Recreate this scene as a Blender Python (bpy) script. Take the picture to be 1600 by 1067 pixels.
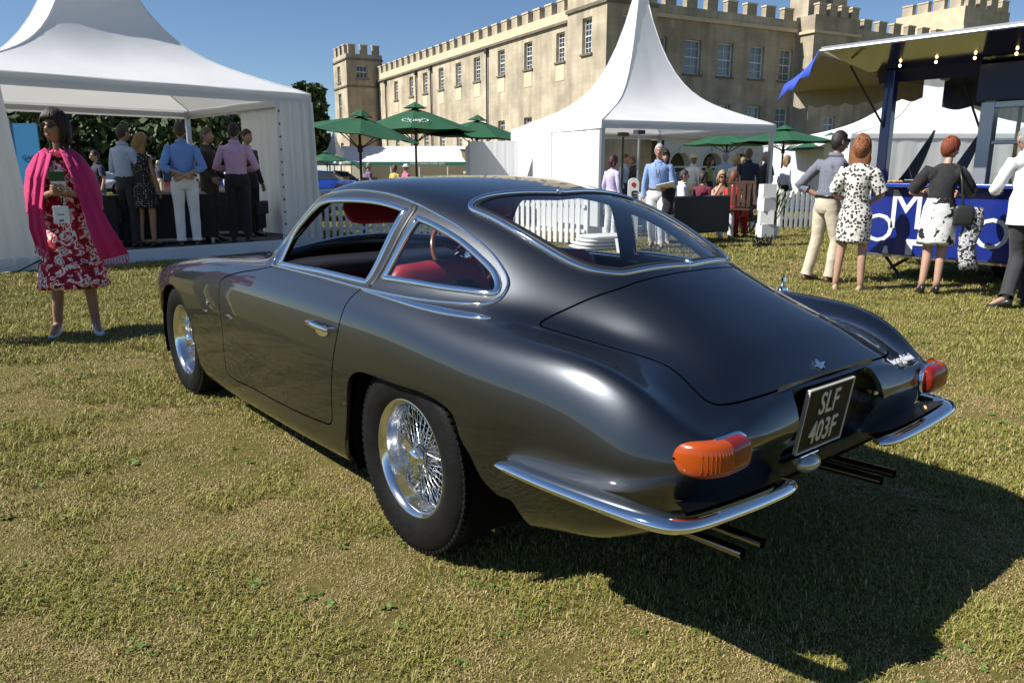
import bpy, bmesh, math, random
import numpy as np
from mathutils import Vector, Matrix
from mathutils.geometry import delaunay_2d_cdt

# ------------------------------------------------------------------ camera, world, sun, exposure
for o in list(bpy.data.objects): bpy.data.objects.remove(o)
SC=bpy.context.scene
COL=SC.collection
cam_d=bpy.data.cameras.new('camera'); CAM=bpy.data.objects.new('camera',cam_d); COL.objects.link(CAM)
cam_d.sensor_width=36; cam_d.lens=36*1190.886/1600; cam_d.clip_start=.05; cam_d.clip_end=1500
CAM.location=(-2.0471,-2.1588,1.3122)
YAW,PITCH=math.radians(39.158),math.radians(12.610)
CAM.rotation_euler=(math.pi/2-PITCH,0,-YAW)
SC.camera=CAM
SUN_DIR=Vector((.92,-.40,-1.0)).normalized()      # the way the light travels
W=bpy.data.worlds.new('World'); SC.world=W; W.use_nodes=True
nt=W.node_tree; nt.nodes.clear()
sky=nt.nodes.new('ShaderNodeTexSky'); sky.sky_type='NISHITA'; sky.sun_disc=False
s_=-SUN_DIR
sky.sun_elevation=math.asin(s_.z); sky.sun_rotation=math.atan2(s_.x,s_.y)
sky.altitude=1500; sky.air_density=1.0; sky.dust_density=.05; sky.ozone_density=5.0
bg=nt.nodes.new('ShaderNodeBackground'); bg.inputs['Strength'].default_value=.070
wo=nt.nodes.new('ShaderNodeOutputWorld')
nt.links.new(sky.outputs[0],bg.inputs[0]); nt.links.new(bg.outputs[0],wo.inputs[0])
sun_d=bpy.data.lights.new('sun','SUN'); sun_d.energy=5.0; sun_d.angle=math.radians(.53); sun_d.color=(1,.955,.885)
SUN=bpy.data.objects.new('sun',sun_d); COL.objects.link(SUN)
SUN.rotation_euler=SUN_DIR.to_track_quat('-Z','Y').to_euler(); SUN.location=(-20,10,30)
SC.view_settings.view_transform='Standard'; SC.view_settings.look='None'
SC.view_settings.exposure=.62; SC.view_settings.gamma=1.0
SC.view_settings.use_curve_mapping=False
SC.cycles.max_bounces=8; SC.cycles.transparent_max_bounces=16
SC.cycles.use_denoising=True
SC.cycles.caustics_reflective=False; SC.cycles.caustics_refractive=False
RNG=random.Random(7); NR=np.random.RandomState(7)

# ------------------------------------------------------------------ materials
def new_mat(name):
    m=bpy.data.materials.new(name); m.use_nodes=True
    n=m.node_tree; n.nodes.clear()
    b=n.nodes.new('ShaderNodeBsdfPrincipled'); o=n.nodes.new('ShaderNodeOutputMaterial')
    n.links.new(b.outputs[0],o.inputs[0]); return m,n,b
def mat(name,col,rough=.5,metal=0.,vary=0.,scale=6.,bump=0.,bscale=60.,coat=0.,coat_rough=.03,spec=None,col2=None,detail=6.,sheen=0.,emit=None,estr=0.):
    m,n,b=new_mat(name)
    b.inputs['Base Color'].default_value=(*col,1); b.inputs['Roughness'].default_value=rough; b.inputs['Metallic'].default_value=metal
    if coat: b.inputs['Coat Weight'].default_value=coat; b.inputs['Coat Roughness'].default_value=coat_rough
    if spec is not None: b.inputs['Specular IOR Level'].default_value=spec
    if sheen: b.inputs['Sheen Weight'].default_value=sheen
    if emit: b.inputs['Emission Color'].default_value=(*emit,1); b.inputs['Emission Strength'].default_value=estr
    tc=None
    if vary or col2:
        tc=n.nodes.new('ShaderNodeTexCoord'); nz=n.nodes.new('ShaderNodeTexNoise'); nz.inputs['Scale'].default_value=scale; nz.inputs['Detail'].default_value=detail
        n.links.new(tc.outputs['Object'],nz.inputs['Vector'])
        mx=n.nodes.new('ShaderNodeMix'); mx.data_type='RGBA'
        rp=n.nodes.new('ShaderNodeMapRange'); rp.inputs['From Min'].default_value=.3; rp.inputs['From Max'].default_value=.7
        n.links.new(nz.outputs['Fac'],rp.inputs['Value']); n.links.new(rp.outputs[0],mx.inputs['Factor'])
        c2=col2 if col2 else tuple(max(0,c*(1-vary)) for c in col)
        mx.inputs['A'].default_value=(*c2,1); mx.inputs['B'].default_value=(*(col if col2 else tuple(min(1,c*(1+vary*.6)) for c in col)),1)
        n.links.new(mx.outputs['Result'],b.inputs['Base Color'])
    if bump:
        if tc is None: tc=n.nodes.new('ShaderNodeTexCoord')
        nb=n.nodes.new('ShaderNodeTexNoise'); nb.inputs['Scale'].default_value=bscale; nb.inputs['Detail'].default_value=4
        n.links.new(tc.outputs['Object'],nb.inputs['Vector'])
        bp=n.nodes.new('ShaderNodeBump'); bp.inputs['Strength'].default_value=bump; bp.inputs['Distance'].default_value=.02
        n.links.new(nb.outputs['Fac'],bp.inputs['Height']); n.links.new(bp.outputs[0],b.inputs['Normal'])
    return m
def glass_mat(name,tint=(.8,.85,.85),refl=1.0,ior=1.5,rough=0.):
    m=bpy.data.materials.new(name); m.use_nodes=True; n=m.node_tree; n.nodes.clear()
    t=n.nodes.new('ShaderNodeBsdfTransparent'); t.inputs[0].default_value=(*tint,1)
    g=n.nodes.new('ShaderNodeBsdfGlossy'); g.inputs['Roughness'].default_value=rough; g.inputs[0].default_value=(refl,refl,refl,1)
    lw=n.nodes.new('ShaderNodeLayerWeight'); lw.inputs[0].default_value=.5
    pw=n.nodes.new('ShaderNodeMath'); pw.operation='POWER'; pw.inputs[1].default_value=5; n.links.new(lw.outputs['Facing'],pw.inputs[0])
    f=n.nodes.new('ShaderNodeMath'); f.operation='MULTIPLY_ADD'; f.inputs[1].default_value=.93; f.inputs[2].default_value=.07; n.links.new(pw.outputs[0],f.inputs[0])
    x=n.nodes.new('ShaderNodeMixShader'); o=n.nodes.new('ShaderNodeOutputMaterial')
    n.links.new(f.outputs[0],x.inputs[0]); n.links.new(t.outputs[0],x.inputs[1]); n.links.new(g.outputs[0],x.inputs[2]); n.links.new(x.outputs[0],o.inputs[0])
    return m

# ------------------------------------------------------------------ object helpers
def tag(o,label=None,cat=None,group=None,kind=None):
    if label: o['label']=label
    if cat: o['category']=cat
    if group: o['group']=group
    if kind: o['kind']=kind
    return o
def empty(name,loc=(0,0,0),rz=0.,parent=None):
    o=bpy.data.objects.new(name,None); o.empty_display_size=.1; COL.objects.link(o); o.location=loc; o.rotation_euler=(0,0,rz)
    if parent: o.parent=parent
    return o
def thing(name,label,cat,loc=(0,0,0),rz=0.,group=None):
    return tag(empty(name,loc,rz),label,cat,group)
def copy_tree(o,parent=None):
    c=o.copy(); COL.objects.link(c); c.parent=parent
    for ch in o.children: copy_tree(ch,c)
    return c
def rotz(a): return Matrix.Rotation(a,4,'Z')
class MB:
    def __init__(s): s.v=[]; s.f=[]; s.mi=[]; s.cur=0
    def add(s,vs,fs,mtx=None):
        b=len(s.v)
        for p in vs:
            p=Vector(p)
            if mtx is not None: p=mtx@p
            s.v.append(tuple(p))
        for q in fs: s.f.append(tuple(i+b for i in q)); s.mi.append(s.cur)
        return s
    def box(s,c,size,mtx=None,taper=1.0):
        x,y,z=[t/2 for t in size]; k=taper
        vs=[(-x,-y,-z),(x,-y,-z),(x,y,-z),(-x,y,-z),(-x*k,-y*k,z),(x*k,-y*k,z),(x*k,y*k,z),(-x*k,y*k,z)]
        vs=[(a+c[0],b+c[1],d+c[2]) for a,b,d in vs]
        return s.add(vs,[(0,3,2,1),(4,5,6,7),(0,1,5,4),(1,2,6,5),(2,3,7,6),(3,0,4,7)],mtx)
    def bbox(s,x0,x1,y0,y1,z0,z1,mtx=None): return s.box(((x0+x1)/2,(y0+y1)/2,(z0+z1)/2),(x1-x0,y1-y0,z1-z0),mtx)
    def tube(s,pts,rad,seg=8,cap=True,mtx=None,flat=1.0,up=(0,0,1)):
        pts=[Vector(p) for p in pts]; n=len(pts)
        if not hasattr(rad,'__len__'): rad=[rad]*n
        vs=[];fs=[]
        prev=None
        for i,p in enumerate(pts):
            t=(pts[min(i+1,n-1)]-pts[max(i-1,0)])
            if t.length<1e-9: t=Vector((0,0,1))
            t.normalize()
            if prev is None:
                a=Vector(up)
                if abs(a.dot(t))>.95: a=Vector((1,0,0))
                a=(a-t*a.dot(t)).normalized()
            else: a=(prev-t*prev.dot(t)).normalized()
            prev=a; b=t.cross(a)
            for k in range(seg):
                th=2*math.pi*k/seg
                vs.append(p+(a*math.cos(th)*flat+b*math.sin(th))*rad[i])
        for i in range(n-1):
            for k in range(seg):
                k2=(k+1)%seg
                fs.append((i*seg+k,i*seg+k2,(i+1)*seg+k2,(i+1)*seg+k))
        if cap:
            fs.append(tuple(reversed(range(seg)))); fs.append(tuple((n-1)*seg+k for k in range(seg)))
        return s.add(vs,fs,mtx)
    def lathe(s,prof,seg=48,axis='x',mtx=None,closed=False):
        # prof: (axial,radius)
        vs=[];fs=[];n=len(prof)
        for a,r in prof:
            for k in range(seg):
                th=2*math.pi*k/seg; c,d=r*math.cos(th),r*math.sin(th)
                vs.append((a,c,d) if axis=='x' else ((c,d,a) if axis=='z' else (d,a,c)))
        m=n if closed else n-1
        for i in range(m):
            j=(i+1)%n
            for k in range(seg):
                k2=(k+1)%seg; fs.append((i*seg+k,i*seg+k2,j*seg+k2,j*seg+k))
        return s.add(vs,fs,mtx)
    def rings(s,rings,cap=True,mtx=None,close=True):
        # list of equal-length point loops
        n=len(rings[0]); vs=[p for r in rings for p in r]; fs=[]
        for i in range(len(rings)-1):
            for k in range(n if close else n-1):
                k2=(k+1)%n; fs.append((i*n+k,i*n+k2,(i+1)*n+k2,(i+1)*n+k))
        if cap: fs.append(tuple(reversed(range(n)))); fs.append(tuple((len(rings)-1)*n+k for k in range(n)))
        return s.add(vs,fs,mtx)
    def ell(s,c,r,seg=16,rows=10,mtx=None):
        vs=[];fs=[]
        for i in range(rows+1):
            ph=math.pi*i/rows
            for k in range(seg):
                th=2*math.pi*k/seg
                vs.append((c[0]+r[0]*math.sin(ph)*math.cos(th),c[1]+r[1]*math.sin(ph)*math.sin(th),c[2]-r[2]*math.cos(ph)))
        for i in range(rows):
            for k in range(seg):
                k2=(k+1)%seg; fs.append((i*seg+k,i*seg+k2,(i+1)*seg+k2,(i+1)*seg+k))
        return s.add(vs,fs,mtx)
    def poly_prism(s,pts,z0,z1,mtx=None):
        n=len(pts); vs=[(x,y,z0) for x,y in pts]+[(x,y,z1) for x,y in pts]
        fs=[tuple(reversed(range(n))),tuple(range(n,2*n))]+[(i,(i+1)%n,n+(i+1)%n,n+i) for i in range(n)]
        return s.add(vs,fs,mtx)
    def mesh(s,name='mesh',smooth=False,auto=None):
        me=bpy.data.meshes.new(name); me.from_pydata(s.v,[],s.f)
        if any(s.mi): me.polygons.foreach_set('material_index',s.mi)
        if smooth: me.polygons.foreach_set('use_smooth',[True]*len(me.polygons))
        if smooth and auto: me.set_sharp_from_angle(angle=math.radians(auto))
        me.update(); return me
    def build(s,name,m,parent=None,smooth=False,loc=None,auto=None,bevel=0.,rz=None,sub=0):
        me=s.mesh(name,smooth,auto)
        for q in (m if isinstance(m,(list,tuple)) else [m]): me.materials.append(q)
        o=bpy.data.objects.new(name,me); COL.objects.link(o)
        if parent: o.parent=parent
        if loc: o.location=loc
        if rz is not None: o.rotation_euler=(0,0,rz)
        if bevel:
            b=o.modifiers.new('bevel','BEVEL'); b.width=bevel; b.segments=2; b.limit_method='ANGLE'; b.angle_limit=math.radians(40)
        if sub:
            d=o.modifiers.new('sub','SUBSURF'); d.levels=sub; d.render_levels=sub
        return o
def inst(name,me,parent=None,loc=(0,0,0),rz=0.,scale=None):
    o=bpy.data.objects.new(name,me); COL.objects.link(o); o.parent=parent; o.location=loc; o.rotation_euler=(0,0,rz)
    if scale: o.scale=scale
    return o
def text_mesh(txt,size,depth,shear=0.,bold=0.,space=1.0,align='CENTER'):
    cu=bpy.data.curves.new('text','FONT'); cu.body=txt; cu.size=size; cu.extrude=depth; cu.shear=shear; cu.offset=bold; cu.space_character=space
    cu.align_x=align; cu.align_y='CENTER'; cu.resolution_u=3
    o=bpy.data.objects.new('text',cu); COL.objects.link(o)
    dg=bpy.context.evaluated_depsgraph_get(); dg.update()
    me=bpy.data.meshes.new_from_object(o.evaluated_get(dg))
    bpy.data.objects.remove(o); bpy.data.curves.remove(cu); return me
def frame_mtx(origin,xaxis,up):
    x=Vector(xaxis).normalized(); u=Vector(up); z=x.cross(u).normalized(); y=z.cross(x)
    m=Matrix((x,y,z)).transposed().to_4x4(); m.translation=Vector(origin); return m
# ------------------------------------------------------------------ ground
def ground_mat():
    m,n,b=new_mat('dry_lawn'); b.inputs['Roughness'].default_value=.95; b.inputs['Specular IOR Level'].default_value=.1
    tc=n.nodes.new('ShaderNodeTexCoord')
    def noise(s,d=6,r=.6):
        z=n.nodes.new('ShaderNodeTexNoise'); z.inputs['Scale'].default_value=s; z.inputs['Detail'].default_value=d; z.inputs['Roughness'].default_value=r
        n.links.new(tc.outputs['Object'],z.inputs['Vector']); return z
    def ramp(src,stops):
        r=n.nodes.new('ShaderNodeValToRGB'); e=r.color_ramp.elements
        while len(e)<len(stops): e.new(.5)
        for k,(p,c) in enumerate(stops): e[k].position=p; e[k].color=(*c,1)
        n.links.new(src,r.inputs[0]); return r
    a=ramp(noise(1.1,5).outputs['Fac'],[(.36,(.11,.11,.02)),(.50,(.16,.145,.04)),(.66,(.22,.17,.065))])
    c=ramp(noise(38,8,.75).outputs['Fac'],[(.34,(.03,.03,.008)),(.50,(.13,.11,.032)),(.68,(.34,.27,.12))])
    mx=n.nodes.new('ShaderNodeMix'); mx.data_type='RGBA'; mx.inputs['Factor'].default_value=.55
    n.links.new(a.outputs[0],mx.inputs['A']); n.links.new(c.outputs[0],mx.inputs['B'])
    n.links.new(mx.outputs['Result'],b.inputs['Base Color'])
    bp=n.nodes.new('ShaderNodeBump'); bp.inputs['Strength'].default_value=.6; bp.inputs['Distance'].default_value=.03
    n.links.new(noise(60,8,.8).outputs['Fac'],bp.inputs['Height']); n.links.new(bp.outputs[0],b.inputs['Normal'])
    return m
g=MB(); g.add([(-600,-600,0),(600,-600,0),(600,600,0),(-600,600,0)],[(0,1,2,3)])
tag(g.build('ground',ground_mat()),kind='structure')

# ------------------------------------------------------------------ shared materials
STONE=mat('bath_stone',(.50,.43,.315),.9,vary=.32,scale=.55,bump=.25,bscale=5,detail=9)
STONE2=mat('weathered_shaded_stone',(.45,.38,.275),.92,vary=.34,scale=.5,bump=.25,bscale=5,detail=9)  # house stone darkened, shade painted in for the shaded fronts; urn shares it
def _blocks(m,c):
    """coursed masonry: faint joints, block to block tone changes and rain streaks"""
    n=m.node_tree; b=[q for q in n.nodes if q.type=='BSDF_PRINCIPLED'][0]; src=b.inputs['Base Color'].links[0].from_socket
    tc=n.nodes.new('ShaderNodeTexCoord'); sp=n.nodes.new('ShaderNodeSeparateXYZ'); n.links.new(tc.outputs['Object'],sp.inputs[0])
    ad=n.nodes.new('ShaderNodeMath'); ad.operation='ADD'; n.links.new(sp.outputs[0],ad.inputs[0]); n.links.new(sp.outputs[1],ad.inputs[1])
    cb=n.nodes.new('ShaderNodeCombineXYZ'); n.links.new(ad.outputs[0],cb.inputs[0]); n.links.new(sp.outputs[2],cb.inputs[1])
    br=n.nodes.new('ShaderNodeTexBrick'); br.inputs['Scale'].default_value=1.0; br.inputs['Brick Width'].default_value=.95; br.inputs['Row Height'].default_value=.36; br.inputs['Mortar Size'].default_value=.012; br.inputs['Bias'].default_value=-.1
    br.inputs['Color1'].default_value=(1.03,1.03,1.02,1); br.inputs['Color2'].default_value=(.94,.935,.92,1); br.inputs['Mortar'].default_value=(.86,.85,.83,1)
    n.links.new(cb.outputs[0],br.inputs['Vector'])
    mp=n.nodes.new('ShaderNodeMapping'); mp.inputs['Scale'].default_value=(1.3,.10,1); n.links.new(cb.outputs[0],mp.inputs[0])
    st=n.nodes.new('ShaderNodeTexNoise'); st.inputs['Scale'].default_value=1.2; st.inputs['Detail'].default_value=7; n.links.new(mp.outputs[0],st.inputs['Vector'])
    rg=n.nodes.new('ShaderNodeMapRange'); rg.inputs['From Min'].default_value=.32; rg.inputs['From Max'].default_value=.62; rg.inputs['To Min'].default_value=.76; rg.inputs['To Max'].default_value=1.05; n.links.new(st.outputs['Fac'],rg.inputs['Value'])
    m1=n.nodes.new('ShaderNodeMix'); m1.data_type='RGBA'; m1.blend_type='MULTIPLY'; m1.inputs['Factor'].default_value=1; n.links.new(src,m1.inputs['A']); n.links.new(br.outputs['Color'],m1.inputs['B'])
    m2=n.nodes.new('ShaderNodeMix'); m2.data_type='RGBA'; m2.blend_type='MULTIPLY'; m2.inputs['Factor'].default_value=1; n.links.new(m1.outputs['Result'],m2.inputs['A']); n.links.new(rg.outputs[0],m2.inputs['B'])
    n.links.new(m2.outputs['Result'],b.inputs['Base Color'])
_blocks(STONE,None); _blocks(STONE2,None)
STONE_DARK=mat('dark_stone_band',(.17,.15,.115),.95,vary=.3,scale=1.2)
PANEL_STONE=mat('pale_panel_stone',(.62,.51,.345),.9,vary=.12,scale=1.5)
LOGGIA=mat('pale_render',(.52,.52,.50),.9,vary=.15,scale=.8)
WHITE_PAINT=mat('white_paint',(.80,.80,.78),.5,vary=.04,scale=3)
LEAD=mat('lead_pipe',(.035,.035,.038),.6)
PANE=mat('window_pane',(.035,.045,.055),.06,0,spec=.8)
BLIND=mat('window_with_blind',(.20,.23,.25),.12,0,spec=.7,vary=.25,scale=.7)
CANVAS=mat('white_canvas',(.87,.88,.89),.6,bump=.3,bscale=2.6,vary=.04,scale=1.5)
def _translucent(m,w):
    n=m.node_tree; b=[q for q in n.nodes if q.type=='BSDF_PRINCIPLED'][0]; o=[q for q in n.nodes if q.type=='OUTPUT_MATERIAL'][0]
    t=n.nodes.new('ShaderNodeBsdfTranslucent'); t.inputs[0].default_value=(.8,.79,.76,1)
    x=n.nodes.new('ShaderNodeMixShader'); x.inputs[0].default_value=w
    n.links.new(b.outputs[0],x.inputs[1]); n.links.new(t.outputs[0],x.inputs[2]); n.links.new(x.outputs[0],o.inputs[0])
_translucent(CANVAS,.30)
ALU=mat('grey_metal',(.42,.43,.44),.4,.8)
DECK=mat('platform_carpet',(.10,.10,.105),.95,vary=.2,scale=8)
SKIRT=mat('platform_skirt',(.62,.65,.70),.6,vary=.08,scale=2)
GREEN_CANVAS=mat('green_canvas',(.012,.085,.035),.75,vary=.12,scale=4)
DARKWOOD=mat('dark_wood',(.075,.035,.02),.6,vary=.3,scale=10)
WICKER=mat('dark_wicker',(.016,.015,.015),.8,bump=.5,bscale=120,vary=.4,scale=60)
CREAM=mat('cream_cushion',(.42,.39,.33),.9,vary=.1,scale=5)

# ------------------------------------------------------------------ the great house
A11=math.radians(11.0)
HOUSE=thing('country_house','long sandstone country house with battlements behind the white tents','building',(33.915,32.579,0),-A11)
def wall_grid(us,zs,holes):
    """cells of a wall not covered by holes; returns list of (u0,u1,z0,z1)"""
    U=sorted(set(us+[h[0] for h in holes]+[h[1] for h in holes])); Z=sorted(set(zs+[h[2] for h in holes]+[h[3] for h in holes])); out=[]
    for i in range(len(U)-1):
        for j in range(len(Z)-1):
            cu,cz=(U[i]+U[i+1])/2,(Z[j]+Z[j+1])/2
            if not any(h[0]<cu<h[1] and h[2]<cz<h[3] for h in holes): out.append((U[i],U[i+1],Z[j],Z[j+1]))
    return out
def face_pt(side,u,z,d,plane):
    # side 'L': wall faces -x, runs along y; side 'R': faces -y, runs along x ; d = depth into the wall
    return (plane+d,u,z) if side=='L' else (u,plane+d,z)
def facade(name,side,plane,u0,u1,z1,holes,m,depth=.35):
    mb=MB()
    for a,b,c,d in wall_grid([u0,u1],[0,z1],holes):
        q=[face_pt(side,a,c,0,plane),face_pt(side,b,c,0,plane),face_pt(side,b,d,0,plane),face_pt(side,a,d,0,plane)]
        mb.add(q,[(0,1,2,3)] if side=='R' else [(3,2,1,0)])
    for a,b,c,d in holes:
        p=lambda u,z,k: face_pt(side,u,z,k,plane)
        for (e,f) in (((a,c),(b,c)),((b,c),(b,d)),((b,d),(a,d)),((a,d),(a,c))):
            mb.add([p(*e,0),p(*f,0),p(*f,depth),p(*e,depth)],[(0,1,2,3)])
    return mb.build(name,m,HOUSE)
_pane_cache={}
def window(parent,side,plane,a,b,c,d,nx,nz,pm,depth=.28):
    w,h=b-a,d-c
    fr=MB(); t=.05
    p0=lambda u,z,k: face_pt(side,u,z,k,plane)
    def bar(u0,u1,z0,z1,k0=depth-.06,k1=depth):
        if side=='R': fr.bbox(u0,u1,plane+k0,plane+k1,z0,z1)
        else: fr.bbox(plane+k0,plane+k1,u0,u1,z0,z1)
    bar(a,a+.08,c,d); bar(b-.08,b,c,d); bar(a+.08,b-.08,c,c+.09); bar(a+.08,b-.08,d-.08,d); bar(a+.08,b-.08,(c+d)/2-.035,(c+d)/2+.035,depth-.07,depth)
    for i in range(1,nx):
        u=a+.08+(w-.16)*i/nx; bar(u-.015,u+.015,c+.09,(c+d)/2-.035,depth-.035); bar(u-.015,u+.015,(c+d)/2+.035,d-.08,depth-.035)
    for j in range(1,nz):
        if j*2==nz: continue
        z=c+h*j/nz; bar(a+.08,b-.08,z-.014,z+.014,depth-.032,depth-.002)
    W_=fr.build('window',WHITE_PAINT,parent)
    gl=MB(); gl.add([p0(a,c,depth+.005),p0(b,c,depth+.005),p0(b,d,depth+.005),p0(a,d,depth+.005)],[(0,1,2,3)]); gl.build('pane',pm,W_)
    si=MB()
    if side=='R': si.bbox(a-.12,b+.12,plane-.12,plane+.2,c-.13,c-.002)
    else: si.bbox(plane-.12,plane+.2,a-.12,b+.12,c-.13,c-.002)
    si.build('sill',STONE_DARK,W_)
MER={}
def merlons(side,plane,u0,u1,z,n,m,w=.9,h=.72,th=.45,start=0.):
    key=(side,round(w,2),round(h,2))
    if key not in MER:
        mb=MB()
        if side=='R': mb.bbox(-w/2,w/2,0,th,0,h); mb.cur=1; mb.bbox(-w/2-.05,w/2+.05,-.05,th+.05,h+.001,h+.11)
        else: mb.bbox(0,th,-w/2,w/2,0,h); mb.cur=1; mb.bbox(-.05,th+.05,-w/2-.05,w/2+.05,h+.001,h+.11)
        me=mb.mesh('merlon'); me.materials.append(m); me.materials.append(PANEL_STONE); MER[key]=me
    for k in range(n):
        u=u0+(u1-u0)*(k+.5)/n
        inst('merlon',MER[key],HOUSE,face_pt(side,u,z,0,plane))
# left (sunlit) front
LW=[(7.3,1.15),(11.9,1.25),(16.3,1.18),(20.8,1.25),(24.65,1.2),(28.6,1.2),(32.6,1.2),(36.4,1.15),(41.0,1.18)]
holes=[]
for c,w in LW:
    holes.append((c-w/2,c+w/2,8.78,10.72)); holes.append((c-w/2,c+w/2,3.15,5.3))
facade('wall','L',1.0,4.5,47.0,12.02,holes,STONE)
for c,w in LW:
    window(HOUSE,'L',1.0,c-w/2,c+w/2,8.78,10.72,3,6,PANE); window(HOUSE,'L',1.0,c-w/2,c+w/2,3.15,5.3,3,6,PANE)
    mb=MB(); mb.bbox(.97,1.1,c-w/2+.02,c+w/2-.02,7.5,8.6); mb.build('blind_panel',PANEL_STONE,HOUSE)
mb=MB(); mb.bbox(.82,1.2,4.5,47,11.16,11.34); mb.build('string_course',STONE_DARK,HOUSE)
mb=MB(); mb.bbox(.95,1.45,4.5,47,11.345,12.0); mb.build('parapet',PANEL_STONE,HOUSE)
merlons('L',.95,4.7,47,12.0,25,STONE,w=.92)
for u in (18.67,30.85,34.75,44.07,46.6):
    mb=MB(); mb.tube([(.86,u,0),(.86,u,11.0)],.075,8); mb.box((.86,u,10.9),(.3,.34,.35)); mb.build('drainpipe',LEAD,HOUSE)
# near corner tower
tw=[(1.6,2.7,8.6,10.75)]
facade('wall','L',-.2,0,4.5,14.0,tw,STONE); window(HOUSE,'L',-.2,*tw[0],3,6,PANE)
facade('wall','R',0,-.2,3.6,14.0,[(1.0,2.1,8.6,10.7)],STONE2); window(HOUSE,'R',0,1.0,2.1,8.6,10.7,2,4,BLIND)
mb=MB(); mb.bbox(-.32,3.7,-.12,4.6,11.3,11.5); mb.bbox(-.3,3.7,-.1,4.6,13.0,13.2); mb.build('string_course',STONE_DARK,HOUSE)
mb=MB(); mb.bbox(-.1,3.6,4.2,4.5,0,14); mb.bbox(3.3,3.6,.3,4.2,0,14); mb.build('wall',STONE,HOUSE)
merlons('L',-.2,0,4.5,14.0,3,STONE); merlons('R',0,.0,3.6,14.0,2,STONE2)
# shaded front
RWc=[(6.5,1.15),(9.45,1.5),(12.5,1.46),(15.6,1.44),(18.6,1.4)]
holes=[(c-w/2,c+w/2,8.0,10.3) for c,w in RWc]+[(c-w/2,c+w/2,4.0,6.05) for c,w in RWc]+[(26.5,27.9,8.0,10.3),(30,31.4,8.0,10.3),(34,35.4,8.0,10.3)]
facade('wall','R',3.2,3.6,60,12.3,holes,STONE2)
for h in holes: window(HOUSE,'R',3.2,*h,2,4,BLIND)
mb=MB(); mb.bbox(3.6,19.5,3.0,3.4,11.5,11.75); mb.bbox(24.4,60,3.0,3.4,11.3,11.5); mb.build('string_course',PANEL_STONE,HOUSE)
mb=MB(); mb.bbox(3.6,19.5,3.1,3.6,11.76,12.35); mb.bbox(24.4,60,3.1,3.6,11.51,12.31); mb.build('parapet',STONE,HOUSE)
merlons('R',3.1,4.4,19.4,12.35,8,STONE2,w=.95); merlons('R',3.1,24.6,52,12.3,15,STONE2,w=.95)
# middle tower of the shaded front
facade('wall','R',1.5,19.5,24.4,12.6,[(21.3,22.6,4.2,5.4)],STONE2); window(HOUSE,'R',1.5,21.3,22.6,4.2,5.4,2,2,BLIND)
mb=MB(); mb.bbox(19.5,19.8,1.51,3.3,0,12.6); mb.bbox(24.1,24.4,1.51,3.3,0,12.6); mb.build('wall',STONE,HOUSE)
mb=MB(); mb.bbox(19.35,24.55,1.35,3.1,11.3,11.5); mb.build('string_course',PANEL_STONE,HOUSE)
merlons('R',1.5,19.6,24.4,12.6,4,STONE,w=.8)
mb=MB(); mb.bbox(19.9,21.7,2.6,4.4,12.0,16); mb.bbox(22.6,24.2,2.7,4.3,12.0,15.4); mb.build('turret',STONE,HOUSE)
# end tower of the shaded front
facade('wall','R',2.0,38.0,44.5,15.0,[],STONE); mb=MB(); mb.bbox(38,38.3,2.01,8.5,0,15.0); mb.bbox(44.2,44.5,2.01,8.5,0,15); mb.bbox(38.3,44.2,8.2,8.5,0,15); mb.build('wall',PANEL_STONE,HOUSE)
mb=MB(); mb.bbox(37.85,44.65,1.85,8.6,13.1,13.35); mb.build('string_course',PANEL_STONE,HOUSE)
merlons('R',2.0,38,44.5,15.0,4,STONE,w=1.0,h=.8); merlons('L',38.0,2.2,8.2,15.0,4,STONE,w=1.0,h=.8)
# far tower of the sunlit front
fh=[(-1.45,-.15,11.5,12.9)]
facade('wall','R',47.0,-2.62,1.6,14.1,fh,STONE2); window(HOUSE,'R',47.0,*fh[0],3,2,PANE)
fl_=[(49.4,50.6,11.2,13.0),(49.4,50.6,7.3,10.0),(49.4,50.6,2.5,4.5)]
facade('wall','L',-2.62,47.0,52.2,14.1,fl_,STONE)
for h in fl_: window(HOUSE,'L',-2.62,*h,3,6,PANE)
mb=MB(); mb.bbox(-2.3,1.6,51.9,52.2,0,14.1); mb.bbox(1.3,1.6,47.3,51.9,0,14.1); mb.build('wall',STONE,HOUSE)
mb=MB(); mb.bbox(-2.75,1.7,46.87,52.3,10.55,10.7); mb.bbox(-2.75,1.7,46.87,52.3,13.45,13.6); mb.build('string_course',STONE_DARK,HOUSE)
merlons('R',47.0,-2.6,1.6,14.1,3,STONE2,w=.8,h=.9); merlons('L',-2.62,47.2,52.2,14.1,3,STONE,w=.8,h=.9)
mb=MB(); mb.bbox(1.5,12,4.6,46.9,11.6,11.75); mb.bbox(3.7,60,3.7,16,11.6,11.9); mb.bbox(19.9,24.0,1.9,3.6,12.3,12.5); mb.build('roof',LEAD,HOUSE)
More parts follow.
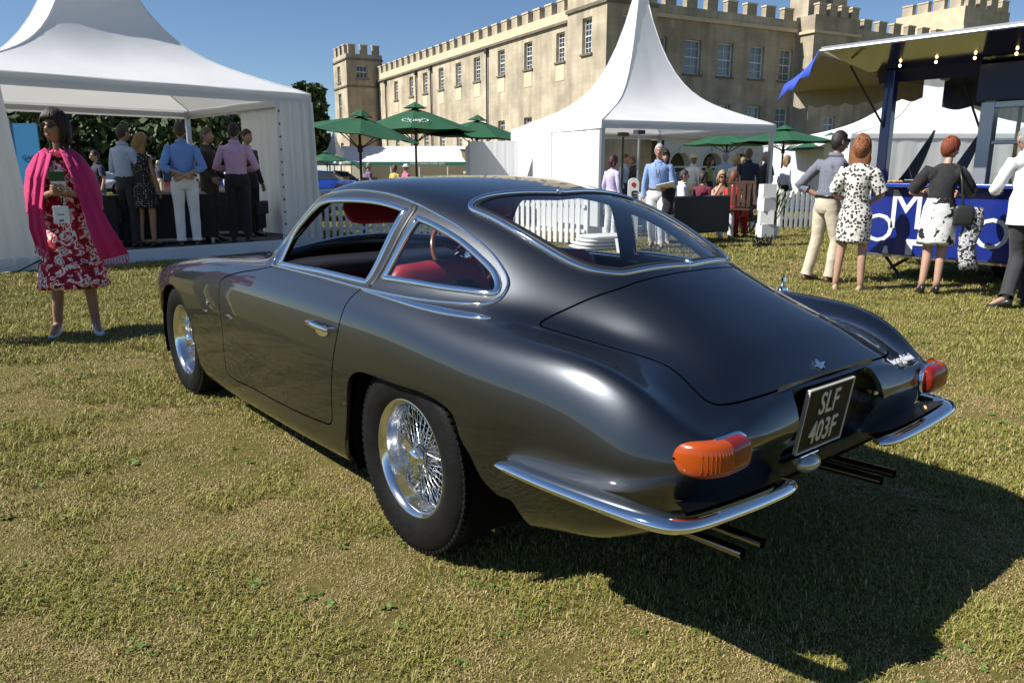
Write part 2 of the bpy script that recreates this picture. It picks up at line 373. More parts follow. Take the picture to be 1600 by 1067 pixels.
# low arcade in front of the shaded front
ARC=thing('garden_loggia','pale stone arcade with round arches and roundels at the foot of the house','loggia',(33.915,32.579,0),-A11)
mb=MB(); x=3.0; yp=-2.0; span=2.69; rad=.86; H=3.3
na=7
for k in range(na):
    c=x+span*(k+.5); n=12
    arc=[(c+rad*math.cos(math.pi*i/n),1.62+rad*math.sin(math.pi*i/n)) for i in range(n+1)]
    L,R_=c-span/2,c+span/2
    mb.add([(L,yp,0),(c-rad,yp,0),(c-rad,yp,1.62),(L,yp,1.62)],[(0,1,2,3)]); mb.add([(c+rad,yp,0),(R_,yp,0),(R_,yp,1.62),(c+rad,yp,1.62)],[(0,1,2,3)])
    for i in range(n):
        (a,b),(a2,b2)=arc[i],arc[i+1]
        mb.add([(a,yp,b),(a2,yp,b2),(a2,yp,H),(a,yp,H)],[(0,3,2,1)]); mb.add([(a,yp,b),(a2,yp,b2),(a2,yp+.6,b2),(a,yp+.6,b)],[(0,1,2,3)])
    mb.add([(L,yp,1.62),(c-rad,yp,1.62),(c-rad,yp,H),(L,yp,H)],[(0,1,2,3)]); mb.add([(c+rad,yp,1.62),(R_,yp,1.62),(R_,yp,H),(c+rad,yp,H)],[(0,1,2,3)])
    for s in (-1,1): mb.add([(c+s*rad,yp,0),(c+s*rad,yp+.6,0),(c+s*rad,yp+.6,1.62),(c+s*rad,yp,1.62)],[(0,1,2,3)])
mb.build('arcade_wall',LOGGIA,ARC)
for k in range(na+1):
    r=MB(); r.lathe([(0,.31),(-.05,.29),(-.05,.23),(-.015,.2),(-.015,.001)],24,'y',Matrix.Translation((x+span*k,yp,2.15))); r.build('roundel',LOGGIA,ARC,smooth=True,auto=40)
for k in range(na):
    c=x+span*(k+.5); am=MB(); n=14
    R1=[[(c+q*math.cos(math.pi*i/n),yp-d,1.62+q*math.sin(math.pi*i/n)) for (q,d) in ((.86,.0),(.86,.05),(.99,.05),(.99,0))] for i in range(n+1)]
    am.rings(R1,cap=False); am.build('arch_moulding',LOGGIA,ARC)
    ks=MB(); ks.box((c,yp-.05,2.58),(.2,.16,.34),taper=1.2); ks.build('keystone',LOGGIA,ARC)
cn=MB(); cn.bbox(3,3+span*na,yp-.12,yp+.2,1.50,1.60); cn.bbox(3,3+span*na,yp-.25,yp+.6,3.301,3.45); cn.bbox(3,3+span*na,yp-.12,yp+.6,3.451,3.75); cn.build('cornice',LOGGIA,ARC)
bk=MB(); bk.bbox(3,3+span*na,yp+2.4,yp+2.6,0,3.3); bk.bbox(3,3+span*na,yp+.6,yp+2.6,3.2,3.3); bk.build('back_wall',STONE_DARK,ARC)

# ------------------------------------------------------------------ tents
def roof_f(s): return (.35*s+.75*s**5)/1.10
def pagoda(name,label,centre,rz,a,eave,apex,vh=.22,apexr=.10,group='white pagoda tents'):
    T=thing(name,label,'tent',(centre[0],centre[1],0),rz,group)
    n=26; mcols=14
    for side in range(4):
        mb=MB(); vs=[];fs=[]; M_=rotz(side*math.pi/2)
        for i in range(n+1):
            s=i/n; r=a*(1-s)+apexr*s
            for j in range(mcols+1):
                t=-1+2*j/mcols
                # centre of each cloth panel sags inwards a little
                sag=.10*a*(1-t*t)*math.sin(math.pi*min(1,s*1.05))*.35
                x=t*r; y=-(r-sag*(1-s)); z=eave+(apex-eave)*roof_f(s)
                z-= .06*(1-abs(t))*math.sin(math.pi*s)
                z+= .006*math.sin(9*t+13*s+side)*(1-s)
                vs.append((x,y,z))
        for i in range(n):
            for j in range(mcols): 
                q=i*(mcols+1)+j; fs.append((q,q+1,q+mcols+2,q+mcols+1))
        mb.add(vs,fs,M_); mb.build('roof_panel',CANVAS,T,smooth=True)
        v=MB(); vs=[];fs=[]
        K=24
        for j in range(K+1):
            t=-1+2*j/K; w=.006*math.sin(j*1.7+side)
            vs+=[(t*a,-a-.002,eave+.01),(t*a,-a-.006+w,eave-vh)]
        for j in range(K): fs.append((2*j,2*j+1,2*j+3,2*j+2))
        v.add(vs,fs,M_); v.build('valance',CANVAS,T,smooth=True)
        # hip seam
        h=MB(); h.tube([M_@Vector((r,-r,eave+(apex-eave)*roof_f(s)+.004)) for s,r in ((k/16,a*(1-k/16)+apexr*k/16) for k in range(17))],.012,5); h.build('hip_seam',CANVAS,T,smooth=True)
    c=MB(); c.lathe([(apex-.02,apexr*1.5),(apex+.25,apexr*.6),(apex+.45,.01)],12,'z'); c.build('peak_cap',CANVAS,T,smooth=True)
    for sx in (-1,1):
        for sy in (-1,1):
            p=MB(); p.bbox(sx*(a-.06)-.045,sx*(a-.06)+.045,sy*(a-.06)-.045,sy*(a-.06)+.045,0,eave-.02); p.build('pole',ALU,T,bevel=.008)
    f=MB()
    for sy in (-1,1):
        f.bbox(-a+.06,a-.06,sy*(a-.06)-.03,sy*(a-.06)+.03,eave-.14,eave-.05); f.bbox(sy*(a-.06)-.03,sy*(a-.06)+.03,-a+.1,a-.1,eave-.14,eave-.052)
    f.build('eave_frame',ALU,T)
    return T
def cloth_wall(name,parent,p0,p1,z0,z1,amp=.02,folds=9,seed=0,taper=None):
    """hanging sheet from p0 to p1 (local xy) with folds"""
    r=random.Random(seed); mb=MB(); K=max(24,folds*8); Z=8; vs=[];fs=[]
    d=Vector((p1[0]-p0[0],p1[1]-p0[1],0)); L=d.length; d.normalize(); nn=Vector((-d.y,d.x,0)); ph=[r.uniform(0,6.28) for _ in range(3)]
    for i in range(Z+1):
        s=i/Z
        for k in range(K+1):
            t=k/K
            tt=t if taper is None else .5+(t-.5)*(1+(taper-1)*(1-s)) if False else t*(1+(taper-1)*(s))
            o=amp*(.6*math.sin(2*math.pi*folds*t+ph[0])+.4*math.sin(2*math.pi*folds*1.7*t+ph[1]+s))*(.5+.5*s)
            q=Vector((p0[0],p0[1],0))+d*(tt*L)+nn*o
            vs.append((q.x,q.y,z1+(z0-z1)*s))
    for i in range(Z):
        for k in range(K): a=i*(K+1)+k; fs.append((a,a+1,a+K+2,a+K+1))
    mb.add(vs,fs); o=mb.build(name,CANVAS,parent,smooth=True)
    return o
# left tent: open front, tied-back curtains
LT_R=Vector((3.74,10.25)); LT_D=Vector((.9954,.0957)); LT_N=Vector((-.0957,.9954)); LTa=2.5
lc=LT_R-LT_D*LTa+LT_N*LTa
LT=pagoda('pagoda_tent','large white pagoda tent at left with its front open and people inside',lc,math.atan2(LT_D.y,LT_D.x),LTa,2.55,5.6,vh=.17)
cloth_wall('curtain',LT,(1.83,-2.52),(2.52,-2.52),.02,2.42,.035,5,1,1.08)
cloth_wall('curtain',LT,(2.52,-2.45),(2.54,.2),.02,2.42,.03,10,2)
cloth_wall('curtain',LT,(-2.5,-2.52),(-1.95,-2.56),.02,2.42,.035,4,3,1.35)
cloth_wall('curtain',LT,(-2.5,-2.4),(-2.5,-.6),.02,2.42,.03,6,4)
for k in range(11):
    mb=MB(); mb.lathe([(0,.018),(.006,.014),(.006,.001)],10,'y',Matrix.Translation((1.86,-2.57,.25+k*.2))@Matrix.Scale(-1,4,(0,1,0))); mb.build('eyelet',LEAD,LT)
PL1=thing('tent_platform','low carpeted platform with pale skirt under the left tent','platform',(lc.x,lc.y,0),math.atan2(LT_D.y,LT_D.x))
mb=MB(); mb.bbox(-3.4,2.5,-2.50,2.5,.02,.175); mb.build('deck',DECK,PL1)
mb=MB(); mb.bbox(-3.42,2.52,-2.56,-2.505,.0,.19); mb.bbox(2.503,2.55,-2.56,2.5,0,.185); mb.build('skirt',SKIRT,PL1,bevel=.01)
# centre tent
CN=Vector((9.64,9.28)); CR=Vector((14.08,8.06)); cd=(CR-CN).normalized(); cnn=Vector((-cd.y,cd.x)); CTa=(CR-CN).length/2
cc=CN+cd*CTa+cnn*CTa
CT=pagoda('pagoda_tent','white pagoda tent with tall pointed peak in front of the house',cc,math.atan2(cd.y,cd.x),CTa,2.33,5.35,vh=.16)
cloth_wall('side_wall',CT,(-CTa+.02,-CTa+.03),(-CTa-.02,CTa),.0,2.22,.012,14,5)
for t_ in (.48,):
    mb=MB(); mb.tube([(-CTa-.03,-CTa+.03+t_*2*CTa,.02),(-CTa-.03,-CTa+.03+t_*2*CTa,2.2)],.012,6); mb.build('wall_seam',CANVAS,CT)
PL2=thing('tent_platform','low grey platform with pale edge under the pointed tent','platform',(cc.x,cc.y,0),math.atan2(cd.y,cd.x))
mb=MB(); mb.bbox(-CTa,CTa-.02,-CTa-.12,CTa,.02,.15); mb.build('deck',DECK,PL2)
mb=MB(); mb.bbox(-CTa,CTa+.12,-CTa-.20,-CTa-.125,0,.16); mb.build('skirt',SKIRT,PL2,bevel=.01)
# white canvas screen left of the centre tent
SCW=thing('canvas_screen','plain white canvas screen wall joining the left side of the pointed tent','screen',(0,0,0))
cloth_wall('screen_sheet',SCW,(10.15,12.6),(9.4,13.6),.0,2.02,.006,7,8); cloth_wall('screen_sheet',SCW,(9.42,13.6),(10.6,15.4),.0,1.95,.006,6,9)
mb=MB(); mb.tube([(9.42,13.6,0),(9.42,13.6,2.05)],.03,8); mb.build('pole',ALU,SCW)
# tent behind the bar trailer
RT=pagoda('pagoda_tent','broad white tent partly hidden behind the blue bar trailer',Vector((25.6,9.9)),-YAW,4.0,2.35,4.7,vh=.12)
cloth_wall('side_wall',RT,(-3.98,-3.98),(3.98,-3.98),.0,2.25,.012,16,11); cloth_wall('side_wall',RT,(-3.98,3.95),(-3.98,-3.95),.0,2.25,.012,16,12)
# far marquee with a green band of lettering
MQ=thing('far_marquee','long low white marquee with a green lettered band far behind the parasols','marquee',(27.0,56.5,0),math.atan2(49.0-56.5,35.6-27.0))
Lm=11.6
mb=MB(); mb.add([(0,0,2.0),(Lm,0,2.0),(Lm,3.0,3.35),(0,3.0,3.35),(0,6,2.0),(Lm,6,2.0)],[(0,1,2,3),(3,2,5,4)]); mb.build('roof',CANVAS,MQ)
mb=MB(); mb.add([(Lm,0,0),(Lm,6,0),(Lm,6,2.0),(Lm,3,3.35),(Lm,0,2.0)],[(0,1,2,3,4)]); mb.add([(0,6,0),(Lm,6,0),(Lm,6,2),(0,6,2)],[(0,1,2,3)]); mb.build('end_wall',mat('cream_wall',(.62,.57,.47),.8),MQ)
mb=MB(); mb.bbox(0,Lm,-.03,-.005,1.72,2.02); BN=mb.build('banner',mat('banner_green',(.03,.16,.11),.7),MQ)
tm=text_mesh('HE JOHN N/R ED',.26,.003); tm.materials.append(WHITE_PAINT); o=inst('lettering',tm,BN,(Lm*.66,-.04,1.86)); o.rotation_euler=(math.pi/2,0,0); o.scale=(1.45,1,1)
for k in range(6):
    mb=MB(); mb.bbox(k*Lm/5-.04,k*Lm/5+.04,0,.08,0,1.72); mb.build('post',WHITE_PAINT,MQ)
ft=pagoda('pagoda_tent','small white cone tent far off beside the lettered marquee',Vector((27.6,57.5)),.5,1.9,1.9,4.1,vh=.1)

# ------------------------------------------------------------------ parasols
def parasol(label,loc,r,rim,apex,tilt=(0,0),rz=0.,logo=False):
    P=thing('parasol',label,'parasol',(loc[0],loc[1],0),rz,'green parasols on wooden poles')
    mb=MB(); n=8; K=5; vs=[];fs=[]
    for i in range(K+1):
        s=i/K
        for k in range(n*4):
            th=2*math.pi*k/(n*4); f=(k%4)/4.0; sc=1-.075*math.sin(math.pi*f)*(1.0)   # scalloped between ribs
            rr=r*s*sc; z=apex-(apex-rim)*(s**1.12)-.03*math.sin(math.pi*f)*s
            vs.append((rr*math.cos(th),rr*math.sin(th),z))
    for i in range(K):
        for k in range(n*4): k2=(k+1)%(n*4); fs.append((i*n*4+k,i*n*4+k2,(i+1)*n*4+k2,(i+1)*n*4+k))
    Mt=Matrix.Translation((0,0,rim))@Matrix.Rotation(tilt[0],4,'X')@Matrix.Rotation(tilt[1],4,'Y')@Matrix.Translation((0,0,-rim))
    mb.add(vs,fs,Mt); mb.build('canopy',GREEN_CANVAS,P,smooth=True,auto=12)
    v=MB(); R=[]
    for s,z in ((.02,.15),(.6,.06),(1,.0)): R.append([(r*.2*s*math.cos(2*math.pi*k/16)*(1-.15*(k%2)),r*.2*s*math.sin(2*math.pi*k/16)*(1-.15*(k%2)),apex+z+.0) for k in range(16)])
    v.rings(R,cap=False,mtx=Mt); v.build('vent_cap',GREEN_CANVAS,P)
    p=MB(); p.tube([(0,0,0),(0,0,apex+.02)],.028,10); p.build('pole',DARKWOOD,P,smooth=True)
    h=MB(); h.lathe([(rim-.35,.03),(rim-.34,.055),(rim-.22,.055),(rim-.2,.03)],12,'z'); h.build('hub',DARKWOOD,P,smooth=True)
    for k in range(n):
        th=2*math.pi*k/n; b=MB()
        b.tube([Mt@Vector((.04*math.cos(th),.04*math.sin(th),apex-.04)),Mt@Vector((r*.98*math.cos(th),r*.98*math.sin(th),rim-.015))],.012,5)
        b.tube([(.05*math.cos(th),.05*math.sin(th),rim-.26),Mt@Vector((r*.52*math.cos(th),r*.52*math.sin(th),apex-(apex-rim)*.52-.03))],.011,5); b.build('rib',DARKWOOD,P)
    bs=MB(); bs.lathe([(0,.26),(.05,.25),(.07,.06),(.3,.045),(.3,.001)],20,'z'); bs.build('base',LEAD,P,smooth=True,auto=40)
    if logo:
        a_=logo; dirv=Vector((math.cos(a_),math.sin(a_),0))
        s=.70; rr=r*s*.93; z=apex-(apex-rim)*(s**1.12)
        slope=math.atan2((apex-rim)*1.0,r)
        xax=Vector((-dirv.y,dirv.x,0)); upv=(Vector((0,0,1))*math.sin(slope)-dirv*math.cos(slope))
        nrm=xax.cross(upv)
        F=frame_mtx(dirv*rr+Vector((0,0,z+.0))+nrm*.02,xax,upv)
        for tx,dy in (('SALON',.045),('PRIVÉ',-.045)):
            tm=text_mesh(tx,.10,.001,bold=.002); tm.materials.append(WHITE_PAINT); o=inst('lettering',tm,P); o.matrix_local=F@Matrix.Translation((0,dy,0))@Matrix.Diagonal((1.15,1,1,1))
        lw=MB()
        for sg in (-1,1):
            for k in range(9):
                t=math.radians(-70+k*16); c=Vector((sg*.30*math.cos(t),.17*math.sin(t),.001)); d=Vector((-sg*.30*math.sin(t),.17*math.cos(t),0)).normalized(); q=Vector((d.y,-d.x,0))
                lw.add([c-d*.03,c+q*.017,c+d*.035,c-q*.017],[(0,1,2,3)],F)
        lw.build('laurel_wreath',WHITE_PAINT,P)
    return P
def aim(loc): return math.atan2(CAM.location.y-loc[1],CAM.location.x-loc[0])
parasol('green parasol with white laurel emblem above the car roof',(8.37,14.39),1.5,2.27,2.80,rz=.15,logo=aim((8.37,14.39))-.15)
parasol('green parasol tilted beside the left tent, showing its dark underside',(5.5,11.9),1.20,2.02,2.36,tilt=(math.radians(7),math.radians(4)),rz=.3)
parasol('green parasol in front of the white canvas screen',(10.74,15.05),1.45,2.20,2.64,tilt=(math.radians(3),0),rz=.5)
parasol('green parasol seen through the pointed tent, before the arcade',(19.79,13.45),1.5,2.15,2.5,rz=.2)
parasol('green parasol right of the pointed tent pole, nearest the picket fence',(19.85,11.42),1.6,2.18,2.55,rz=.7)
parasol('green parasol furthest right, half behind another before the white tent',(22.6,11.4),1.5,2.0,2.4,rz=.4)
parasol('tiny distant green parasol beside the left tent curtain',(19.6,42.5),1.5,1.9,2.4,rz=.1)

# ------------------------------------------------------------------ fences
PK={}
def picket_fence(label,a,b,h=.88,step=.125):
    A_,B_=Vector(a),Vector(b); d=B_-A_; L=d.length; F_=thing('picket_fence',label,'fence',(A_.x,A_.y,0),math.atan2(d.y,d.x),'white picket fences')
    if h not in PK:
        mb=MB(); w=.036; mb.add([(-w,-.011,.03),(w,-.011,.03),(w,-.011,h-.05),(0,-.011,h),(-w,-.011,h-.05),(-w,.011,.03),(w,.011,.03),(w,.011,h-.05),(0,.011,h),(-w,.011,h-.05)],[(0,1,2,3,4),(9,8,7,6,5),(0,5,6,1),(1,6,7,2),(2,7,8,3),(3,8,9,4),(4,9,5,0)])
        PK[h]=mb.mesh('picket'); PK[h].materials.append(WHITE_PAINT)
    n=int(L/step)
    for k in range(n+1): inst('picket',PK[h],F_,(k*step,-.034,0))
    for z in (.22,.66):
        mb=MB(); mb.bbox(0,L,-.022,.012,z,z+.06); mb.build('rail',WHITE_PAINT,F_)
    for x in np.arange(0,L+.1,max(1.2,L/max(1,round(L/1.8)))):
        mb=MB(); mb.bbox(x-.04,x+.04,.0125,.09,0,h+.02); mb.build('post',WHITE_PAINT,F_)
    return F_
picket_fence('white picket fence seen through the car side window, beside the left tent',(4.0,11.3),(7.1,10.35),.92)
picket_fence('white picket fence seen through the car rear window, before the pointed tent',(7.1,10.3),(7.72,7.75),.92)
picket_fence('white picket fence between the pointed tent pole and the man in beige trousers',(13.95,7.70),(17.2,5.9),.88)

# ------------------------------------------------------------------ trees
LEAFS=[mat('leaf_dark',(.022,.045,.012),.7,vary=.35,scale=.6),mat('leaf_mid',(.05,.085,.02),.7,vary=.35,scale=.6),mat('leaf_light',(.085,.12,.03),.7,vary=.3,scale=.6)]
BARK=mat('bark',(.055,.042,.03),.95,vary=.3,scale=4)
def tree(label,loc,h,r,leaves=8000,leaf=.36,seed=1,low=.18):
    T=thing('broadleaf_tree',label,'tree',loc,0,'trees beyond the tents'); rs=np.random.RandomState(seed)
    tk=MB(); tk.tube([(0,0,-.1),(.05,.03,h*.25),(-.04,.05,h*.5),(0,0,h*.8)],[h*.03,h*.024,h*.015,h*.005],10)
    clumps=[]
    for k in range(48):
        a=rs.uniform(0,6.28); zz=rs.uniform(low,1.0); rad=r*math.sin(math.pi*min(1,max(.05,(zz-low*.6)/(1.06-low*.6))))**.7*rs.uniform(.35,1.0)
        clumps.append((rad*math.cos(a),rad*math.sin(a),h*zz,r*rs.uniform(.20,.36)))
    for c in clumps[::3]: tk.tube([(0,0,h*rs.uniform(.2,.5)),(c[0]*.5,c[1]*.5,c[2]*.85),(c[0],c[1],c[2])],[h*.011,h*.007,h*.002],6)
    tk.build('trunk',BARK,T,smooth=True)
    C_=np.array(clumps); idx=rs.randint(0,len(C_),leaves); g=rs.normal(size=(leaves,3)); g/=np.linalg.norm(g,axis=1,keepdims=True); g*=rs.uniform(.35,1.05,(leaves,1))**.6
    P=C_[idx,:3]+g*C_[idx,3:4]*[1.15,1.15,.8]
    q=rs.normal(size=(leaves,3)); q/=np.linalg.norm(q,axis=1,keepdims=True); w=rs.normal(size=(leaves,3)); w-=q*(q*w).sum(1,keepdims=True); w/=np.linalg.norm(w,axis=1,keepdims=True)
    s=leaf*rs.uniform(.5,1.2,(leaves,1))
    V=np.stack([P-q*s,P+w*s*.55,P+q*s,P-w*s*.55],1).reshape(-1,3)
    mb=MB(); mb.v=V.tolist(); mb.f=[(4*i,4*i+1,4*i+2,4*i+3) for i in range(leaves)]; mb.mi=rs.choice(3,leaves,p=[.45,.37,.18]).tolist()
    mb.build('crown',LEAFS,T)
    return T
for k,(x,y,h,r,lab) in enumerate([(-8,60,6.4,6.4,'dark leafy tree at the far left of the left tent opening'),(0.5,58,6.3,6.2,'leafy tree behind the woman in the pink shawl'),(8.5,62,6.6,6.4,'leafy tree behind the couple inside the left tent'),(15,57,6.1,6,'leafy tree behind the man in the blue shirt'),(21.5,61,6.3,5.2,'leafy tree behind the man in the pink shirt'),(26.3,59,7.9,1.9,'tall dark tree between the left tent and the house tower'),(-16,64,6.6,5,'dark tree beyond the left edge of the left tent')]):
    tree(lab,(x,y,0),h,r,seed=k+3,low=.0 if k!=5 else .3)
# hedge line behind the trees
# ------------------------------------------------------------------ the car: smooth body surface

# ---- body control net ---------------------------------------------------------
ST=[3.43, 3.41, 3.36, 3.23, 3.01, 2.76, 2.51, 2.26, 2.01, 1.83, 1.71, 1.61, 1.51, 1.41, 1.31, 1.19, 1.068, 0.947, 0.805, 0.622, 0.45, 0.278, 0.114, -0.049, -0.212, -0.355, -0.488, -0.601, -0.703, -0.805, -0.898, -0.979, -1.041, -1.092]
# rails: y -> (x,z)
RAILS=[
 [(3.43,0,0.5062),(3.36,0,0.5863),(3.23,0,0.6716),(3.01,0,0.7421),(2.51,0,0.8197),(2.01,0,0.878),(1.76,0,0.9027),(1.66,0,0.9246),(1.56,0,0.9714),(1.33,0,1.1358),(1.19,0,1.2234),(1.058,0,1.2608),(0.926,0,1.2792),(0.784,0,1.2908),(0.602,0,1.2991),(0.399,0,1.288),(0.247,0,1.2665),(0.063,0,1.2313),(-0.161,0,1.1625),(-0.365,0,1.0935),(-0.519,0,1.032),(-0.621,0,0.994),(-0.724,0,0.953),(-0.877,0,0.888),(-0.979,0,0.8377),(-1.031,0,0.8076),(-1.092,0,0.7475)],
 [(3.43,0.16,0.5062),(3.23,0.2,0.6716),(2.51,0.22,0.8197),(2.01,0.22,0.878),(1.76,0.22,0.9006),(1.66,0.22,0.9165),(1.56,0.23,0.9563),(1.33,0.24,1.1156),(1.19,0.24,1.2132),(1.058,0.24,1.2565),(0.926,0.24,1.2749),(0.784,0.23,1.2875),(0.602,0.22,1.2938),(0.399,0.22,1.2816),(0.247,0.22,1.2607),(0.063,0.22,1.2281),(-0.161,0.22,1.1611),(-0.365,0.2,1.087),(-0.519,0.2,1.0252),(-0.621,0.2,0.9863),(-0.724,0.2,0.9433),(-0.877,0.2,0.8807),(-0.979,0.2,0.8332),(-1.092,0.2,0.742)],
 [(3.43,0.3,0.5062),(3.23,0.38,0.6666),(2.51,0.42,0.8147),(2.01,0.42,0.871),(1.76,0.42,0.8906),(1.66,0.43,0.8974),(1.56,0.45,0.9112),(1.33,0.46,1.0404),(1.19,0.44,1.163),(1.058,0.435,1.2463),(0.926,0.43,1.2727),(0.784,0.43,1.2812),(0.602,0.42,1.2825),(0.399,0.41,1.2673),(0.247,0.4,1.2423),(0.063,0.39,1.2057),(-0.161,0.375,1.1438),(-0.365,0.34,1.0587),(-0.519,0.32,0.9939),(-0.621,0.31,0.95),(-0.724,0.3,0.9111),(-0.877,0.3,0.8595),(-0.979,0.3,0.8174),(-1.092,0.31,0.7313)],
 [(3.43,0.38,0.5062),(3.23,0.5,0.6666),(2.51,0.54,0.8147),(2.01,0.56,0.866),(1.66,0.58,0.8941),(1.51,0.61,0.9015),(1.41,0.63,0.913),(1.33,0.64,0.9393),(1.19,0.6,1.0668),(1.058,0.565,1.1893),(0.926,0.552,1.2336),(0.784,0.548,1.248),(0.602,0.545,1.2491),(0.399,0.54,1.2348),(0.247,0.53,1.208),(0.063,0.515,1.1645),(-0.161,0.485,1.093),(-0.365,0.435,1.0185),(-0.519,0.395,0.9538),(-0.621,0.375,0.9099),(-0.724,0.365,0.8729),(-0.877,0.37,0.8317),(-0.979,0.38,0.7965),(-1.092,0.4,0.7208)],
 [(3.43,0.43,0.5062),(3.23,0.56,0.6666),(2.51,0.61,0.8147),(2.01,0.62,0.863),(1.66,0.635,0.8859),(1.46,0.66,0.8951),(1.33,0.68,0.904),(1.19,0.655,0.9764),(1.058,0.635,1.0337),(0.926,0.622,1.0609),(0.784,0.617,1.0732),(0.551,0.615,1.082),(0.247,0.612,1.0716),(0.063,0.6,1.043),(-0.161,0.565,0.9965),(-0.365,0.505,0.9554),(-0.519,0.445,0.9036),(-0.621,0.412,0.8668),(-0.724,0.4,0.8335),(-0.877,0.42,0.808),(-0.979,0.43,0.7759),(-1.092,0.45,0.7074)],
 [(3.43,0.4651,0.5062),(3.23,0.6031,0.6616),(2.51,0.6505,0.8147),(2.01,0.6589,0.86),(1.66,0.6677,0.8799),(1.33,0.6863,0.892),(1.058,0.6903,0.8992),(0.551,0.6888,0.9069),(0.247,0.683,0.9079),(0.063,0.6696,0.9056),(-0.161,0.6393,0.9),(-0.365,0.56,0.8933),(-0.519,0.48,0.8583),(-0.621,0.4484,0.8295),(-0.724,0.4433,0.8068),(-0.877,0.4885,0.7949),(-0.979,0.504,0.7585),(-1.092,0.5196,0.6983)],
 [(3.43,0.4948,0.5062),(3.23,0.6378,0.6566),(2.51,0.6899,0.8097),(2.01,0.6982,0.856),(1.66,0.7069,0.8718),(1.33,0.7157,0.8788),(1.058,0.7197,0.8809),(0.551,0.7181,0.8865),(0.247,0.7122,0.8874),(0.063,0.7038,0.885),(-0.161,0.6913,0.8761),(-0.365,0.6504,0.8694),(-0.519,0.595,0.8364),(-0.621,0.5732,0.8111),(-0.724,0.5776,0.7995),(-0.877,0.5994,0.7875),(-0.979,0.6001,0.7508),(-1.092,0.5857,0.6952)],
 [(3.43,0.5297,0.5012),(3.23,0.6785,0.6366),(3.01,0.7172,0.7121),(2.51,0.7473,0.7897),(2.01,0.7464,0.836),(1.66,0.7455,0.8487),(1.33,0.7471,0.8536),(0.551,0.7437,0.8601),(0.063,0.7373,0.8595),(-0.212,0.7171,0.855),(-0.365,0.6998,0.8588),(-0.519,0.6873,0.8655),(-0.642,0.684,0.8668),(-0.724,0.687,0.8636),(-0.826,0.682,0.8541),(-0.908,0.6749,0.8272),(-0.979,0.6653,0.7888),(-1.092,0.6236,0.695)],
 [(3.43,0.5397,0.4912),(3.23,0.6985,0.5966),(3.01,0.7471,0.6671),(2.51,0.7819,0.7347),(2.01,0.7806,0.773),(1.66,0.7794,0.7836),(1.33,0.7808,0.7884),(0.551,0.7821,0.7997),(0.063,0.7804,0.8038),(-0.365,0.777,0.802),(-0.642,0.7667,0.7961),(-0.826,0.7507,0.7736),(-0.908,0.7388,0.7425),(-0.979,0.7245,0.7063),(-1.092,0.6682,0.652)],
 [(3.43,0.5397,0.4762),(3.23,0.7035,0.5466),(3.01,0.762,0.5871),(2.51,0.7967,0.6297),(2.01,0.8001,0.658),(1.66,0.7988,0.6631),(1.33,0.8001,0.6674),(0.551,0.8012,0.6772),(0.063,0.7996,0.6808),(-0.365,0.8012,0.6735),(-0.642,0.791,0.6597),(-0.826,0.7752,0.6391),(-0.979,0.749,0.6086),(-1.092,0.683,0.5944)],
 [(3.43,0.5297,0.4462),(3.23,0.6985,0.4666),(3.01,0.7521,0.4871),(2.51,0.7918,0.5097),(2.01,0.7952,0.518),(1.33,0.8001,0.526),(0.551,0.8012,0.534),(0.063,0.7996,0.5422),(-0.365,0.7963,0.5498),(-0.642,0.7813,0.5512),(-0.826,0.7654,0.5512),(-0.979,0.7343,0.5518),(-1.092,0.6731,0.5528)],
 [(3.43,0.5197,0.3612),(3.23,0.6785,0.3416),(3.01,0.7272,0.3221),(2.51,0.772,0.3147),(2.01,0.7806,0.313),(1.33,0.7856,0.3181),(0.551,0.7868,0.3325),(0.063,0.7852,0.3445),(-0.365,0.7819,0.3667),(-0.642,0.749,0.4006),(-0.826,0.7329,0.4218),(-0.979,0.6981,0.4509),(-1.092,0.643,0.4777)],
 [(3.43,0.5077,0.2642),(3.23,0.6466,0.2046),(3.01,0.6954,0.1551),(2.51,0.7604,0.1227),(2.01,0.7744,0.121),(1.33,0.7799,0.1252),(0.551,0.7813,0.148),(0.063,0.7649,0.1811),(-0.365,0.7564,0.2169),(-0.642,0.7062,0.2825),(-0.826,0.6848,0.3192),(-0.979,0.6532,0.3904),(-1.092,0.6205,0.4376)],
 [(3.43,0.2998,0.2662),(3.23,0.4191,0.1966),(3.01,0.4482,0.1471),(2.51,0.4949,0.1247),(2.01,0.5074,0.123),(0.551,0.5086,0.1459),(0.063,0.5075,0.1671),(-0.642,0.4865,0.2588),(-0.826,0.461,0.2995),(-0.979,0.4341,0.3761),(-1.092,0.396,0.4336)],
 [(3.43,0,0.2662),(3.23,0,0.1966),(3.01,0,0.1471),(2.51,0,0.1247),(2.01,0,0.123),(0.551,0,0.1463),(0.063,0,0.1676),(-0.642,0,0.2593),(-0.826,0,0.2999),(-0.979,0,0.3764),(-1.092,0,0.434)],
]
def pchip(xk,yk,x):
    xk=np.asarray(xk,float); yk=np.asarray(yk,float)
    if xk[0]>xk[-1]: xk=xk[::-1]; yk=yk[::-1]
    h=np.diff(xk); d=np.diff(yk)/h
    m=np.zeros_like(yk)
    for i in range(1,len(xk)-1):
        if d[i-1]*d[i]>0:
            w1=2*h[i]+h[i-1]; w2=h[i]+2*h[i-1]
            m[i]=(w1+w2)/(w1/d[i-1]+w2/d[i])
    m[0]=d[0]; m[-1]=d[-1]
    x=np.clip(x,xk[0],xk[-1]); i=np.clip(np.searchsorted(xk,x)-1,0,len(h)-1)
    t=(x-xk[i])/h[i]
    return ((1+2*t)*(1-t)**2)*yk[i]+t*(1-t)**2*h[i]*m[i]+t*t*(3-2*t)*yk[i+1]+t*t*(t-1)*h[i]*m[i+1]
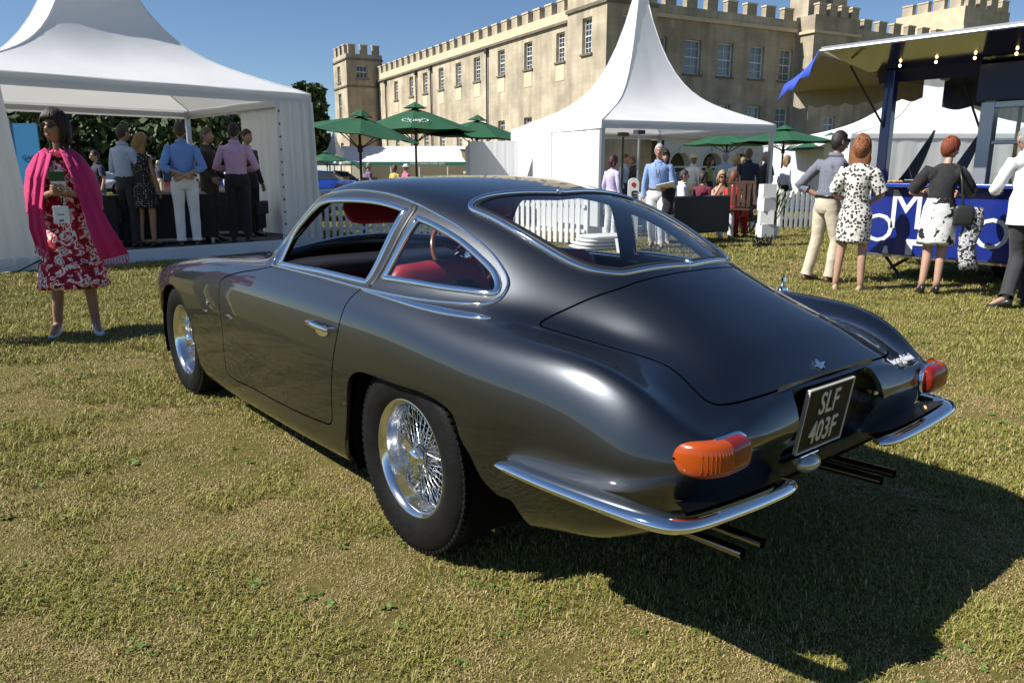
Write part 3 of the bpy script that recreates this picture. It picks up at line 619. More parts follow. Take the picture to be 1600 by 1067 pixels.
def control_net():
    ys=np.array(ST)
    P=np.zeros((len(ys),len(RAILS),3))
    for j,r in enumerate(RAILS):
        k=np.array(r)
        P[:,j,0]=-pchip(k[:,0],k[:,1],ys)
        P[:,j,1]=ys
        P[:,j,2]=pchip(k[:,0],k[:,2],ys)
    # nose cap and tail cap: shrinking rings
    def ring(base,s,y,c):
        q=base.copy(); q[:,0]*=s; q[:,2]=c+(q[:,2]-c)*s; q[:,1]=y; return q
    nose=[ring(P[0],s,y,.46) for s,y in ((0,3.43),(.4,3.43),(.8,3.435))]
    last=P[-1]
    tail=[ring(last,s,y,.59) for s,y in ((.955,-1.126),(.86,-1.134),(.6,-1.134),(.3,-1.134),(0,-1.134))]
    net=np.concatenate([np.array(nose),P,np.array(tail)],0)
    # tail: ridge at lamp height, upper band leans forward, lower panel tucks under
    nT=len(tail); nN=len(net)
    for i in range(nN-nT-2,nN):
        w=min(1.,(i-(nN-nT-3))/3.)
        z=net[i,:,2]
        net[i,:,1]+=w*np.interp(z,[.40,.50,.60,.645,.68,.74,.80],[.075,.060,.015,-.022,-.004,.030,.04])
    return net
NET=control_net()
NU,NV=NET.shape[:2]
def padded():
    N=np.concatenate([NET[:1],NET,NET[-1:]],0)
    m0=N[:,1:2].copy(); m0[...,0]*=-1
    m1=N[:,-2:-1].copy(); m1[...,0]*=-1
    return np.concatenate([m0,N,m1],1)
PAD=padded()
def basis(t):
    return np.stack([(1-t)**3,3*t**3-6*t*t+4,-3*t**3+3*t*t+3*t+1,t**3],-1)/6
def dbasis(t):
    return np.stack([-(1-t)**2*3,9*t*t-12*t,-9*t*t+6*t+3,3*t*t],-1)/6
def surf(u,v,normal=False):
    u=np.asarray(u,float); v=np.asarray(v,float)
    iu=np.clip(np.floor(u).astype(int),0,NU-2); iv=np.clip(np.floor(v).astype(int),0,NV-2)
    tu=u-iu; tv=v-iv
    bu,bv=basis(tu),basis(tv)
    K=np.arange(4)
    G=PAD[(iu[...,None]+K)[...,:,None],(iv[...,None]+K)[...,None,:]]
    p=np.einsum('...a,...b,...abc->...c',bu,bv,G)
    if not normal: return p
    du=np.einsum('...a,...b,...abc->...c',dbasis(tu),bv,G)
    dv=np.einsum('...a,...b,...abc->...c',bu,dbasis(tv),G)
    n=np.cross(du,dv); n/=np.maximum(np.linalg.norm(n,axis=-1,keepdims=True),1e-12)
    return p,n
UVL={
 'trim_outer':[(17.67,5.49),(21.44,5.7),(23.65,5.95),(25.42,5.78),(26.88,5.31),(27.41,5.11),(27.56,4.7),(27.53,4.16),(27.28,3.79),(26.7,3.4),(25.8,3.16),(24.88,3.07),(24.01,2.99),(23.18,2.94),(22.37,2.93),(21.51,2.91),(20.61,2.93),(19.88,2.92),(19.09,2.83),(18.33,3.16),(17.58,3.46)],
 'door_glass':[(18.06,5.3),(18.36,3.73),(18.96,3.36),(19.62,3.18),(20.17,3.15),(20.89,3.18),(21.76,3.19),(22.6,3.18),(23.39,3.19),(23.93,3.21),(23.79,4.19),(23.55,5.47),(22.48,5.44),(21.32,5.38),(19.91,5.38)],
 'quarter_glass':[(24.38,3.3),(25.06,3.31),(25.96,3.41),(26.69,3.64),(27.11,3.87),(27.36,4.19),(27.43,4.52),(27.31,4.71),(26.68,4.81),(25.97,4.91),(24.67,5.02),(24.02,5.07)],
 'rear_glass':[(25.32,0.0),(25.16,0.81),(25.11,1.51),(25.19,1.99),(25.34,2.26),(25.5,2.33),(26.12,2.3),(26.86,2.33),(27.89,2.36),(28.38,2.32),(28.81,2.16),(29.23,1.79),(29.44,1.4),(29.74,0.12)],
 'lid':[(30.12,0.1),(30.06,0.87),(29.85,1.86),(29.71,2.39),(29.24,3.67),(28.87,4.71),(28.79,5.23),(28.86,5.49),(29.03,5.56),(29.59,5.46),(30.58,5.21),(31.65,4.89),(32.64,4.63),(33.29,4.61),(34.08,4.68),(34.74,4.6),(35.22,4.29),(35.68,3.34),(36.19,1.88),(36.57,0.79),(36.86,0.11)],
 'door':[(17.88,5.32),(16.56,6.66),(13.3,7.79),(12.86,8.39),(13.08,9.75),(12.84,10.7),(13.17,11.15),(16.73,11.14),(20.22,11.13),(21.99,11.07),(22.61,10.97),(22.76,10.38),(22.97,9.58),(23.22,8.61),(23.31,7.62),(23.42,6.59)],
 'rear_arch':[(23.02,11.65),(23.43,10.66),(23.64,9.91),(23.94,9.61),(24.38,9.48),(25.68,9.45),(26.78,9.4),(27.5,9.47),(27.92,9.65),(28.15,10.1),(28.46,10.38),(28.74,10.73),(29.22,11.02),(29.76,11.14)],
 'front_arch':[(6.7,10.25),(7.24,9.59),(8.1,8.85),(8.51,8.67),(8.98,8.74),(9.59,9.24),(10.02,9.94),(10.1,10.57),(10.25,11.34),(10.49,11.64)],
 'sill':[(14.37,11.93),(19.29,11.93),(22.83,11.85)],
 'lowrear':[(30.39,11.5),(32.03,11.46),(34.39,11.74)],
 'handle':[(21.88,8.56),(23.04,8.61)],
 'emblem':[(11.67,9.12),(12.11,9.19)],
 'belt_shine':[(28.27,6.15)],
 'bumper_front':[(29.65,10.25)],
}
PAINT=mat('graphite_metallic_paint',(.066,.072,.080),.36,1.0,coat=1.0,coat_rough=.015)
def _flake(m):
    n=m.node_tree; b=[q for q in n.nodes if q.type=='BSDF_PRINCIPLED'][0]
    tc=n.nodes.new('ShaderNodeTexCoord'); v=n.nodes.new('ShaderNodeTexVoronoi'); v.inputs['Scale'].default_value=420
    n.links.new(tc.outputs['Object'],v.inputs['Vector'])
    bp=n.nodes.new('ShaderNodeBump'); bp.inputs['Strength'].default_value=.07; bp.inputs['Distance'].default_value=.002
    n.links.new(v.outputs['Distance'],bp.inputs['Height']); n.links.new(bp.outputs[0],b.inputs['Normal'])
_flake(PAINT)
CHROME=mat('chrome',(.86,.87,.88),.045,1.0)
POLISHED=mat('polished_alloy',(.80,.80,.79),.13,1.0,bump=.03,bscale=30)
RUBBER=mat('tyre_rubber',(.009,.009,.009),.6,0,spec=.12,bump=.12,bscale=90,vary=.3,scale=20)
BLACKTRIM=mat('black_trim',(.012,.012,.013),.45)
UNDER=mat('underbody_black',(.008,.008,.008),.9,spec=.03)
RED_LEATHER=mat('red_leather',(.32,.025,.035),.42,bump=.1,bscale=140,vary=.15,scale=9)
DARK_LEATHER=mat('dark_leather',(.014,.014,.016),.45,bump=.1,bscale=160)
WOOD=mat('wood_rim',(.22,.075,.022),.25,coat=.6)
GLASS=glass_mat('car_glass',(.90,.93,.94),1.0,1.55)
AMBER=mat('amber_lens',(.36,.055,.005),.2,coat=.3); REDLENS=mat('red_lens',(.20,.010,.005),.2,coat=.3)
for m_ in (AMBER,REDLENS):
    b_=[q for q in m_.node_tree.nodes if q.type=='BSDF_PRINCIPLED'][0]; b_.inputs['Subsurface Weight'].default_value=.0
PIPE=mat('exhaust_steel',(.28,.27,.24),.25,1.0)
SCRIPT=mat('script_chrome',(.85,.86,.88),.3,.4)
LAMPGLASS=mat('clear_lens',(.5,.52,.52),.06,.6)
PLATE_BLACK=mat('plate_black',(.006,.006,.006),.4,spec=.15); PLATE_SILVER=mat('plate_silver',(.62,.6,.52),.35,.3)

def spline(pts,closed,n_per=10,corners=()):
    P=np.array(pts,float); N=len(P); out=[]
    segs=N if closed else N-1
    for i in range(segs):
        i1=(i+1)%N
        p1,p2=P[i],P[i1]
        p0=P[i-1] if (closed or i>0) else 2*p1-p2
        p3=P[(i+2)%N] if (closed or i+2<N) else 2*p2-p1
        if i in corners: p0=2*p1-p2
        if i1 in corners: p3=2*p2-p1
        # centripetal-ish: plain Catmull-Rom with tension
        for t in np.linspace(0,1,n_per,endpoint=False):
            m1=(p2-p0)*.45; m2=(p3-p1)*.45
            out.append((2*t**3-3*t*t+1)*p1+(t**3-2*t*t+t)*m1+(-2*t**3+3*t*t)*p2+(t**3-t*t)*m2)
    if not closed: out.append(P[-1])
    return np.array(out)
def resample(uv,step,closed):
    Q=np.vstack([uv,uv[:1]]) if closed else uv
    X=surf(Q[:,0],Q[:,1]); L=np.concatenate([[0],np.cumsum(np.linalg.norm(np.diff(X,axis=0),axis=1))])
    n=max(4,int(L[-1]/step)); s=np.linspace(0,L[-1],n+1)
    R=np.stack([np.interp(s,L,Q[:,k]) for k in (0,1)],1)
    return R[:-1] if closed else R
def S3(uv,off=0.):
    p,n=surf(uv[:,0],uv[:,1],True); n=-n      # outward
    return p+n*off,n
def duv(uv,vec):
    # uv step that moves the surface point by the 3-D vector
    h=1e-3
    u,v=uv[:,0],uv[:,1]
    a=(surf(u+h,v)-surf(u-h,v))/(2*h); b=(surf(u,v+h)-surf(u,v-h))/(2*h)
    aa=(a*a).sum(1);bb=(b*b).sum(1);ab=(a*b).sum(1);av=(a*vec).sum(1);bv=(b*vec).sum(1)
    det=np.maximum(aa*bb-ab*ab,1e-9)
    return np.stack([(bb*av-ab*bv)/det,(aa*bv-ab*av)/det],1)
def tangents(X,closed):
    if closed: t=np.roll(X,-1,0)-np.roll(X,1,0)
    else:
        t=np.empty_like(X); t[1:-1]=X[2:]-X[:-2]; t[0]=X[1]-X[0]; t[-1]=X[-1]-X[-2]
    return t/np.maximum(np.linalg.norm(t,axis=1,keepdims=True),1e-9)
def signed_area(uv): return .5*np.sum(uv[:,0]*np.roll(uv[:,1],-1)-np.roll(uv[:,0],-1)*uv[:,1])
def offset_uv(uv,d,closed=True):
    # move outline outward (d>0) by d metres on the surface
    X,n=S3(uv); t=tangents(X,closed); b=np.cross(t,n)
    out=uv+duv(uv,b*d)
    if abs(signed_area(out))<abs(signed_area(uv)) and d>0 or abs(signed_area(out))>abs(signed_area(uv)) and d<0:
        out=uv-duv(uv,b*d)
    return out
def inside(poly,pts):
    x,y=pts[:,0],pts[:,1]; c=np.zeros(len(pts),bool); n=len(poly); j=n-1
    for i in range(n):
        xi,yi=poly[i]; xj,yj=poly[j]
        m=((yi>y)!=(yj>y))
        with np.errstate(divide='ignore',invalid='ignore'):
            xx=(xj-xi)*(y-yi)/(yj-yi+1e-30)+xi
        c^=m&(x<xx); j=i
    return c
def invert(pts,drop):
    # find (u,v) on the left half whose surface point matches pts when axis `drop` is ignored
    keep=[k for k in range(3) if k!=drop]
    us=np.linspace(0,NU-1,260); vs=np.linspace(0,NV-1,130)
    U,V=np.meshgrid(us,vs,indexing='ij'); G,Nn=surf(U,V,True); Nn=-Nn
    ok={0:Nn[...,0]<-.15,1:Nn[...,1]<-.15,2:Nn[...,2]>.15}[drop]
    out=[]
    for q in pts:
        d=sum((G[...,k]-q[k])**2 for k in keep); d=np.where(ok,d,1e9)
        k=np.unravel_index(np.argmin(d),d.shape); u,v=us[k[0]],vs[k[1]]
        for _ in range(12):
            h=1e-3; p0=surf(u,v); e=np.array([q[k]-p0[k] for k in keep])
            J=np.stack([[(surf(u+h,v)-p0)[k]/h for k in keep],[(surf(u,v+h)-p0)[k]/h for k in keep]],1)
            s=np.linalg.solve(J.T@J+1e-8*np.eye(2),J.T@e); s=np.clip(s,-.4,.4)
            u=float(np.clip(u+s[0],0,NU-1)); v=float(np.clip(v+s[1],0,NV-1))
        out.append((u,v))
    return np.array(out)

VMAX=NV-1.0
def half_open(l,n_per=8,corners=()):     # outline that starts and ends on the centre line
    l=[list(q) for q in l]; l[0][1]=0.; l[-1][1]=0.
    return spline(l,False,n_per,corners)
OUT={}
OUT['door_glass']=resample(spline(UVL['door_glass'],True,8,(0,9,11)),.014,True)
OUT['quarter_glass']=resample(spline(UVL['quarter_glass'],True,8,(0,11)),.014,True)
OUT['door']=resample(spline([(17.75,5.62)]+UVL['door'][1:15]+[(23.38,7.0),(23.52,5.98),(21.4,5.76),(19.5,5.66)],True,8,(0,16)),.014,True)
OUT['rear_glass']=resample(half_open(UVL['rear_glass']),.014,False)
OUT['lid']=resample(half_open(UVL['lid'],8),.014,False)
OUT['windscreen']=resample(half_open([(19.0,0),(18.95,1.2),(18.8,1.9),(18.35,2.35),(17.6,2.7),(16.7,3.0),(16.0,3.1),(15.6,2.9),(15.15,2.2),(14.75,1.2),(14.6,0)]),.016,False)
OUT['bonnet']=resample(half_open([(13.7,0),(13.75,1.5),(13.8,2.6),(13.5,3.0),(12.5,3.2),(9,3.25),(6.9,3.0),(6.1,2.2),(5.9,1.0),(5.85,0)],8),.02,False)
ra=[tuple(q) for q in UVL['rear_arch']]
OUT['rear_arch']=resample(spline([(22.9,12.6),(23.02,11.75)]+ra[1:]+[(30.0,11.9),(30.0,12.6)],True,8,(0,len(ra)+2)),.014,True)
fa=[tuple(q) for q in UVL['front_arch']]
OUT['front_arch']=resample(spline([(6.1,12.6),(6.3,11.4)]+fa+[(10.6,12.6)],True,8,(0,len(fa)+2)),.014,True)
tail=invert([(0,-1.12,.732),(-.10,-1.12,.732),(-.20,-1.12,.732),(-.215,-1.12,.724),(-.225,-1.12,.70),(-.232,-1.12,.67),(-.238,-1.12,.645),(-.24,-1.12,.61),(-.238,-1.12,.57),(-.23,-1.12,.535),(-.215,-1.12,.517),(-.18,-1.12,.51),(-.09,-1.12,.51),(0,-1.12,.51)],1)
tail[0,1]=0; tail[-1,1]=VMAX
OUT['tail']=resample(spline(tail,False,6),.012,False)
def closed_half(o):   # close along the centre line for point tests
    return o
GAP=.0035
REG=[]   # (name, inner polygon)
CON=[]   # constraint polylines (uv, closed)
for k in ('door_glass','quarter_glass','rear_arch','front_arch'): CON.append((OUT[k],True))
for k in ('rear_glass','windscreen','tail'): CON.append((OUT[k],False))
POLY=dict((k,OUT[k]) for k in ('door_glass','quarter_glass','rear_arch','front_arch','rear_glass','windscreen'))
POLY['tail']=np.vstack([OUT['tail'],[[NU-1.0,VMAX],[NU-1.0,0.]]])
for k in ('door','lid','bonnet'):
    cl=(k=='door')
    a=offset_uv(OUT[k],GAP,cl); b=offset_uv(OUT[k],-GAP,cl)
    if not cl:
        for q in (a,b): q[0,1]=0; q[-1,1]=0
    POLY[k+'_o']=a; POLY[k+'_i']=b; CON.append((a,cl)); CON.append((b,cl))

def car_mesh():
    # grid points
    cu=[]
    X0=surf(np.linspace(0,NU-1,400),np.full(400,7.0)); 
    us=[0.]
    for i in range(NU-1):
        d=np.linalg.norm(NET[i+1,7]-NET[i,7]); k=max(2,int(math.ceil(d/(.024 if i>9 else .045))))
        us+= [i+(j+1)/k for j in range(k)]
    vs=[0.]
    for j in range(NV-1):
        d=np.linalg.norm(NET[24,j+1]-NET[24,j]); k=max(2,int(math.ceil(d/(.022 if j<12 else .12))))
        vs+=[j+(i+1)/k for i in range(k)]
    U,V=np.meshgrid(us,vs,indexing='ij'); G=np.stack([U.ravel(),V.ravel()],1)
    G=G[(G[:,0]>=.6)]
    SCL=np.array([.13,.085])
    keep=np.ones(len(G),bool)
    edge=(G[:,1]<1e-6)|(G[:,1]>VMAX-1e-6)|(G[:,0]>NU-1-1e-6)|(G[:,0]<.61)
    allc=np.vstack([c for c,_ in CON])*SCL
    g=G*SCL
    for k in range(0,len(g),2000):
        d=((g[k:k+2000,None,:]-allc[None])**2).sum(-1).min(1)
        keep[k:k+2000]=d>.0085**2
    ends=np.array([c[e] for c,cl in CON if not cl for e in (0,-1)])*SCL
    for e in ends: keep&=~(edge&(((g-e)**2).sum(1)<.006**2))
    G=G[keep|((G[:,1]<1e-6)&((((G*SCL)[:,None]-ends[None])**2).sum(-1).min(1)>.006**2))]
    pts=[Vector(q) for q in (G*SCL)]; edges=[]
    for c,cl in CON:
        b=len(pts); n=len(c); pts+=[Vector(q) for q in c*SCL]
        edges+=[(b+i,b+i+1) for i in range(n-1)]+([(b+n-1,b)] if cl else [])
    r=delaunay_2d_cdt(pts,edges,[],0,1e-6)
    uv=np.array([tuple(q) for q in r[0]])/SCL; tri=np.array([t for t in r[2] if len(t)==3])
    uv[:,1]=np.clip(uv[:,1],0,VMAX); uv[:,0]=np.clip(uv[:,0],0,NU-1)
    # drop slivers outside of the domain
    c=uv[tri].mean(1)
    reg=np.full(len(tri),'body',dtype=object)
    for k in ('door_o','lid_o','bonnet_o'): reg[inside(POLY[k],c)]='gap'
    for k in ('door','lid','bonnet'): reg[inside(POLY[k+'_i'],c)]=k
    for k in ('door_glass','quarter_glass','rear_glass','windscreen','rear_arch','front_arch'): reg[inside(POLY[k],c)]=k
    reg[inside(POLY['tail'],c)&(c[:,0]>30)]='tail'
    return uv,tri,reg
UVT,TRI,REG=car_mesh()
PT,NT=S3(UVT)
def flip_if(t):   # consistent outward winding
    a,b,c=PT[t[:,0]],PT[t[:,1]],PT[t[:,2]]
    s=(np.cross(b-a,c-a)*NT[t].mean(1)).sum(1)<0
    t=t.copy(); t[s]=t[s][:,::-1]; return t
TRI=flip_if(TRI)
def panel(name,tri,m,parent,off=0.,flange=0.,mirror='both',reverse=False):
    """mesh from surface triangles; mirror: 'both' halves in one mesh, 'left' or 'right' alone"""
    idx=np.unique(tri); mp=-np.ones(len(UVT),int); mp[idx]=np.arange(len(idx))
    P=PT[idx]+NT[idx]*off; N=NT[idx].copy(); T=mp[tri]
    centre=np.abs(UVT[idx,1])<1e-6
    if flange:
        e=np.sort(np.concatenate([T[:,[0,1]],T[:,[1,2]],T[:,[2,0]]]),1); d=np.concatenate([T[:,[0,1]],T[:,[1,2]],T[:,[2,0]]])
        key=e[:,0].astype(np.int64)*10**7+e[:,1]; un,first,cnt=np.unique(key,return_index=True,return_counts=True)
        bd=d[first[cnt==1]]
        vv=UVT[idx,1]; uu=UVT[idx,0]
        bad=((vv[bd]<1e-6).all(1))|((vv[bd]>VMAX-1e-6).all(1))|((uu[bd]<.7).all(1))
        bd=bd[~bad]; n0=len(P)
        q=np.unique(bd); m1=-np.ones(n0,int); m1[q]=np.arange(len(q))
        top=P[q]; low=P[q]-N[q]*flange
        # sideways normal for the folded edge
        side=np.zeros((len(q),3))
        for a,b in bd:
            t=P[b]-P[a]; s=np.cross(t,N[a]); s/=max(np.linalg.norm(s),1e-9)
            side[m1[a]]+=s; side[m1[b]]+=s
        side/=np.maximum(np.linalg.norm(side,axis=1,keepdims=True),1e-9)
        P=np.vstack([P,top,low]); N=np.vstack([N,side,side])
        k=len(q); F=[]
        for a,b in bd:
            i,j=n0+m1[a],n0+m1[b]; F+=[(j,i,i+k),(j,i+k,j+k)]
        T=np.vstack([T,np.array(F)])
    def mir(P,N,T): 
        P2=P*[-1,1,1]; N2=N*[-1,1,1]; return P2,N2,T[:,::-1]
    if mirror=='right': P,N,T=mir(P,N,T)
    elif mirror=='both':
        P2,N2,T2=mir(P,N,T); T=np.vstack([T,T2+len(P)]); P=np.vstack([P,P2]); N=np.vstack([N,N2])
    if reverse: T=T[:,::-1]; N=-N
    me=bpy.data.meshes.new(name); me.from_pydata(P.tolist(),[],T.tolist())
    me.polygons.foreach_set('use_smooth',[True]*len(T)); me.materials.append(m); me.update()
    me.normals_split_custom_set_from_vertices(N.tolist())
    o=bpy.data.objects.new(name,me); COL.objects.link(o); o.parent=parent
    return o
def strip(mb,uv,prof,closed=True,off=0.,mirror=False,width=None):
    """sweep a flat profile [(lateral,height)...] along a surface polyline"""
    X,n=S3(uv,off); t=tangents(X,closed); b=np.cross(t,n)
    K=len(prof); vs=[]
    for i in range(len(X)):
        w=width[i] if width is not None else 1.0
        for l,h in prof: vs.append(X[i]+b[i]*l*w+n[i]*h)
    vs=np.array(vs); fs=[]; N=len(X)
    for i in range(N if closed else N-1):
        j=(i+1)%N
        for k in range(K-1): fs.append((i*K+k,j*K+k,j*K+k+1,i*K+k+1))
    if not closed:
        fs.append(tuple(range(K))); fs.append(tuple(reversed([(N-1)*K+k for k in range(K)])))
    mb.add(vs.tolist(),fs)
    if mirror: mb.add((vs*[-1,1,1]).tolist(),[tuple(reversed(q)) for q in fs])
def bead(w,h,n=6):   # rounded trim profile
    return [(-w/2,-.003)]+[(-w/2*math.cos(math.pi*k/n),h*math.sin(math.pi*k/n)**.7) for k in range(n+1)]+[(w/2,-.003)]

CAR=thing('parked_car','dark graphite grey vintage coupe parked on the lawn in the foreground','car')
sel=lambda *k: TRI[np.isin(REG,k)]
cvb=UVT[TRI].mean(1); zc_=PT[TRI].mean(1)[:,2]; lowsel=(REG=='body')&(((cvb[:,1]>12.15)&(cvb[:,0]>3)&(cvb[:,0]<38)))
REG[lowsel]='under'
body_o=panel('body_shell',sel('body'),PAINT,CAR,flange=.016)
panel('underbody',sel('under'),UNDER,CAR)
for s_ in ('left','right'): 
    dr=panel('door',sel('door'),PAINT,CAR,flange=.016,mirror=s_)
    if s_=='left': DOOR=dr
    else: DOOR_R=dr
LID=panel('boot_lid',sel('lid'),PAINT,CAR,flange=.016)
panel('bonnet',sel('bonnet'),PAINT,CAR,flange=.016)
panel('shut_line_backing',sel('gap'),UNDER,CAR,off=-.014)
panel('rear_window',sel('rear_glass'),GLASS,CAR,off=-.002)
panel('windscreen',sel('windscreen'),GLASS,CAR,off=-.002)
for s_ in ('left','right'): panel('quarter_window',sel('quarter_glass'),GLASS,CAR,off=-.002,mirror=s_)
# inner lining of the cabin (roof, pillars)
cab=UVT[TRI].mean(1); cabsel=TRI[(REG=='body')&(cab[:,1]<5.2)&(cab[:,0]>16.5)&(cab[:,0]<30.0)]
HEADLINING=mat('headlining',(.02,.019,.02),.8)
panel('headlining',cabsel,HEADLINING,CAR,off=-.028,reverse=True)
# trim
mb=MB(); strip(mb,OUT['door_glass'],[(l+.010,h) for l,h in bead(.024,.009)],mirror=False); mb.build('window_frame',CHROME,CAR,smooth=True)
mb=MB(); strip(mb,OUT['door_glass']*1.0,[(l+.010,h) for l,h in bead(.024,.009)]); 
mb.v=[(-x,y,z) for x,y,z in mb.v]; mb.f=[tuple(reversed(q)) for q in mb.f]; mb.build('window_frame',CHROME,CAR,smooth=True)
for sgn in (1,-1):
    mb=MB(); strip(mb,OUT['quarter_glass'],[(l+.010,h) for l,h in bead(.024,.010)])
    if sgn<0: mb.v=[(-x,y,z) for x,y,z in mb.v]; mb.f=[tuple(reversed(q)) for q in mb.f]
    mb.build('quarter_window_frame',CHROME,CAR,smooth=True)
tr=spline(UVL['trim_outer'],True,8,(0,))
top=resample(np.vstack([spline(UVL['trim_outer'][5:]+UVL['trim_outer'][:1],False,8)]),.014,False)
bot=resample(spline(UVL['trim_outer'][:7],False,8),.014,False)
for sgn in (1,-1):
    mb=MB(); strip(mb,top,bead(.009,.008,5),False); strip(mb,bot,bead(.011,.008,5),False)
    if sgn<0: mb.v=[(-x,y,z) for x,y,z in mb.v]; mb.f=[tuple(reversed(q)) for q in mb.f]
    mb.build('drip_rail',CHROME,CAR,smooth=True)
PILLAR=resample(spline([(24.02,3.05),(24.14,3.25),(24.0,4.2),(23.80,5.1),(23.72,5.55)],False,8),.014,False)
for sgn in (1,-1):
    mb=MB(); strip(mb,PILLAR,bead(.026,.0045,5),False)
    if sgn<0: mb.v=[(-x,y,z) for x,y,z in mb.v]; mb.f=[tuple(reversed(q)) for q in mb.f]
    mb.build('pillar_seal',BLACKTRIM,CAR,smooth=True)
# tapered bright finisher below the quarter window
fin=resample(spline([(23.6,6.12),(24.6,6.25),(25.7,6.32),(26.7,6.22),(27.4,6.1),(27.9,6.0)],False,8),.014,False)
wf=np.interp(np.linspace(0,1,len(fin)),[0,.3,.7,.9,.97,1],[.25,.6,1.0,1.0,.7,.15])
for sgn in (1,-1):
    mb=MB(); strip(mb,fin,bead(.030,.006,6),False,width=wf)
    if sgn<0: mb.v=[(-x,y,z) for x,y,z in mb.v]; mb.f=[tuple(reversed(q)) for q in mb.f]
    mb.build('belt_finisher',CHROME,CAR,smooth=True)
def full_loop(o):     # mirror a half outline to a full closed loop (3-D)
    return o
def strip_full(name,uv,prof,m,parent):
    X,n=S3(uv); X2=X[::-1]*[-1,1,1]; n2=n[::-1]*[-1,1,1]
    Xf=np.vstack([X,X2[1:-1]]); nf=np.vstack([n,n2[1:-1]]); t=tangents(Xf,True); b=np.cross(t,nf)
    K=len(prof); vs=[]; fs=[]
    for i in range(len(Xf)):
        for l,h in prof: vs.append(Xf[i]+b[i]*l+nf[i]*h)
    N=len(Xf)
    for i in range(N):
        j=(i+1)%N
        for k in range(K-1): fs.append((i*K+k,j*K+k,j*K+k+1,i*K+k+1))
    mb=MB(); mb.add([tuple(q) for q in vs],fs); return mb.build(name,m,parent,smooth=True)
strip_full('rear_window_trim',OUT['rear_glass'],[(l+.010,h) for l,h in bead(.020,.010,8)],CHROME,CAR)
strip_full('rear_window_seal',OUT['rear_glass'],[(l-.012,h) for l,h in bead(.024,.004,5)],BLACKTRIM,CAR)
strip_full('windscreen_trim',OUT['windscreen'],[(l,h) for l,h in bead(.018,.008,6)],CHROME,CAR)
# small joint clips of the rear window trim
for k in (0,-1):
    X,n=S3(OUT['rear_glass'][[k]]); mb=MB(); mb.box((0,0,0),(.012,.03,.012),Matrix.Translation(Vector(X[0]+n[0]*.010))@Matrix.Rotation(math.radians(20),4,'X')); mb.build('trim_clip',CHROME,CAR,bevel=.003)
# window seals (dark) inside the side glass
for o_,nm in ((OUT['quarter_glass'],'window_seal'),(OUT['door_glass'],'window_seal')):
    for sgn in (1,-1):
        mb=MB(); strip(mb,o_,[(l-.006,h-.004) for l,h in bead(.012,.004,4)])
        if sgn<0: mb.v=[(-x,y,z) for x,y,z in mb.v]; mb.f=[tuple(reversed(q)) for q in mb.f]
        mb.build(nm,BLACKTRIM,CAR,smooth=True)
# tail: recessed panel behind the number plate
def pk_y(z): return -1.088+(.735-z)*.19
mb=MB(); mb.add([(-.26,pk_y(.75),.75),(.26,pk_y(.75),.75),(.26,pk_y(.49),.49),(-.26,pk_y(.49),.49)],[(0,1,2,3)]); mb.build('plate_recess_panel',PAINT,CAR)
def skin_to(y,uv):   # side wall of the recess
    X,n=S3(uv); Xf=np.vstack([X,(X[::-1]*[-1,1,1])[1:-1]]); N=len(Xf); B=Xf.copy(); B[:,1]=[pk_y(q)-.0008 for q in Xf[:,2]]
    m_=MB(); m_.add(np.vstack([Xf,B]).tolist(),[(i,(i+1)%N,N+(i+1)%N,N+i) for i in range(N)]); return m_
skin_to(-1.105,OUT['tail']).build('plate_recess_edge',PAINT,CAR)
# number plate
pl=MB(); pl.bbox(-.128,.128,-1.132,-1.124,.528,.715); PL=pl.build('number_plate',PLATE_BLACK,CAR,bevel=.003); PL.matrix_local=Matrix.Translation((-.010,-1.092,.622))@Matrix.Rotation(math.radians(8.5),4,'X')@Matrix.Diagonal((.95,1,1,1))@Matrix.Translation((0,1.128,-.6215))
bz=MB()
for a in ((-.131,.131,.7165,.7215),(-.131,.131,.5215,.5265),(-.131,-.1265,.527,.716),(.1265,.131,.527,.716)): bz.bbox(a[0],a[1],-1.136,-1.122,a[2],a[3])
bz.build('plate_border',PLATE_SILVER,PL,bevel=.002)
for tx,zz in (('SLF',.664),('403F',.575)):
    me=text_mesh(tx,.098,.0015,bold=.0012,space=1.02); me.transform(Matrix.Diagonal((.80,1,1,1))); me.materials.append(PLATE_SILVER)
    o=inst('lettering',me,PL,(0,-1.134,zz)); o.rotation_euler=(math.pi/2,0,0)
# pod lamps beside the plate, reversing lamp under it
for sx in (-1,1):
    mb=MB(); prof=[(0,.001),(.004,.018),(.02,.026),(.05,.029),(.075,.029),(.078,.024),(.078,.001)]
    m_=Matrix.Translation((sx*.30,-1.112,.664))@Matrix.Scale(-sx,4,(1,0,0))@Matrix.Diagonal((.85,.75,.95,1))
    mb.lathe(prof,20,'x',m_); mb.build('plate_lamp',CHROME,CAR,smooth=True,auto=35)
mb=MB(); mb.ell((-.045,-1.07,.478),(.052,.036,.029),18,10); rl=mb.build('reversing_lamp',LAMPGLASS,CAR,smooth=True)
mb=MB(); mb.bbox(-.095,.005,-1.08,-1.03,.501,.509); mb.build('lamp_hood',CHROME,rl,bevel=.004)
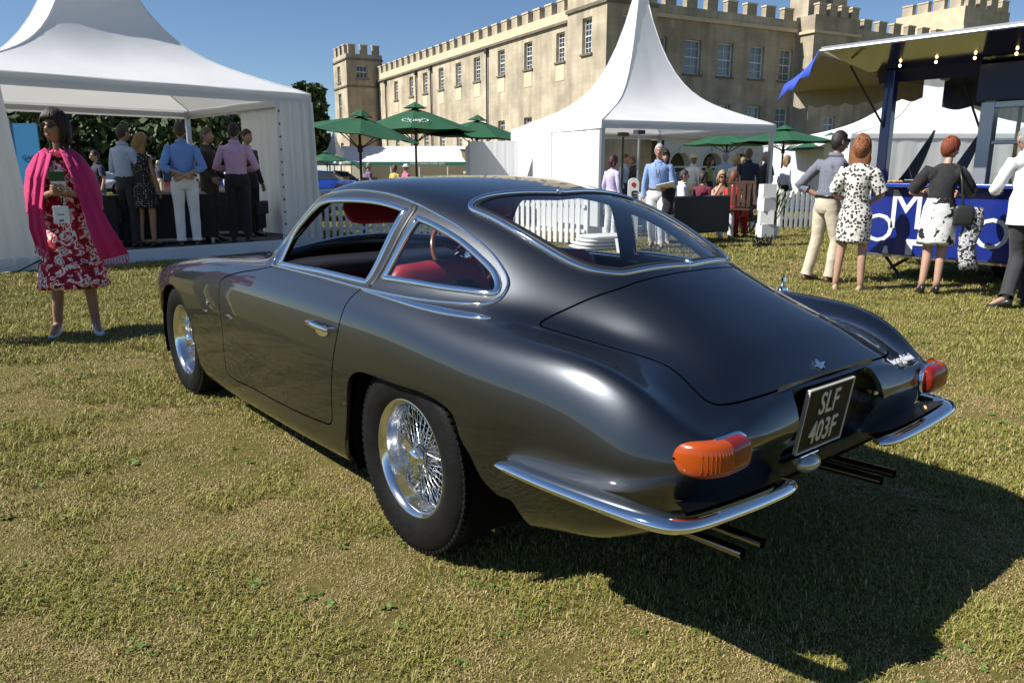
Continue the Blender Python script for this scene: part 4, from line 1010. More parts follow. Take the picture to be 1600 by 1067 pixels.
# tail lamps
for sx in (-1,1):
    def P_(x,z,y): return (sx*x,y,z)
    X0,X1=.488,.676; xs=np.linspace(X0,X1,25); ysurf=invert([(-x,-1.12,.645) for x in xs],1); ysurf=surf(ysurf[:,0],ysurf[:,1])[:,1]
    ysurf=np.polyval(np.polyfit(xs,ysurf,3),xs)
    def lens(xa,xb,grow,hh,pp,n=22):
        R=[]
        ts=np.linspace(0,1,18)
        ts=1-(1-ts)**2.4 if xb>.66 else (ts**2.4 if xa<.50 else ts)
        for x in xa+(xb-xa)*ts:
            u=(x-(X0+X1)/2)/((X1-X0)/2*grow); e=max(.004,1-min(1,abs(u))**8)**.5; h=hh*max(.07,e); p_=pp*max(.05,e)**.8
            yb=float(np.interp(x,xs,ysurf))+.004; ring=[]
            for k in range(n):
                th=2*math.pi*k/n; c=math.copysign(abs(math.cos(th))**.75,math.cos(th)); q=math.sin(th)
                ring.append(P_(x,.648+h*c,yb-(p_+.004)*max(0,q)**.55+.012*min(0,q)))
            R.append(ring)
        return R
    base=MB(); base.rings(lens(X0-.016,X1-.075,1.13,.048,.010)); L=base.build('tail_lamp',CHROME,CAR,smooth=True,auto=50)
    a=MB(); a.rings(lens(.580,X1,1.0,.0455,.040)); a.build('indicator_lens',AMBER,L,smooth=True,auto=50)
    a=MB(); a.rings(lens(X0+.008,.5795,1.0,.0455,.040)); a.build('brake_lens',REDLENS,L,smooth=True,auto=50)
    for k in range(9):
        xx=.588+k*.0082; u=(xx-(X0+X1)/2)/((X1-X0)/2); e=(1-abs(u)**8)**.5; yy=float(np.interp(xx,xs,ysurf))-.040*e**.8+.0002
        rb=MB(); rb.tube([P_(xx,.648-.030*e,yy+.006),P_(xx,.648-.02*e,yy+.001),P_(xx,.648+.02*e,yy+.001),P_(xx,.648+.030*e,yy+.006)],.0014,5); rb.build('lens_rib',AMBER,L)
# bumpers
for sx in (-1,1):
    path=[(.25,-1.128,.492),(.30,-1.156,.494),(.45,-1.166,.502),(.60,-1.166,.511),(.69,-1.160,.516),(.742,-1.138,.518),(.765,-1.09,.518),(.778,-1.01,.517),(.790,-.88,.515),(.798,-.75,.513),(.799,-.64,.511),(.794,-.575,.510)]
    pp=np.array(path); tt=np.linspace(0,len(pp)-1,60)
    # smooth by Catmull-Rom
    q=spline(pp,False,6); n=len(q); t=tangents(q,False)
    hgt=np.interp(np.linspace(0,1,n),[0,.06,.5,.93,1],[.008,.016,.0185,.016,.007])
    mb=MB(); R=[]
    for i in range(n):
        o_=np.array([t[i][1],-t[i][0],0.]); o_/=np.linalg.norm(o_)
        if o_@ (q[i]-np.array([.3,-.7,.49]))<0: o_=-o_
        h=hgt[i]; ring=[]
        for (a,b) in ((-.012,-h),(.006,-h*1.02),(.020,-h*.72),(.027,-h*.25),(.026,h*.25),(.018,h*.7),(.003,h),(-.03,h*1.02),(-.045,h*.9),(-.045,h*.75),(-.02,h*.5),(-.012,0)):
            v=q[i]+o_*a+np.array([0,0,b]); ring.append((sx*v[0],v[1],v[2]))
        R.append(ring)
    mb.rings(R); bu=mb.build('bumper',CHROME,CAR,smooth=True,auto=50)
    # top shelf of the bumper
    mb=MB(); vs=[];fs=[]
    for i in range(0,26): 
        v=q[i]; vs+= [(sx*v[0]*1.0,v[1]+.012,v[2]+.024),(sx*(v[0]*.93+.0),v[1]+.085,v[2]+.010)]
    for i in range(25): fs.append((2*i,2*i+2,2*i+3,2*i+1))
    mb.add(vs,fs); mb.build('bumper_shelf',PAINT,bu,smooth=True)
# exhaust tips
for sx in (-1,1):
    for x in (.335,.425):
        mb=MB(); mb.tube([(sx*x,-.70,.31),(sx*x,-.9,.325),(sx*x,-1.125,.335)],.015,14,cap=False); mb.tube([(sx*x,-1.10,.335),(sx*x,-.9,.325)],.0125,14,cap=True); mb.build('exhaust_pipe',PIPE,CAR,smooth=True,auto=50)
# badge and script
me=MB()
star=[(-.036,.0),(-.012,.006),(-.004,.020),(.003,.020),(.008,.008),(.034,.006),(.014,-.004),(.016,-.016),(.004,-.008),(-.008,-.014),(-.012,-.004)]
me.poly_prism(star,0,.005)
X,n=S3(np.array([[35.75,.02]])); 
b=me.build('emblem',CHROME,LID,bevel=.001)
nv=Vector(n[0]); b.matrix_local=frame_mtx(Vector(X[0])+nv*.001,(1,0,0),nv.cross(Vector((1,0,0))))
tm=text_mesh('Lamborghini',.044,.0015,shear=.35,bold=.0006); tm.materials.append(SCRIPT)
scr=invert([(-.40,-1.12,.715)],1); X,n=S3(scr); nv=Vector(n[0]*[-1,1,1]); b=inst('script_badge',tm,CAR); 
b.matrix_local=frame_mtx(Vector(X[0]*[-1,1,1])+nv*.003,(1,-.02,0),nv.cross(Vector((1,0,0))))
# door handle, side emblem, antenna
h0,h1=[surf(*q) for q in UVL['handle']]; _,hn=S3(np.array([UVL['handle'][0]]))
for sgn,D in ((1,DOOR),(-1,DOOR_R)):
    c=(h0+h1)/2; mb=MB()
    ax=(h1-h0)/np.linalg.norm(h1-h0); nn=hn[0]; up=np.cross(nn,ax); up=up*np.sign(up[2])
    R=[]
    for k in np.linspace(-.5,.5,13):
        w=.012*(1-abs(2*k)**4*.5); out=.022+.008*math.cos(k*math.pi)
        R.append([tuple((c+ax*k*.20+up*(w*math.cos(a))+nn*(out+.007*math.sin(a)))*[sgn,1,1]) for a in np.linspace(0,2*math.pi,10,endpoint=False)])
    mb.rings(R)
    for k in (-.085,.085): mb.tube([tuple((c+ax*k-nn*.01)*[sgn,1,1]),tuple((c+ax*k+nn*.024)*[sgn,1,1])],.010,8)
    H=mb.build('door_handle',CHROME,D,smooth=True,auto=60)
    mb=MB(); mb.add([tuple((c+ax*(.06*math.cos(a))+up*(-.012+.026*math.sin(a))+nn*.0025)*[sgn,1,1]) for a in np.linspace(0,2*math.pi,20,endpoint=False)],[tuple(range(20))]); mb.build('handle_recess',CHROME,H)
    e=surf(*UVL['emblem'][0]); mb=MB(); mb.ell(tuple((e+hn[0]*.004)*[sgn,1,1]),(.006,.007,.014),8,6); mb.tube([tuple((e+hn[0]*.004+np.array([0,-.02,.006]))*[sgn,1,1]),tuple((e+hn[0]*.004+np.array([0,.018,-.004]))*[sgn,1,1])],.004,6); mb.build('wing_badge',CHROME,CAR,smooth=True)
a_=surf(29.2,7.0)*[-1,1,1]; mb=MB(); mb.lathe([(0,.022),(.012,.020),(.016,.010),(.034,.009),(.036,.011),(.052,.009),(.056,.004),(.075,.003)],14,'z',Matrix.Translation(Vector(a_))); mb.build('aerial',CHROME,CAR,smooth=True,auto=40)
# wheel wells
for y0,r in ((0.,.40),(2.55,.40)):
    for sx in (-1,1):
        mb=MB(); prof=[(.42,.02),(.42,r),(.765 if y0==0 else .76,r-.012)]
        n=28; vs=[];fs=[]
        for a,rr in prof:
            for k in range(n+1):
                th=math.pi*(-.12+1.24*k/n); vs.append((sx*a,y0+rr*math.cos(th),.33+min(rr*math.sin(th),.40)))
        for i in range(len(prof)-1):
            for k in range(n): fs.append((i*(n+1)+k,i*(n+1)+k+1,(i+1)*(n+1)+k+1,(i+1)*(n+1)+k))
        mb.add(vs,fs); mb.build('wheel_well',UNDER,CAR)
# wheels
def make_wheel(parent,loc,flip):
    wheel=empty('wheel',loc,0,parent)
    if flip: wheel.rotation_euler=(0,0,math.pi)
    t=MB(); prof=[(.080,.206),(.092,.222),(.1005,.25),(.1015,.272),(.097,.298),(.088,.318),(.072,.3295),(.05,.3345),(0,.3365),(-.05,.3345),(-.072,.3295),(-.088,.318),(-.1,.28),(-.1,.25),(-.08,.206)]
    t.lathe(prof,72,'x')
    ty=t.build('tyre',RUBBER,wheel,smooth=True)
    tr=MB()     # tread blocks along the shoulder
    for k in range(84):
        a=2*math.pi*k/84; m_=Matrix.Rotation(a,4,'X')
        for sx in (1,-1): tr.box((sx*.072,0,.3285),(.026,.017,.012),m_@Matrix.Rotation(sx*.2,4,'Y')@Matrix.Identity(4) if False else m_)
        tr.box((.03,.004,.334),(.03,.016,.008),m_); tr.box((-.03,-.004,.334),(.03,.016,.008),m_)
    tag(tr.build('tread',RUBBER,ty),kind='stuff')
    rw=MB(); rw.lathe([(.0985,.262),(.1035,.268),(.0985,.274)],72,'x'); rw.build('sidewall_rib',RUBBER,ty,smooth=True)
    r=MB(); r.lathe([(.074,.214),(.083,.213),(.0855,.209),(.0835,.204),(.078,.199),(.072,.193),(.060,.188),(.045,.186),(.030,.180),(.012,.176),(-.004,.175),(-.016,.168),(-.05,.166),(-.07,.18),(-.082,.21)],72,'x')
    r.build('rim',POLISHED,wheel,smooth=True,auto=60)
    h=MB(); h.lathe([(-.06,.05),(-.03,.052),(.0,.042),(.03,.038),(.045,.040),(.05,.030),(.05,.001)],28,'x'); h.build('hub',POLISHED,wheel,smooth=True,auto=40)
    k=MB(); k.lathe([(.046,.045),(.055,.046),(.062,.042),(.064,.034),(.070,.031),(.076,.020),(.078,.001)],28,'x')
    for s in (0,math.pi):
        m_=Matrix.Rotation(s+.6,4,'X'); R=[]
        for d,w,th in ((.030,.020,.010),(.05,.017,.009),(.07,.012,.007),(.088,.006,.004)):
            xx=.060+(d-.03)*.25
            R.append([(xx-th,-w,d),(xx-th,w,d),(xx+th,w,d),(xx+th,-w,d)])
        k.rings(R,mtx=m_)
    k.build('knock_off_nut',CHROME,wheel,smooth=True,auto=35)
    sp=MB()
    for i in range(24):
        a=2*math.pi*i/24
        for (x0,r0,x1,r1,da) in ((.032,.042,-.010,.172,.42),(.032,.042,-.010,.172,-.42),(-.05,.050,.004,.174,.30)):
            a0=a+ (0 if da>0 else .13); a1=a0+da
            sp.tube([(x0,r0*math.cos(a0),r0*math.sin(a0)),(x1,r1*math.cos(a1),r1*math.sin(a1))],.0021,5,cap=False)
            q=(x1,r1*math.cos(a1),r1*math.sin(a1)); q0=(x1+(x0-x1)*.08,(r1-.012)*math.cos(a1-.03*math.copysign(1,da)),(r1-.012)*math.sin(a1-.03*math.copysign(1,da))); sp.tube([q0,q],.0036,5,cap=False)
    s=sp.build('spokes',POLISHED,wheel,smooth=True); s['kind']='stuff'
    bd=MB(); bd.lathe([(-.078,.15),(-.072,.16),(-.072,.05)],32,'x'); bd.build('brake_disc',UNDER,wheel)
    return wheel
make_wheel(CAR,(-.667,0,.338),True); make_wheel(CAR,(-.667,2.55,.323),True)
w1=make_wheel(CAR,(.667,0,.338),False); w2=make_wheel(CAR,(.667,2.55,.323),False)
# cabin
def soft_box(mb,c,s,r=.25,n=12,m=8,mtx=None):   # rounded cushion
    R=[]
    for i in range(m+1):
        ph=-math.pi/2+math.pi*i/m; k=abs(math.cos(ph))**.35 if abs(math.cos(ph))>1e-6 else .02; z=math.copysign(abs(math.sin(ph))**.6,math.sin(ph))
        R.append([(c[0]+s[0]/2*k*math.copysign(abs(math.cos(t))**.4,math.cos(t)),c[1]+s[1]/2*k*math.copysign(abs(math.sin(t))**.4,math.sin(t)),c[2]+s[2]/2*z) for t in np.linspace(0,2*math.pi,n*2,endpoint=False)])
    mb.rings(R,mtx=mtx); return mb
fl=MB(); fl.bbox(-.66,.66,.44,1.54,.30,.32); fl.bbox(-.40,.40,-.55,.4395,.30,.32); fl.bbox(-.62,.62,1.50,1.54,.32,.84); fl.bbox(-.40,.40,-.30,-.27,.32,.84); fl.bbox(-.56,-.4005,-.30,-.27,.70,.84); fl.bbox(.4005,.56,-.30,-.27,.70,.84); fl.bbox(-.60,-.41,-.27,.43,.685,.70); fl.bbox(.41,.60,-.27,.43,.685,.70); fl.build('cabin_floor',DARK_LEATHER,CAR)
da=MB(); soft_box(da,(0,1.42,.83),(1.24,.34,.12)); da.bbox(-.60,.60,1.30,1.34,.62,.81); DA=da.build('dashboard',DARK_LEATHER,CAR,smooth=True,auto=40)
gb=MB(); gb.bbox(-.52,-.22,1.290,1.298,.66,.74); gb.build('glovebox_lid',CHROME,DA,bevel=.004)
for sx in (-1,1):
    seat=empty('front_seat',(sx*.33,.42,.32),0,CAR)
    c=MB(); soft_box(c,(0,.20,.12),(.50,.52,.18)); c.build('cushion',RED_LEATHER,seat,smooth=True)
    c=MB(); m_=Matrix.Translation((0,-.07,.16))@Matrix.Rotation(math.radians(-14),4,'X'); soft_box(c,(0,0,.22),(.50,.15,.54),mtx=m_); c.build('backrest',RED_LEATHER,seat,smooth=True)
    c=MB(); soft_box(c,(0,-.052,.20),(.40,.06,.40),mtx=m_); c.build('seat_back_panel',DARK_LEATHER,seat,smooth=True)
rs=MB(); soft_box(rs,(0,-.10,.74),(1.05,.40,.10)); m_=Matrix.Translation((0,-.25,.70))@Matrix.Rotation(math.radians(-28),4,'X'); soft_box(rs,(-.27,0,.10),(.48,.10,.22),mtx=m_); soft_box(rs,(.27,0,.10),(.48,.10,.22),mtx=m_); rs.build('rear_bench',RED_LEATHER,CAR,smooth=True)
ps=MB(); ps.bbox(-.45,.45,-.60,-.30,.80,.815); soft_box(ps,(.27,-.47,.845),(.22,.20,.10)); ps.build('parcel_shelf',RED_LEATHER,CAR,smooth=True,auto=40)
for sx in (-1,1):
    c=MB(); c.add([(sx*.675,.43,.86),(sx*.69,1.28,.86),(sx*.71,1.28,.34),(sx*.71,.43,.34)],[(0,1,2,3)]); c.add([(sx*.575,-.27,.855),(sx*.672,.425,.86),(sx*.62,.425,.70),(sx*.56,-.27,.70)],[(0,1,2,3)]); c.build('door_card',RED_LEATHER if sx>0 else DARK_LEATHER,CAR)
sw=empty('steering_wheel',(.33,1.17,.885),0,CAR); sw.rotation_euler=(math.radians(62),0,0)
c=MB(); c.lathe([(.012*math.cos(a),.19+.012*math.sin(a)) for a in np.linspace(0,2*math.pi,10,endpoint=False)],48,'z',closed=True); c.build('wheel_rim',WOOD,sw,smooth=True)
c=MB()
for a in (math.pi/2*3,math.pi/6,math.pi*5/6):
    c.add([(math.cos(a)*.03-math.sin(a)*.018,math.sin(a)*.03+math.cos(a)*.018,.0),(math.cos(a)*.03+math.sin(a)*.018,math.sin(a)*.03-math.cos(a)*.018,.0),(math.cos(a)*.19+math.sin(a)*.011,math.sin(a)*.19-math.cos(a)*.011,.0),(math.cos(a)*.19-math.sin(a)*.011,math.sin(a)*.19+math.cos(a)*.011,.0)],[(0,1,2,3)])
c.build('wheel_spoke',POLISHED,sw)
c=MB(); c.lathe([(-.02,.045),(.015,.045),(.02,.038),(.024,.001)],24,'z'); c.build('horn_button',CHROME,sw,smooth=True,auto=40)
vz=MB(); soft_box(vz,(.0,0,0),(.40,.02,.13)); v_=vz.build('sun_visor',RED_LEATHER,CAR,smooth=True,loc=(.27,.95,1.135)); v_.rotation_euler=(math.radians(-35),0,0)
vz=MB(); soft_box(vz,(.0,0,0),(.40,.02,.13)); v_=vz.build('sun_visor',RED_LEATHER,CAR,smooth=True,loc=(-.27,.95,1.135)); v_.rotation_euler=(math.radians(-35),0,0)
# ------------------------------------------------------------------ people
def cloth(name,col,rough=.85,vary=.1): return mat(name,col,rough,vary=vary,scale=7,bump=1.0,bscale=9,sheen=.1)
SKIN=mat('skin',(.46,.27,.19),.5,vary=.1,scale=12); SKIN_T=mat('tanned_skin',(.34,.185,.12),.5,vary=.1,scale=12)
SHOE_BLACK=mat('black_leather_shoe',(.012,.012,.012),.35); SHOE_BROWN=mat('brown_shoe',(.08,.035,.015),.45); SHOE_WHITE=mat('white_sandal',(.72,.72,.72),.5); SHOE_NUDE=mat('beige_flat',(.42,.30,.2),.5)
LIPS=mat('lip',(.33,.10,.09),.45); EYE=mat('eye_white',(.6,.58,.55),.3); IRIS=mat('iris',(.03,.025,.02),.2); BROW=mat('eyebrow_hair',(.04,.025,.018),.8)
SHADES=mat('sunglass_lens',(.008,.008,.008),.08)
def pattern(name,kind):
    m,n,b=new_mat(name); b.inputs['Roughness'].default_value=.85
    tc=n.nodes.new('ShaderNodeTexCoord')
    mp=n.nodes.new('ShaderNodeMapping'); n.links.new(tc.outputs['Object'],mp.inputs[0])
    def vor(s,feat='F1',rand=1.0):
        v=n.nodes.new('ShaderNodeTexVoronoi'); v.inputs['Scale'].default_value=s; v.feature=feat; v.inputs['Randomness'].default_value=rand; n.links.new(mp.outputs[0],v.inputs['Vector']); return v
    def noise(s,d=3):
        v=n.nodes.new('ShaderNodeTexNoise'); v.inputs['Scale'].default_value=s; v.inputs['Detail'].default_value=d; n.links.new(mp.outputs[0],v.inputs['Vector']); return v
    def ramp(src,st,interp='CONSTANT'):
        r=n.nodes.new('ShaderNodeValToRGB'); r.color_ramp.interpolation=interp; e=r.color_ramp.elements
        while len(e)<len(st): e.new(.5)
        for k,(p,c) in enumerate(st): e[k].position=p; e[k].color=(*c,1)
        n.links.new(src,r.inputs[0]); return r
    if kind=='floral':
        w=noise(19,1.0); w.inputs['Distortion'].default_value=.7
        src=ramp(w.outputs['Fac'],[(0,(.20,.004,.02)),(.40,(.45,.012,.035)),(.49,(.62,.10,.14)),(.51,(.80,.77,.75)),(.60,(.45,.012,.04)),(.67,(.78,.75,.73))]).outputs[0]
    elif kind=='leopard':
        v=vor(30); src=ramp(v.outputs['Distance'],[(0,(.30,.28,.26)),(.16,(.012,.012,.012)),(.44,(.68,.66,.60))]).outputs[0]
    elif kind=='blotch':
        src=ramp(noise(7.5,4).outputs['Fac'],[(0,(.012,.012,.013)),(.45,(.74,.73,.70)),(.66,(.35,.35,.35)),(.69,(.74,.73,.70))]).outputs[0]
    elif kind=='polka':
        src=ramp(vor(34,rand=.35).outputs['Distance'],[(0,(.6,.58,.55)),(.22,(.012,.012,.013))]).outputs[0]
    elif kind=='check':
        wv=n.nodes.new('ShaderNodeTexChecker'); wv.inputs['Scale'].default_value=110; wv.inputs['Color1'].default_value=(.14,.24,.48,1); wv.inputs['Color2'].default_value=(.30,.40,.62,1); n.links.new(mp.outputs[0],wv.inputs['Vector']); src=wv.outputs[0]
    elif kind=='scarf':
        src=ramp(noise(26,3).outputs['Fac'],[(0,(.02,.02,.025)),(.46,(.60,.60,.62)),(.56,(.03,.03,.035)),(.62,(.6,.6,.62))]).outputs[0]
    n.links.new(src,b.inputs['Base Color'])
    nb=noise(10,4); bp=n.nodes.new('ShaderNodeBump'); bp.inputs['Strength'].default_value=.9; bp.inputs['Distance'].default_value=.02; n.links.new(nb.outputs['Fac'],bp.inputs['Height']); n.links.new(bp.outputs[0],b.inputs['Normal'])
    return m
BASE=dict(pelvis=(0,0,.94),spine=(0,-.01,1.12),chest=(0,0,1.30),neck=(0,-.01,1.475),skull=(0,.015,1.56),
 ls=(-.185,-.01,1.415),le=(-.235,-.03,1.12),lw=(-.245,.06,.875),rs=(.185,-.01,1.415),re=(.235,-.03,1.12),rw=(.245,.06,.875),
 lh=(-.088,0,.90),lk=(-.10,.015,.49),la=(-.105,-.02,.085),lt=(-.125,.15,.03),rh=(.088,0,.90),rk=(.10,.015,.49),ra=(.105,-.02,.085),rt=(.125,.15,.03))
def hand_geo(mb,w,d,n,s=1.0,curl=.5,side=1):
    """five-fingered hand at wrist w pointing along d with palm normal n"""
    w,d,n=Vector(w),Vector(d).normalized(),Vector(n); n=(n-d*n.dot(d)).normalized(); b=d.cross(n)*side
    R=[]
    for t,wd,th in ((-.01,.026,.020),(.02,.034,.017),(.055,.041,.014),(.085,.040,.011)):
        c=w+d*t*s; R.append([c+b*(wd*s*math.cos(a))+n*(th*s*math.sin(a)) for a in np.linspace(0,2*math.pi,10,endpoint=False)])
    mb.rings(R)
    for k,(o,l) in enumerate(((-.030,.066),(-.010,.076),(.010,.072),(.029,.055))):
        p=w+d*.078*s+b*o*s; pts=[p]; a=0
        for j in range(3):
            a+=curl*(.5+.35*j); p=p+(d*math.cos(a)+n*math.sin(a))*(l*s*(.42 if j==0 else .30)); pts.append(p)
        mb.tube(pts,[.0092*s,.0088*s,.0082*s,.0055*s],6)
    p=w+d*.02*s-b*.026*s; mb.tube([p,p+(d*.6-b*.55+n*.35)*.036*s,p+(d*.85-b*.45+n*.55)*.066*s,p+(d*1.0-b*.3+n*.75)*.086*s],[.013*s,.0115*s,.0098*s,.006*s],7)
def head_geo(c,yaw,pitch,seg=28,rows=22,s=1.0):
    V=[];
    for i in range(rows+1):
        ph=math.pi*i/rows
        for k in range(seg):
            th=2*math.pi*k/seg; x,y,z=math.sin(ph)*math.cos(th),math.sin(ph)*math.sin(th),-math.cos(ph)
            X,Y,Z=x*.074,y*.094,z*.118
            if z<.1: X*=1-.30*max(0,(.1-z))**1.3; 
            if y>0:
                Y*=1-.06*abs(z)
                if z<-.15: Y+=.010*max(0,-z-.15)*(1-abs(x))            # chin
                nose=math.exp(-((X/.012)**2+((Z+.022)/.024)**2)); Y+=.030*nose
                eye=sum(math.exp(-(((X-e)/.016)**2+((Z-.012)/.012)**2)) for e in (-.031,.031)); Y-=.010*eye
                brow=sum(math.exp(-(((X-e)/.024)**2+((Z-.032)/.009)**2)) for e in (-.030,.030)); Y+=.004*brow
                lips=math.exp(-((X/.022)**2+((Z+.060)/.007)**2)); Y+=.006*lips
                mouth=math.exp(-((X/.024)**2+((Z+.061)/.0025)**2)); Y-=.004*mouth
            else:
                if z<-.3: Y*=1-.35*(-z-.3)
            V.append((X*s,Y*s,Z*s))
    F=[(i*seg+k,i*seg+(k+1)%seg,(i+1)*seg+(k+1)%seg,(i+1)*seg+k) for i in range(rows) for k in range(seg)]
    return V,F
def person(label,loc,rz,H=1.75,pose={},top=None,bottom=None,shoes=None,hair=('short',(.05,.03,.02)),skin=SKIN,head=(0,0),shades=False,sleeve='long',z0=0.,hands=(.5,.5),palm=((0,0,0),(0,0,0)),female=False,group='people at the show',belt=None,hat=None,detail=True,name='person',collar=True,heels=False,tuck=True):
    P=thing(name,label,'person',(loc[0],loc[1],z0),rz,group); k=H/1.75
    J={q:Vector(v) for q,v in BASE.items()}
    if female:
        for q in ('ls','rs'): J[q].x*=.88
        for q in ('le','re','lw','rw'): J[q].x*=.92
    for q,v in pose.items(): J[q]=Vector(v)
    J={q:v*k for q,v in J.items()}
    # ---- body: skinned skeleton
    order=['pelvis','spine','chest','neck','skull','ls','le','lw','rs','re','rw','lh','lk','la','lt','rh','rk','ra','rt']
    rad=dict(pelvis=(.125,.10),spine=(.105,.085),chest=(.12,.095),neck=(.050,.052),skull=(.046,.052),ls=(.040,.040),le=(.038,.036),lw=(.026,.024),lh=(.088,.088),lk=(.054,.056),la=(.034,.036),lt=(.026,.020))
    if female: rad.update(chest=(.105,.088),spine=(.09,.075),neck=(.042,.044),ls=(.036,.036),le=(.034,.033),lw=(.022,.021))
    for a,b in (('rs','ls'),('re','le'),('rw','lw'),('rh','lh'),('rk','lk'),('ra','la'),('rt','lt')): rad[a]=rad[b]
    E_=[('pelvis','spine'),('spine','chest'),('chest','neck'),('neck','skull'),('chest','ls'),('ls','le'),('le','lw'),('chest','rs'),('rs','re'),('re','rw'),('pelvis','lh'),('lh','lk'),('lk','la'),('la','lt'),('pelvis','rh'),('rh','rk'),('rk','ra'),('ra','rt')]
    me=bpy.data.meshes.new('skel')
    vs=[J[o]-(Vector((math.copysign(.02,J[o].x),0,.035))*k if o in('ls','rs') else Vector()) for o in order]; es=[(order.index(a),order.index(b)) for a,b in E_]; rr=[rad[o] for o in order]
    # extra vertex for the calf and forearm swell
    for a,b,r in (('lk','la',.050),('rk','ra',.050),('le','lw',.036 if not female else .030),('re','rw',.036 if not female else .030)):
        i=es.index((order.index(a),order.index(b))); es.pop(i); n_=len(vs); vs.append(J[a].lerp(J[b],.32)+ (Vector((0,-.012,0))*k if a[1]=='k' else Vector())); rr.append((r,r)); es+=[(order.index(a),n_),(n_,order.index(b))]
    me.from_pydata([tuple(v) for v in vs],es,[]); ob=bpy.data.objects.new('skel',me); COL.objects.link(ob)
    md=ob.modifiers.new('skin','SKIN'); md.use_smooth_shade=True
    sl=me.skin_vertices[0].data
    for i,r in enumerate(rr): sl[i].radius=(r[0]*k,r[1]*k)
    sl[0].use_root=True
    sb=ob.modifiers.new('s','SUBSURF'); sb.levels=2 if detail else 1
    dg=bpy.context.evaluated_depsgraph_get(); bm=bpy.data.meshes.new_from_object(ob.evaluated_get(dg))
    mb=MB(); mb.v=[tuple(v.co) for v in bm.vertices]; mb.f=[tuple(p.vertices) for p in bm.polygons]; mb.mi=[0]*len(mb.f)
    bpy.data.objects.remove(ob); bpy.data.meshes.remove(bm)
    hs=k*(.96 if female else 1.0); HM=Matrix.Translation(J['skull']+Vector((0,.012,.075))*k)@Matrix.Rotation(head[0],4,'Z')@Matrix.Rotation(-head[1],4,'X')
    V,F=head_geo(None,0,0,28 if detail else 16,22 if detail else 12,hs); mb.add(V,F,HM)
    for s in (-1,1): mb.ell((s*.075*hs,-.008*hs,-.002*hs),(.010*hs,.018*hs,.030*hs),8,6,HM)
    if detail:
        for sd,wk,ek,cu,pn in ((1,'lw','le',hands[0],palm[0]),(-1,'rw','re',hands[1],palm[1])):
            d=(J[wk]-J[ek]).normalized(); n=Vector(pn) if Vector(pn).length>0 else Vector((sd,0,.1)) 
            hand_geo(mb,J[wk],d,n,k*(.9 if female else 1.0),cu,sd)
    body=mb.build('body',skin,P,smooth=True)
    if detail:
        lp=MB(); lp.ell((0,.0935*hs,-.056*hs),(.021*hs,.007*hs,.0045*hs),12,6,HM); lp.ell((0,.0935*hs,-.065*hs),(.018*hs,.008*hs,.0055*hs),12,6,HM); lp.build('lips',LIPS,body,smooth=True)
        for s in (-1,1):
            ey=MB(); ey.ell((s*.031*hs,.0765*hs,.012*hs),(.012*hs,.009*hs,.0065*hs),12,8,HM); eo=ey.build('eye',EYE,body,smooth=True)
            ir=MB(); ir.ell((s*.031*hs,.0825*hs,.012*hs),(.005*hs,.0042*hs,.005*hs),10,6,HM); ir.build('iris',IRIS,body,smooth=True)
            bw=MB(); bw.tube([HM@Vector((s*.014*hs,.0905*hs,.030*hs)),HM@Vector((s*.032*hs,.089*hs,.036*hs)),HM@Vector((s*.050*hs,.076*hs,.031*hs))],[.003*hs,.0035*hs,.0015*hs],6); bw.build('eyebrow',BROW,body,smooth=True)
    # ---- hair
    hc=mat('hair_'+label[:18],hair[1],.55,vary=.35,scale=60,bump=.35,bscale=130)
    hb=MB(); seg,rows=32,22; style=hair[0]; vs=[];fs=[]
    rs=random.Random(len(label)*7)
    if style!='bald':
        def line(th):   # hairline height by angle (front +y = pi/2)
            f=max(0,math.sin(th)); bck=max(0,-math.sin(th))
            base=-.022+.085*f**.7-.055*bck
            if style in('bob','long','curly'): base=float(np.interp(math.sin(th),[-1,.12,.42,.7,1],[-.12,-.10,.0,.045,.05]))
            if style=='receding': base+=.028*f
            return base
        thick={'short':.010,'receding':.006,'bob':.026,'long':.022,'curly':.030,'crop':.016}.get(style,.012)
        for i in range(rows+1):
            for kk in range(seg):
                th=2*math.pi*kk/seg; zl=line(th)
                ph0=math.acos(max(-1,min(1,zl/.118))); ph=ph0*(1-i/rows)
                x,y,z=math.sin(ph)*math.cos(th),math.sin(ph)*math.sin(th),math.cos(ph)
                X,Y,Z=x*.074,y*.094,z*.118
                if z<.1: X*=1-.30*max(0,.1-z)**1.3
                g=1+ (thick/.09)*(1 if i>0 else .35)*(1+.35*math.sin(5*th+i*.9)*(1 if style in('curly','crop') else .35)+rs.uniform(-.12,.12))
                vs.append((X*g*hs,Y*g*hs-.002*hs,Z*g*hs+ (.004*hs if i else 0)))
        for i in range(rows):
            for kk in range(seg): fs.append((i*seg+kk,i*seg+(kk+1)%seg,(i+1)*seg+(kk+1)%seg,(i+1)*seg+kk))
        hb.add(vs,fs,HM)
        if style in('long','curly','bob'):
            drop={'long':.27,'curly':.23,'bob':.12}[style]; 
            R=[]; n=22
            for i in range(9):
                t=i/8; z=.03-(.03+drop)*t; w=.088+.018*math.sin(math.pi*t)+(.015 if style=='curly' else 0)-(.02*t if style=='long' else .0)
                R.append([(w*hs*math.cos(a)*(1+(.05*math.sin(7*a+i*1.3) if style!='bob' else .02*math.sin(7*a))),(-.038+ -.012*t+.055*math.sin(a)*(1-.25*t))*hs,(z+.008*math.sin(5*a+i))*hs) for a in np.linspace(math.pi*.93,math.pi*2.07,n)])
            # thickness
            Rin=[[(x*.86,y+.018*hs,z) for x,y,z in r] for r in R]
            hb.rings([r+list(reversed(q)) for r,q in zip(R,Rin)],cap=True,mtx=HM)
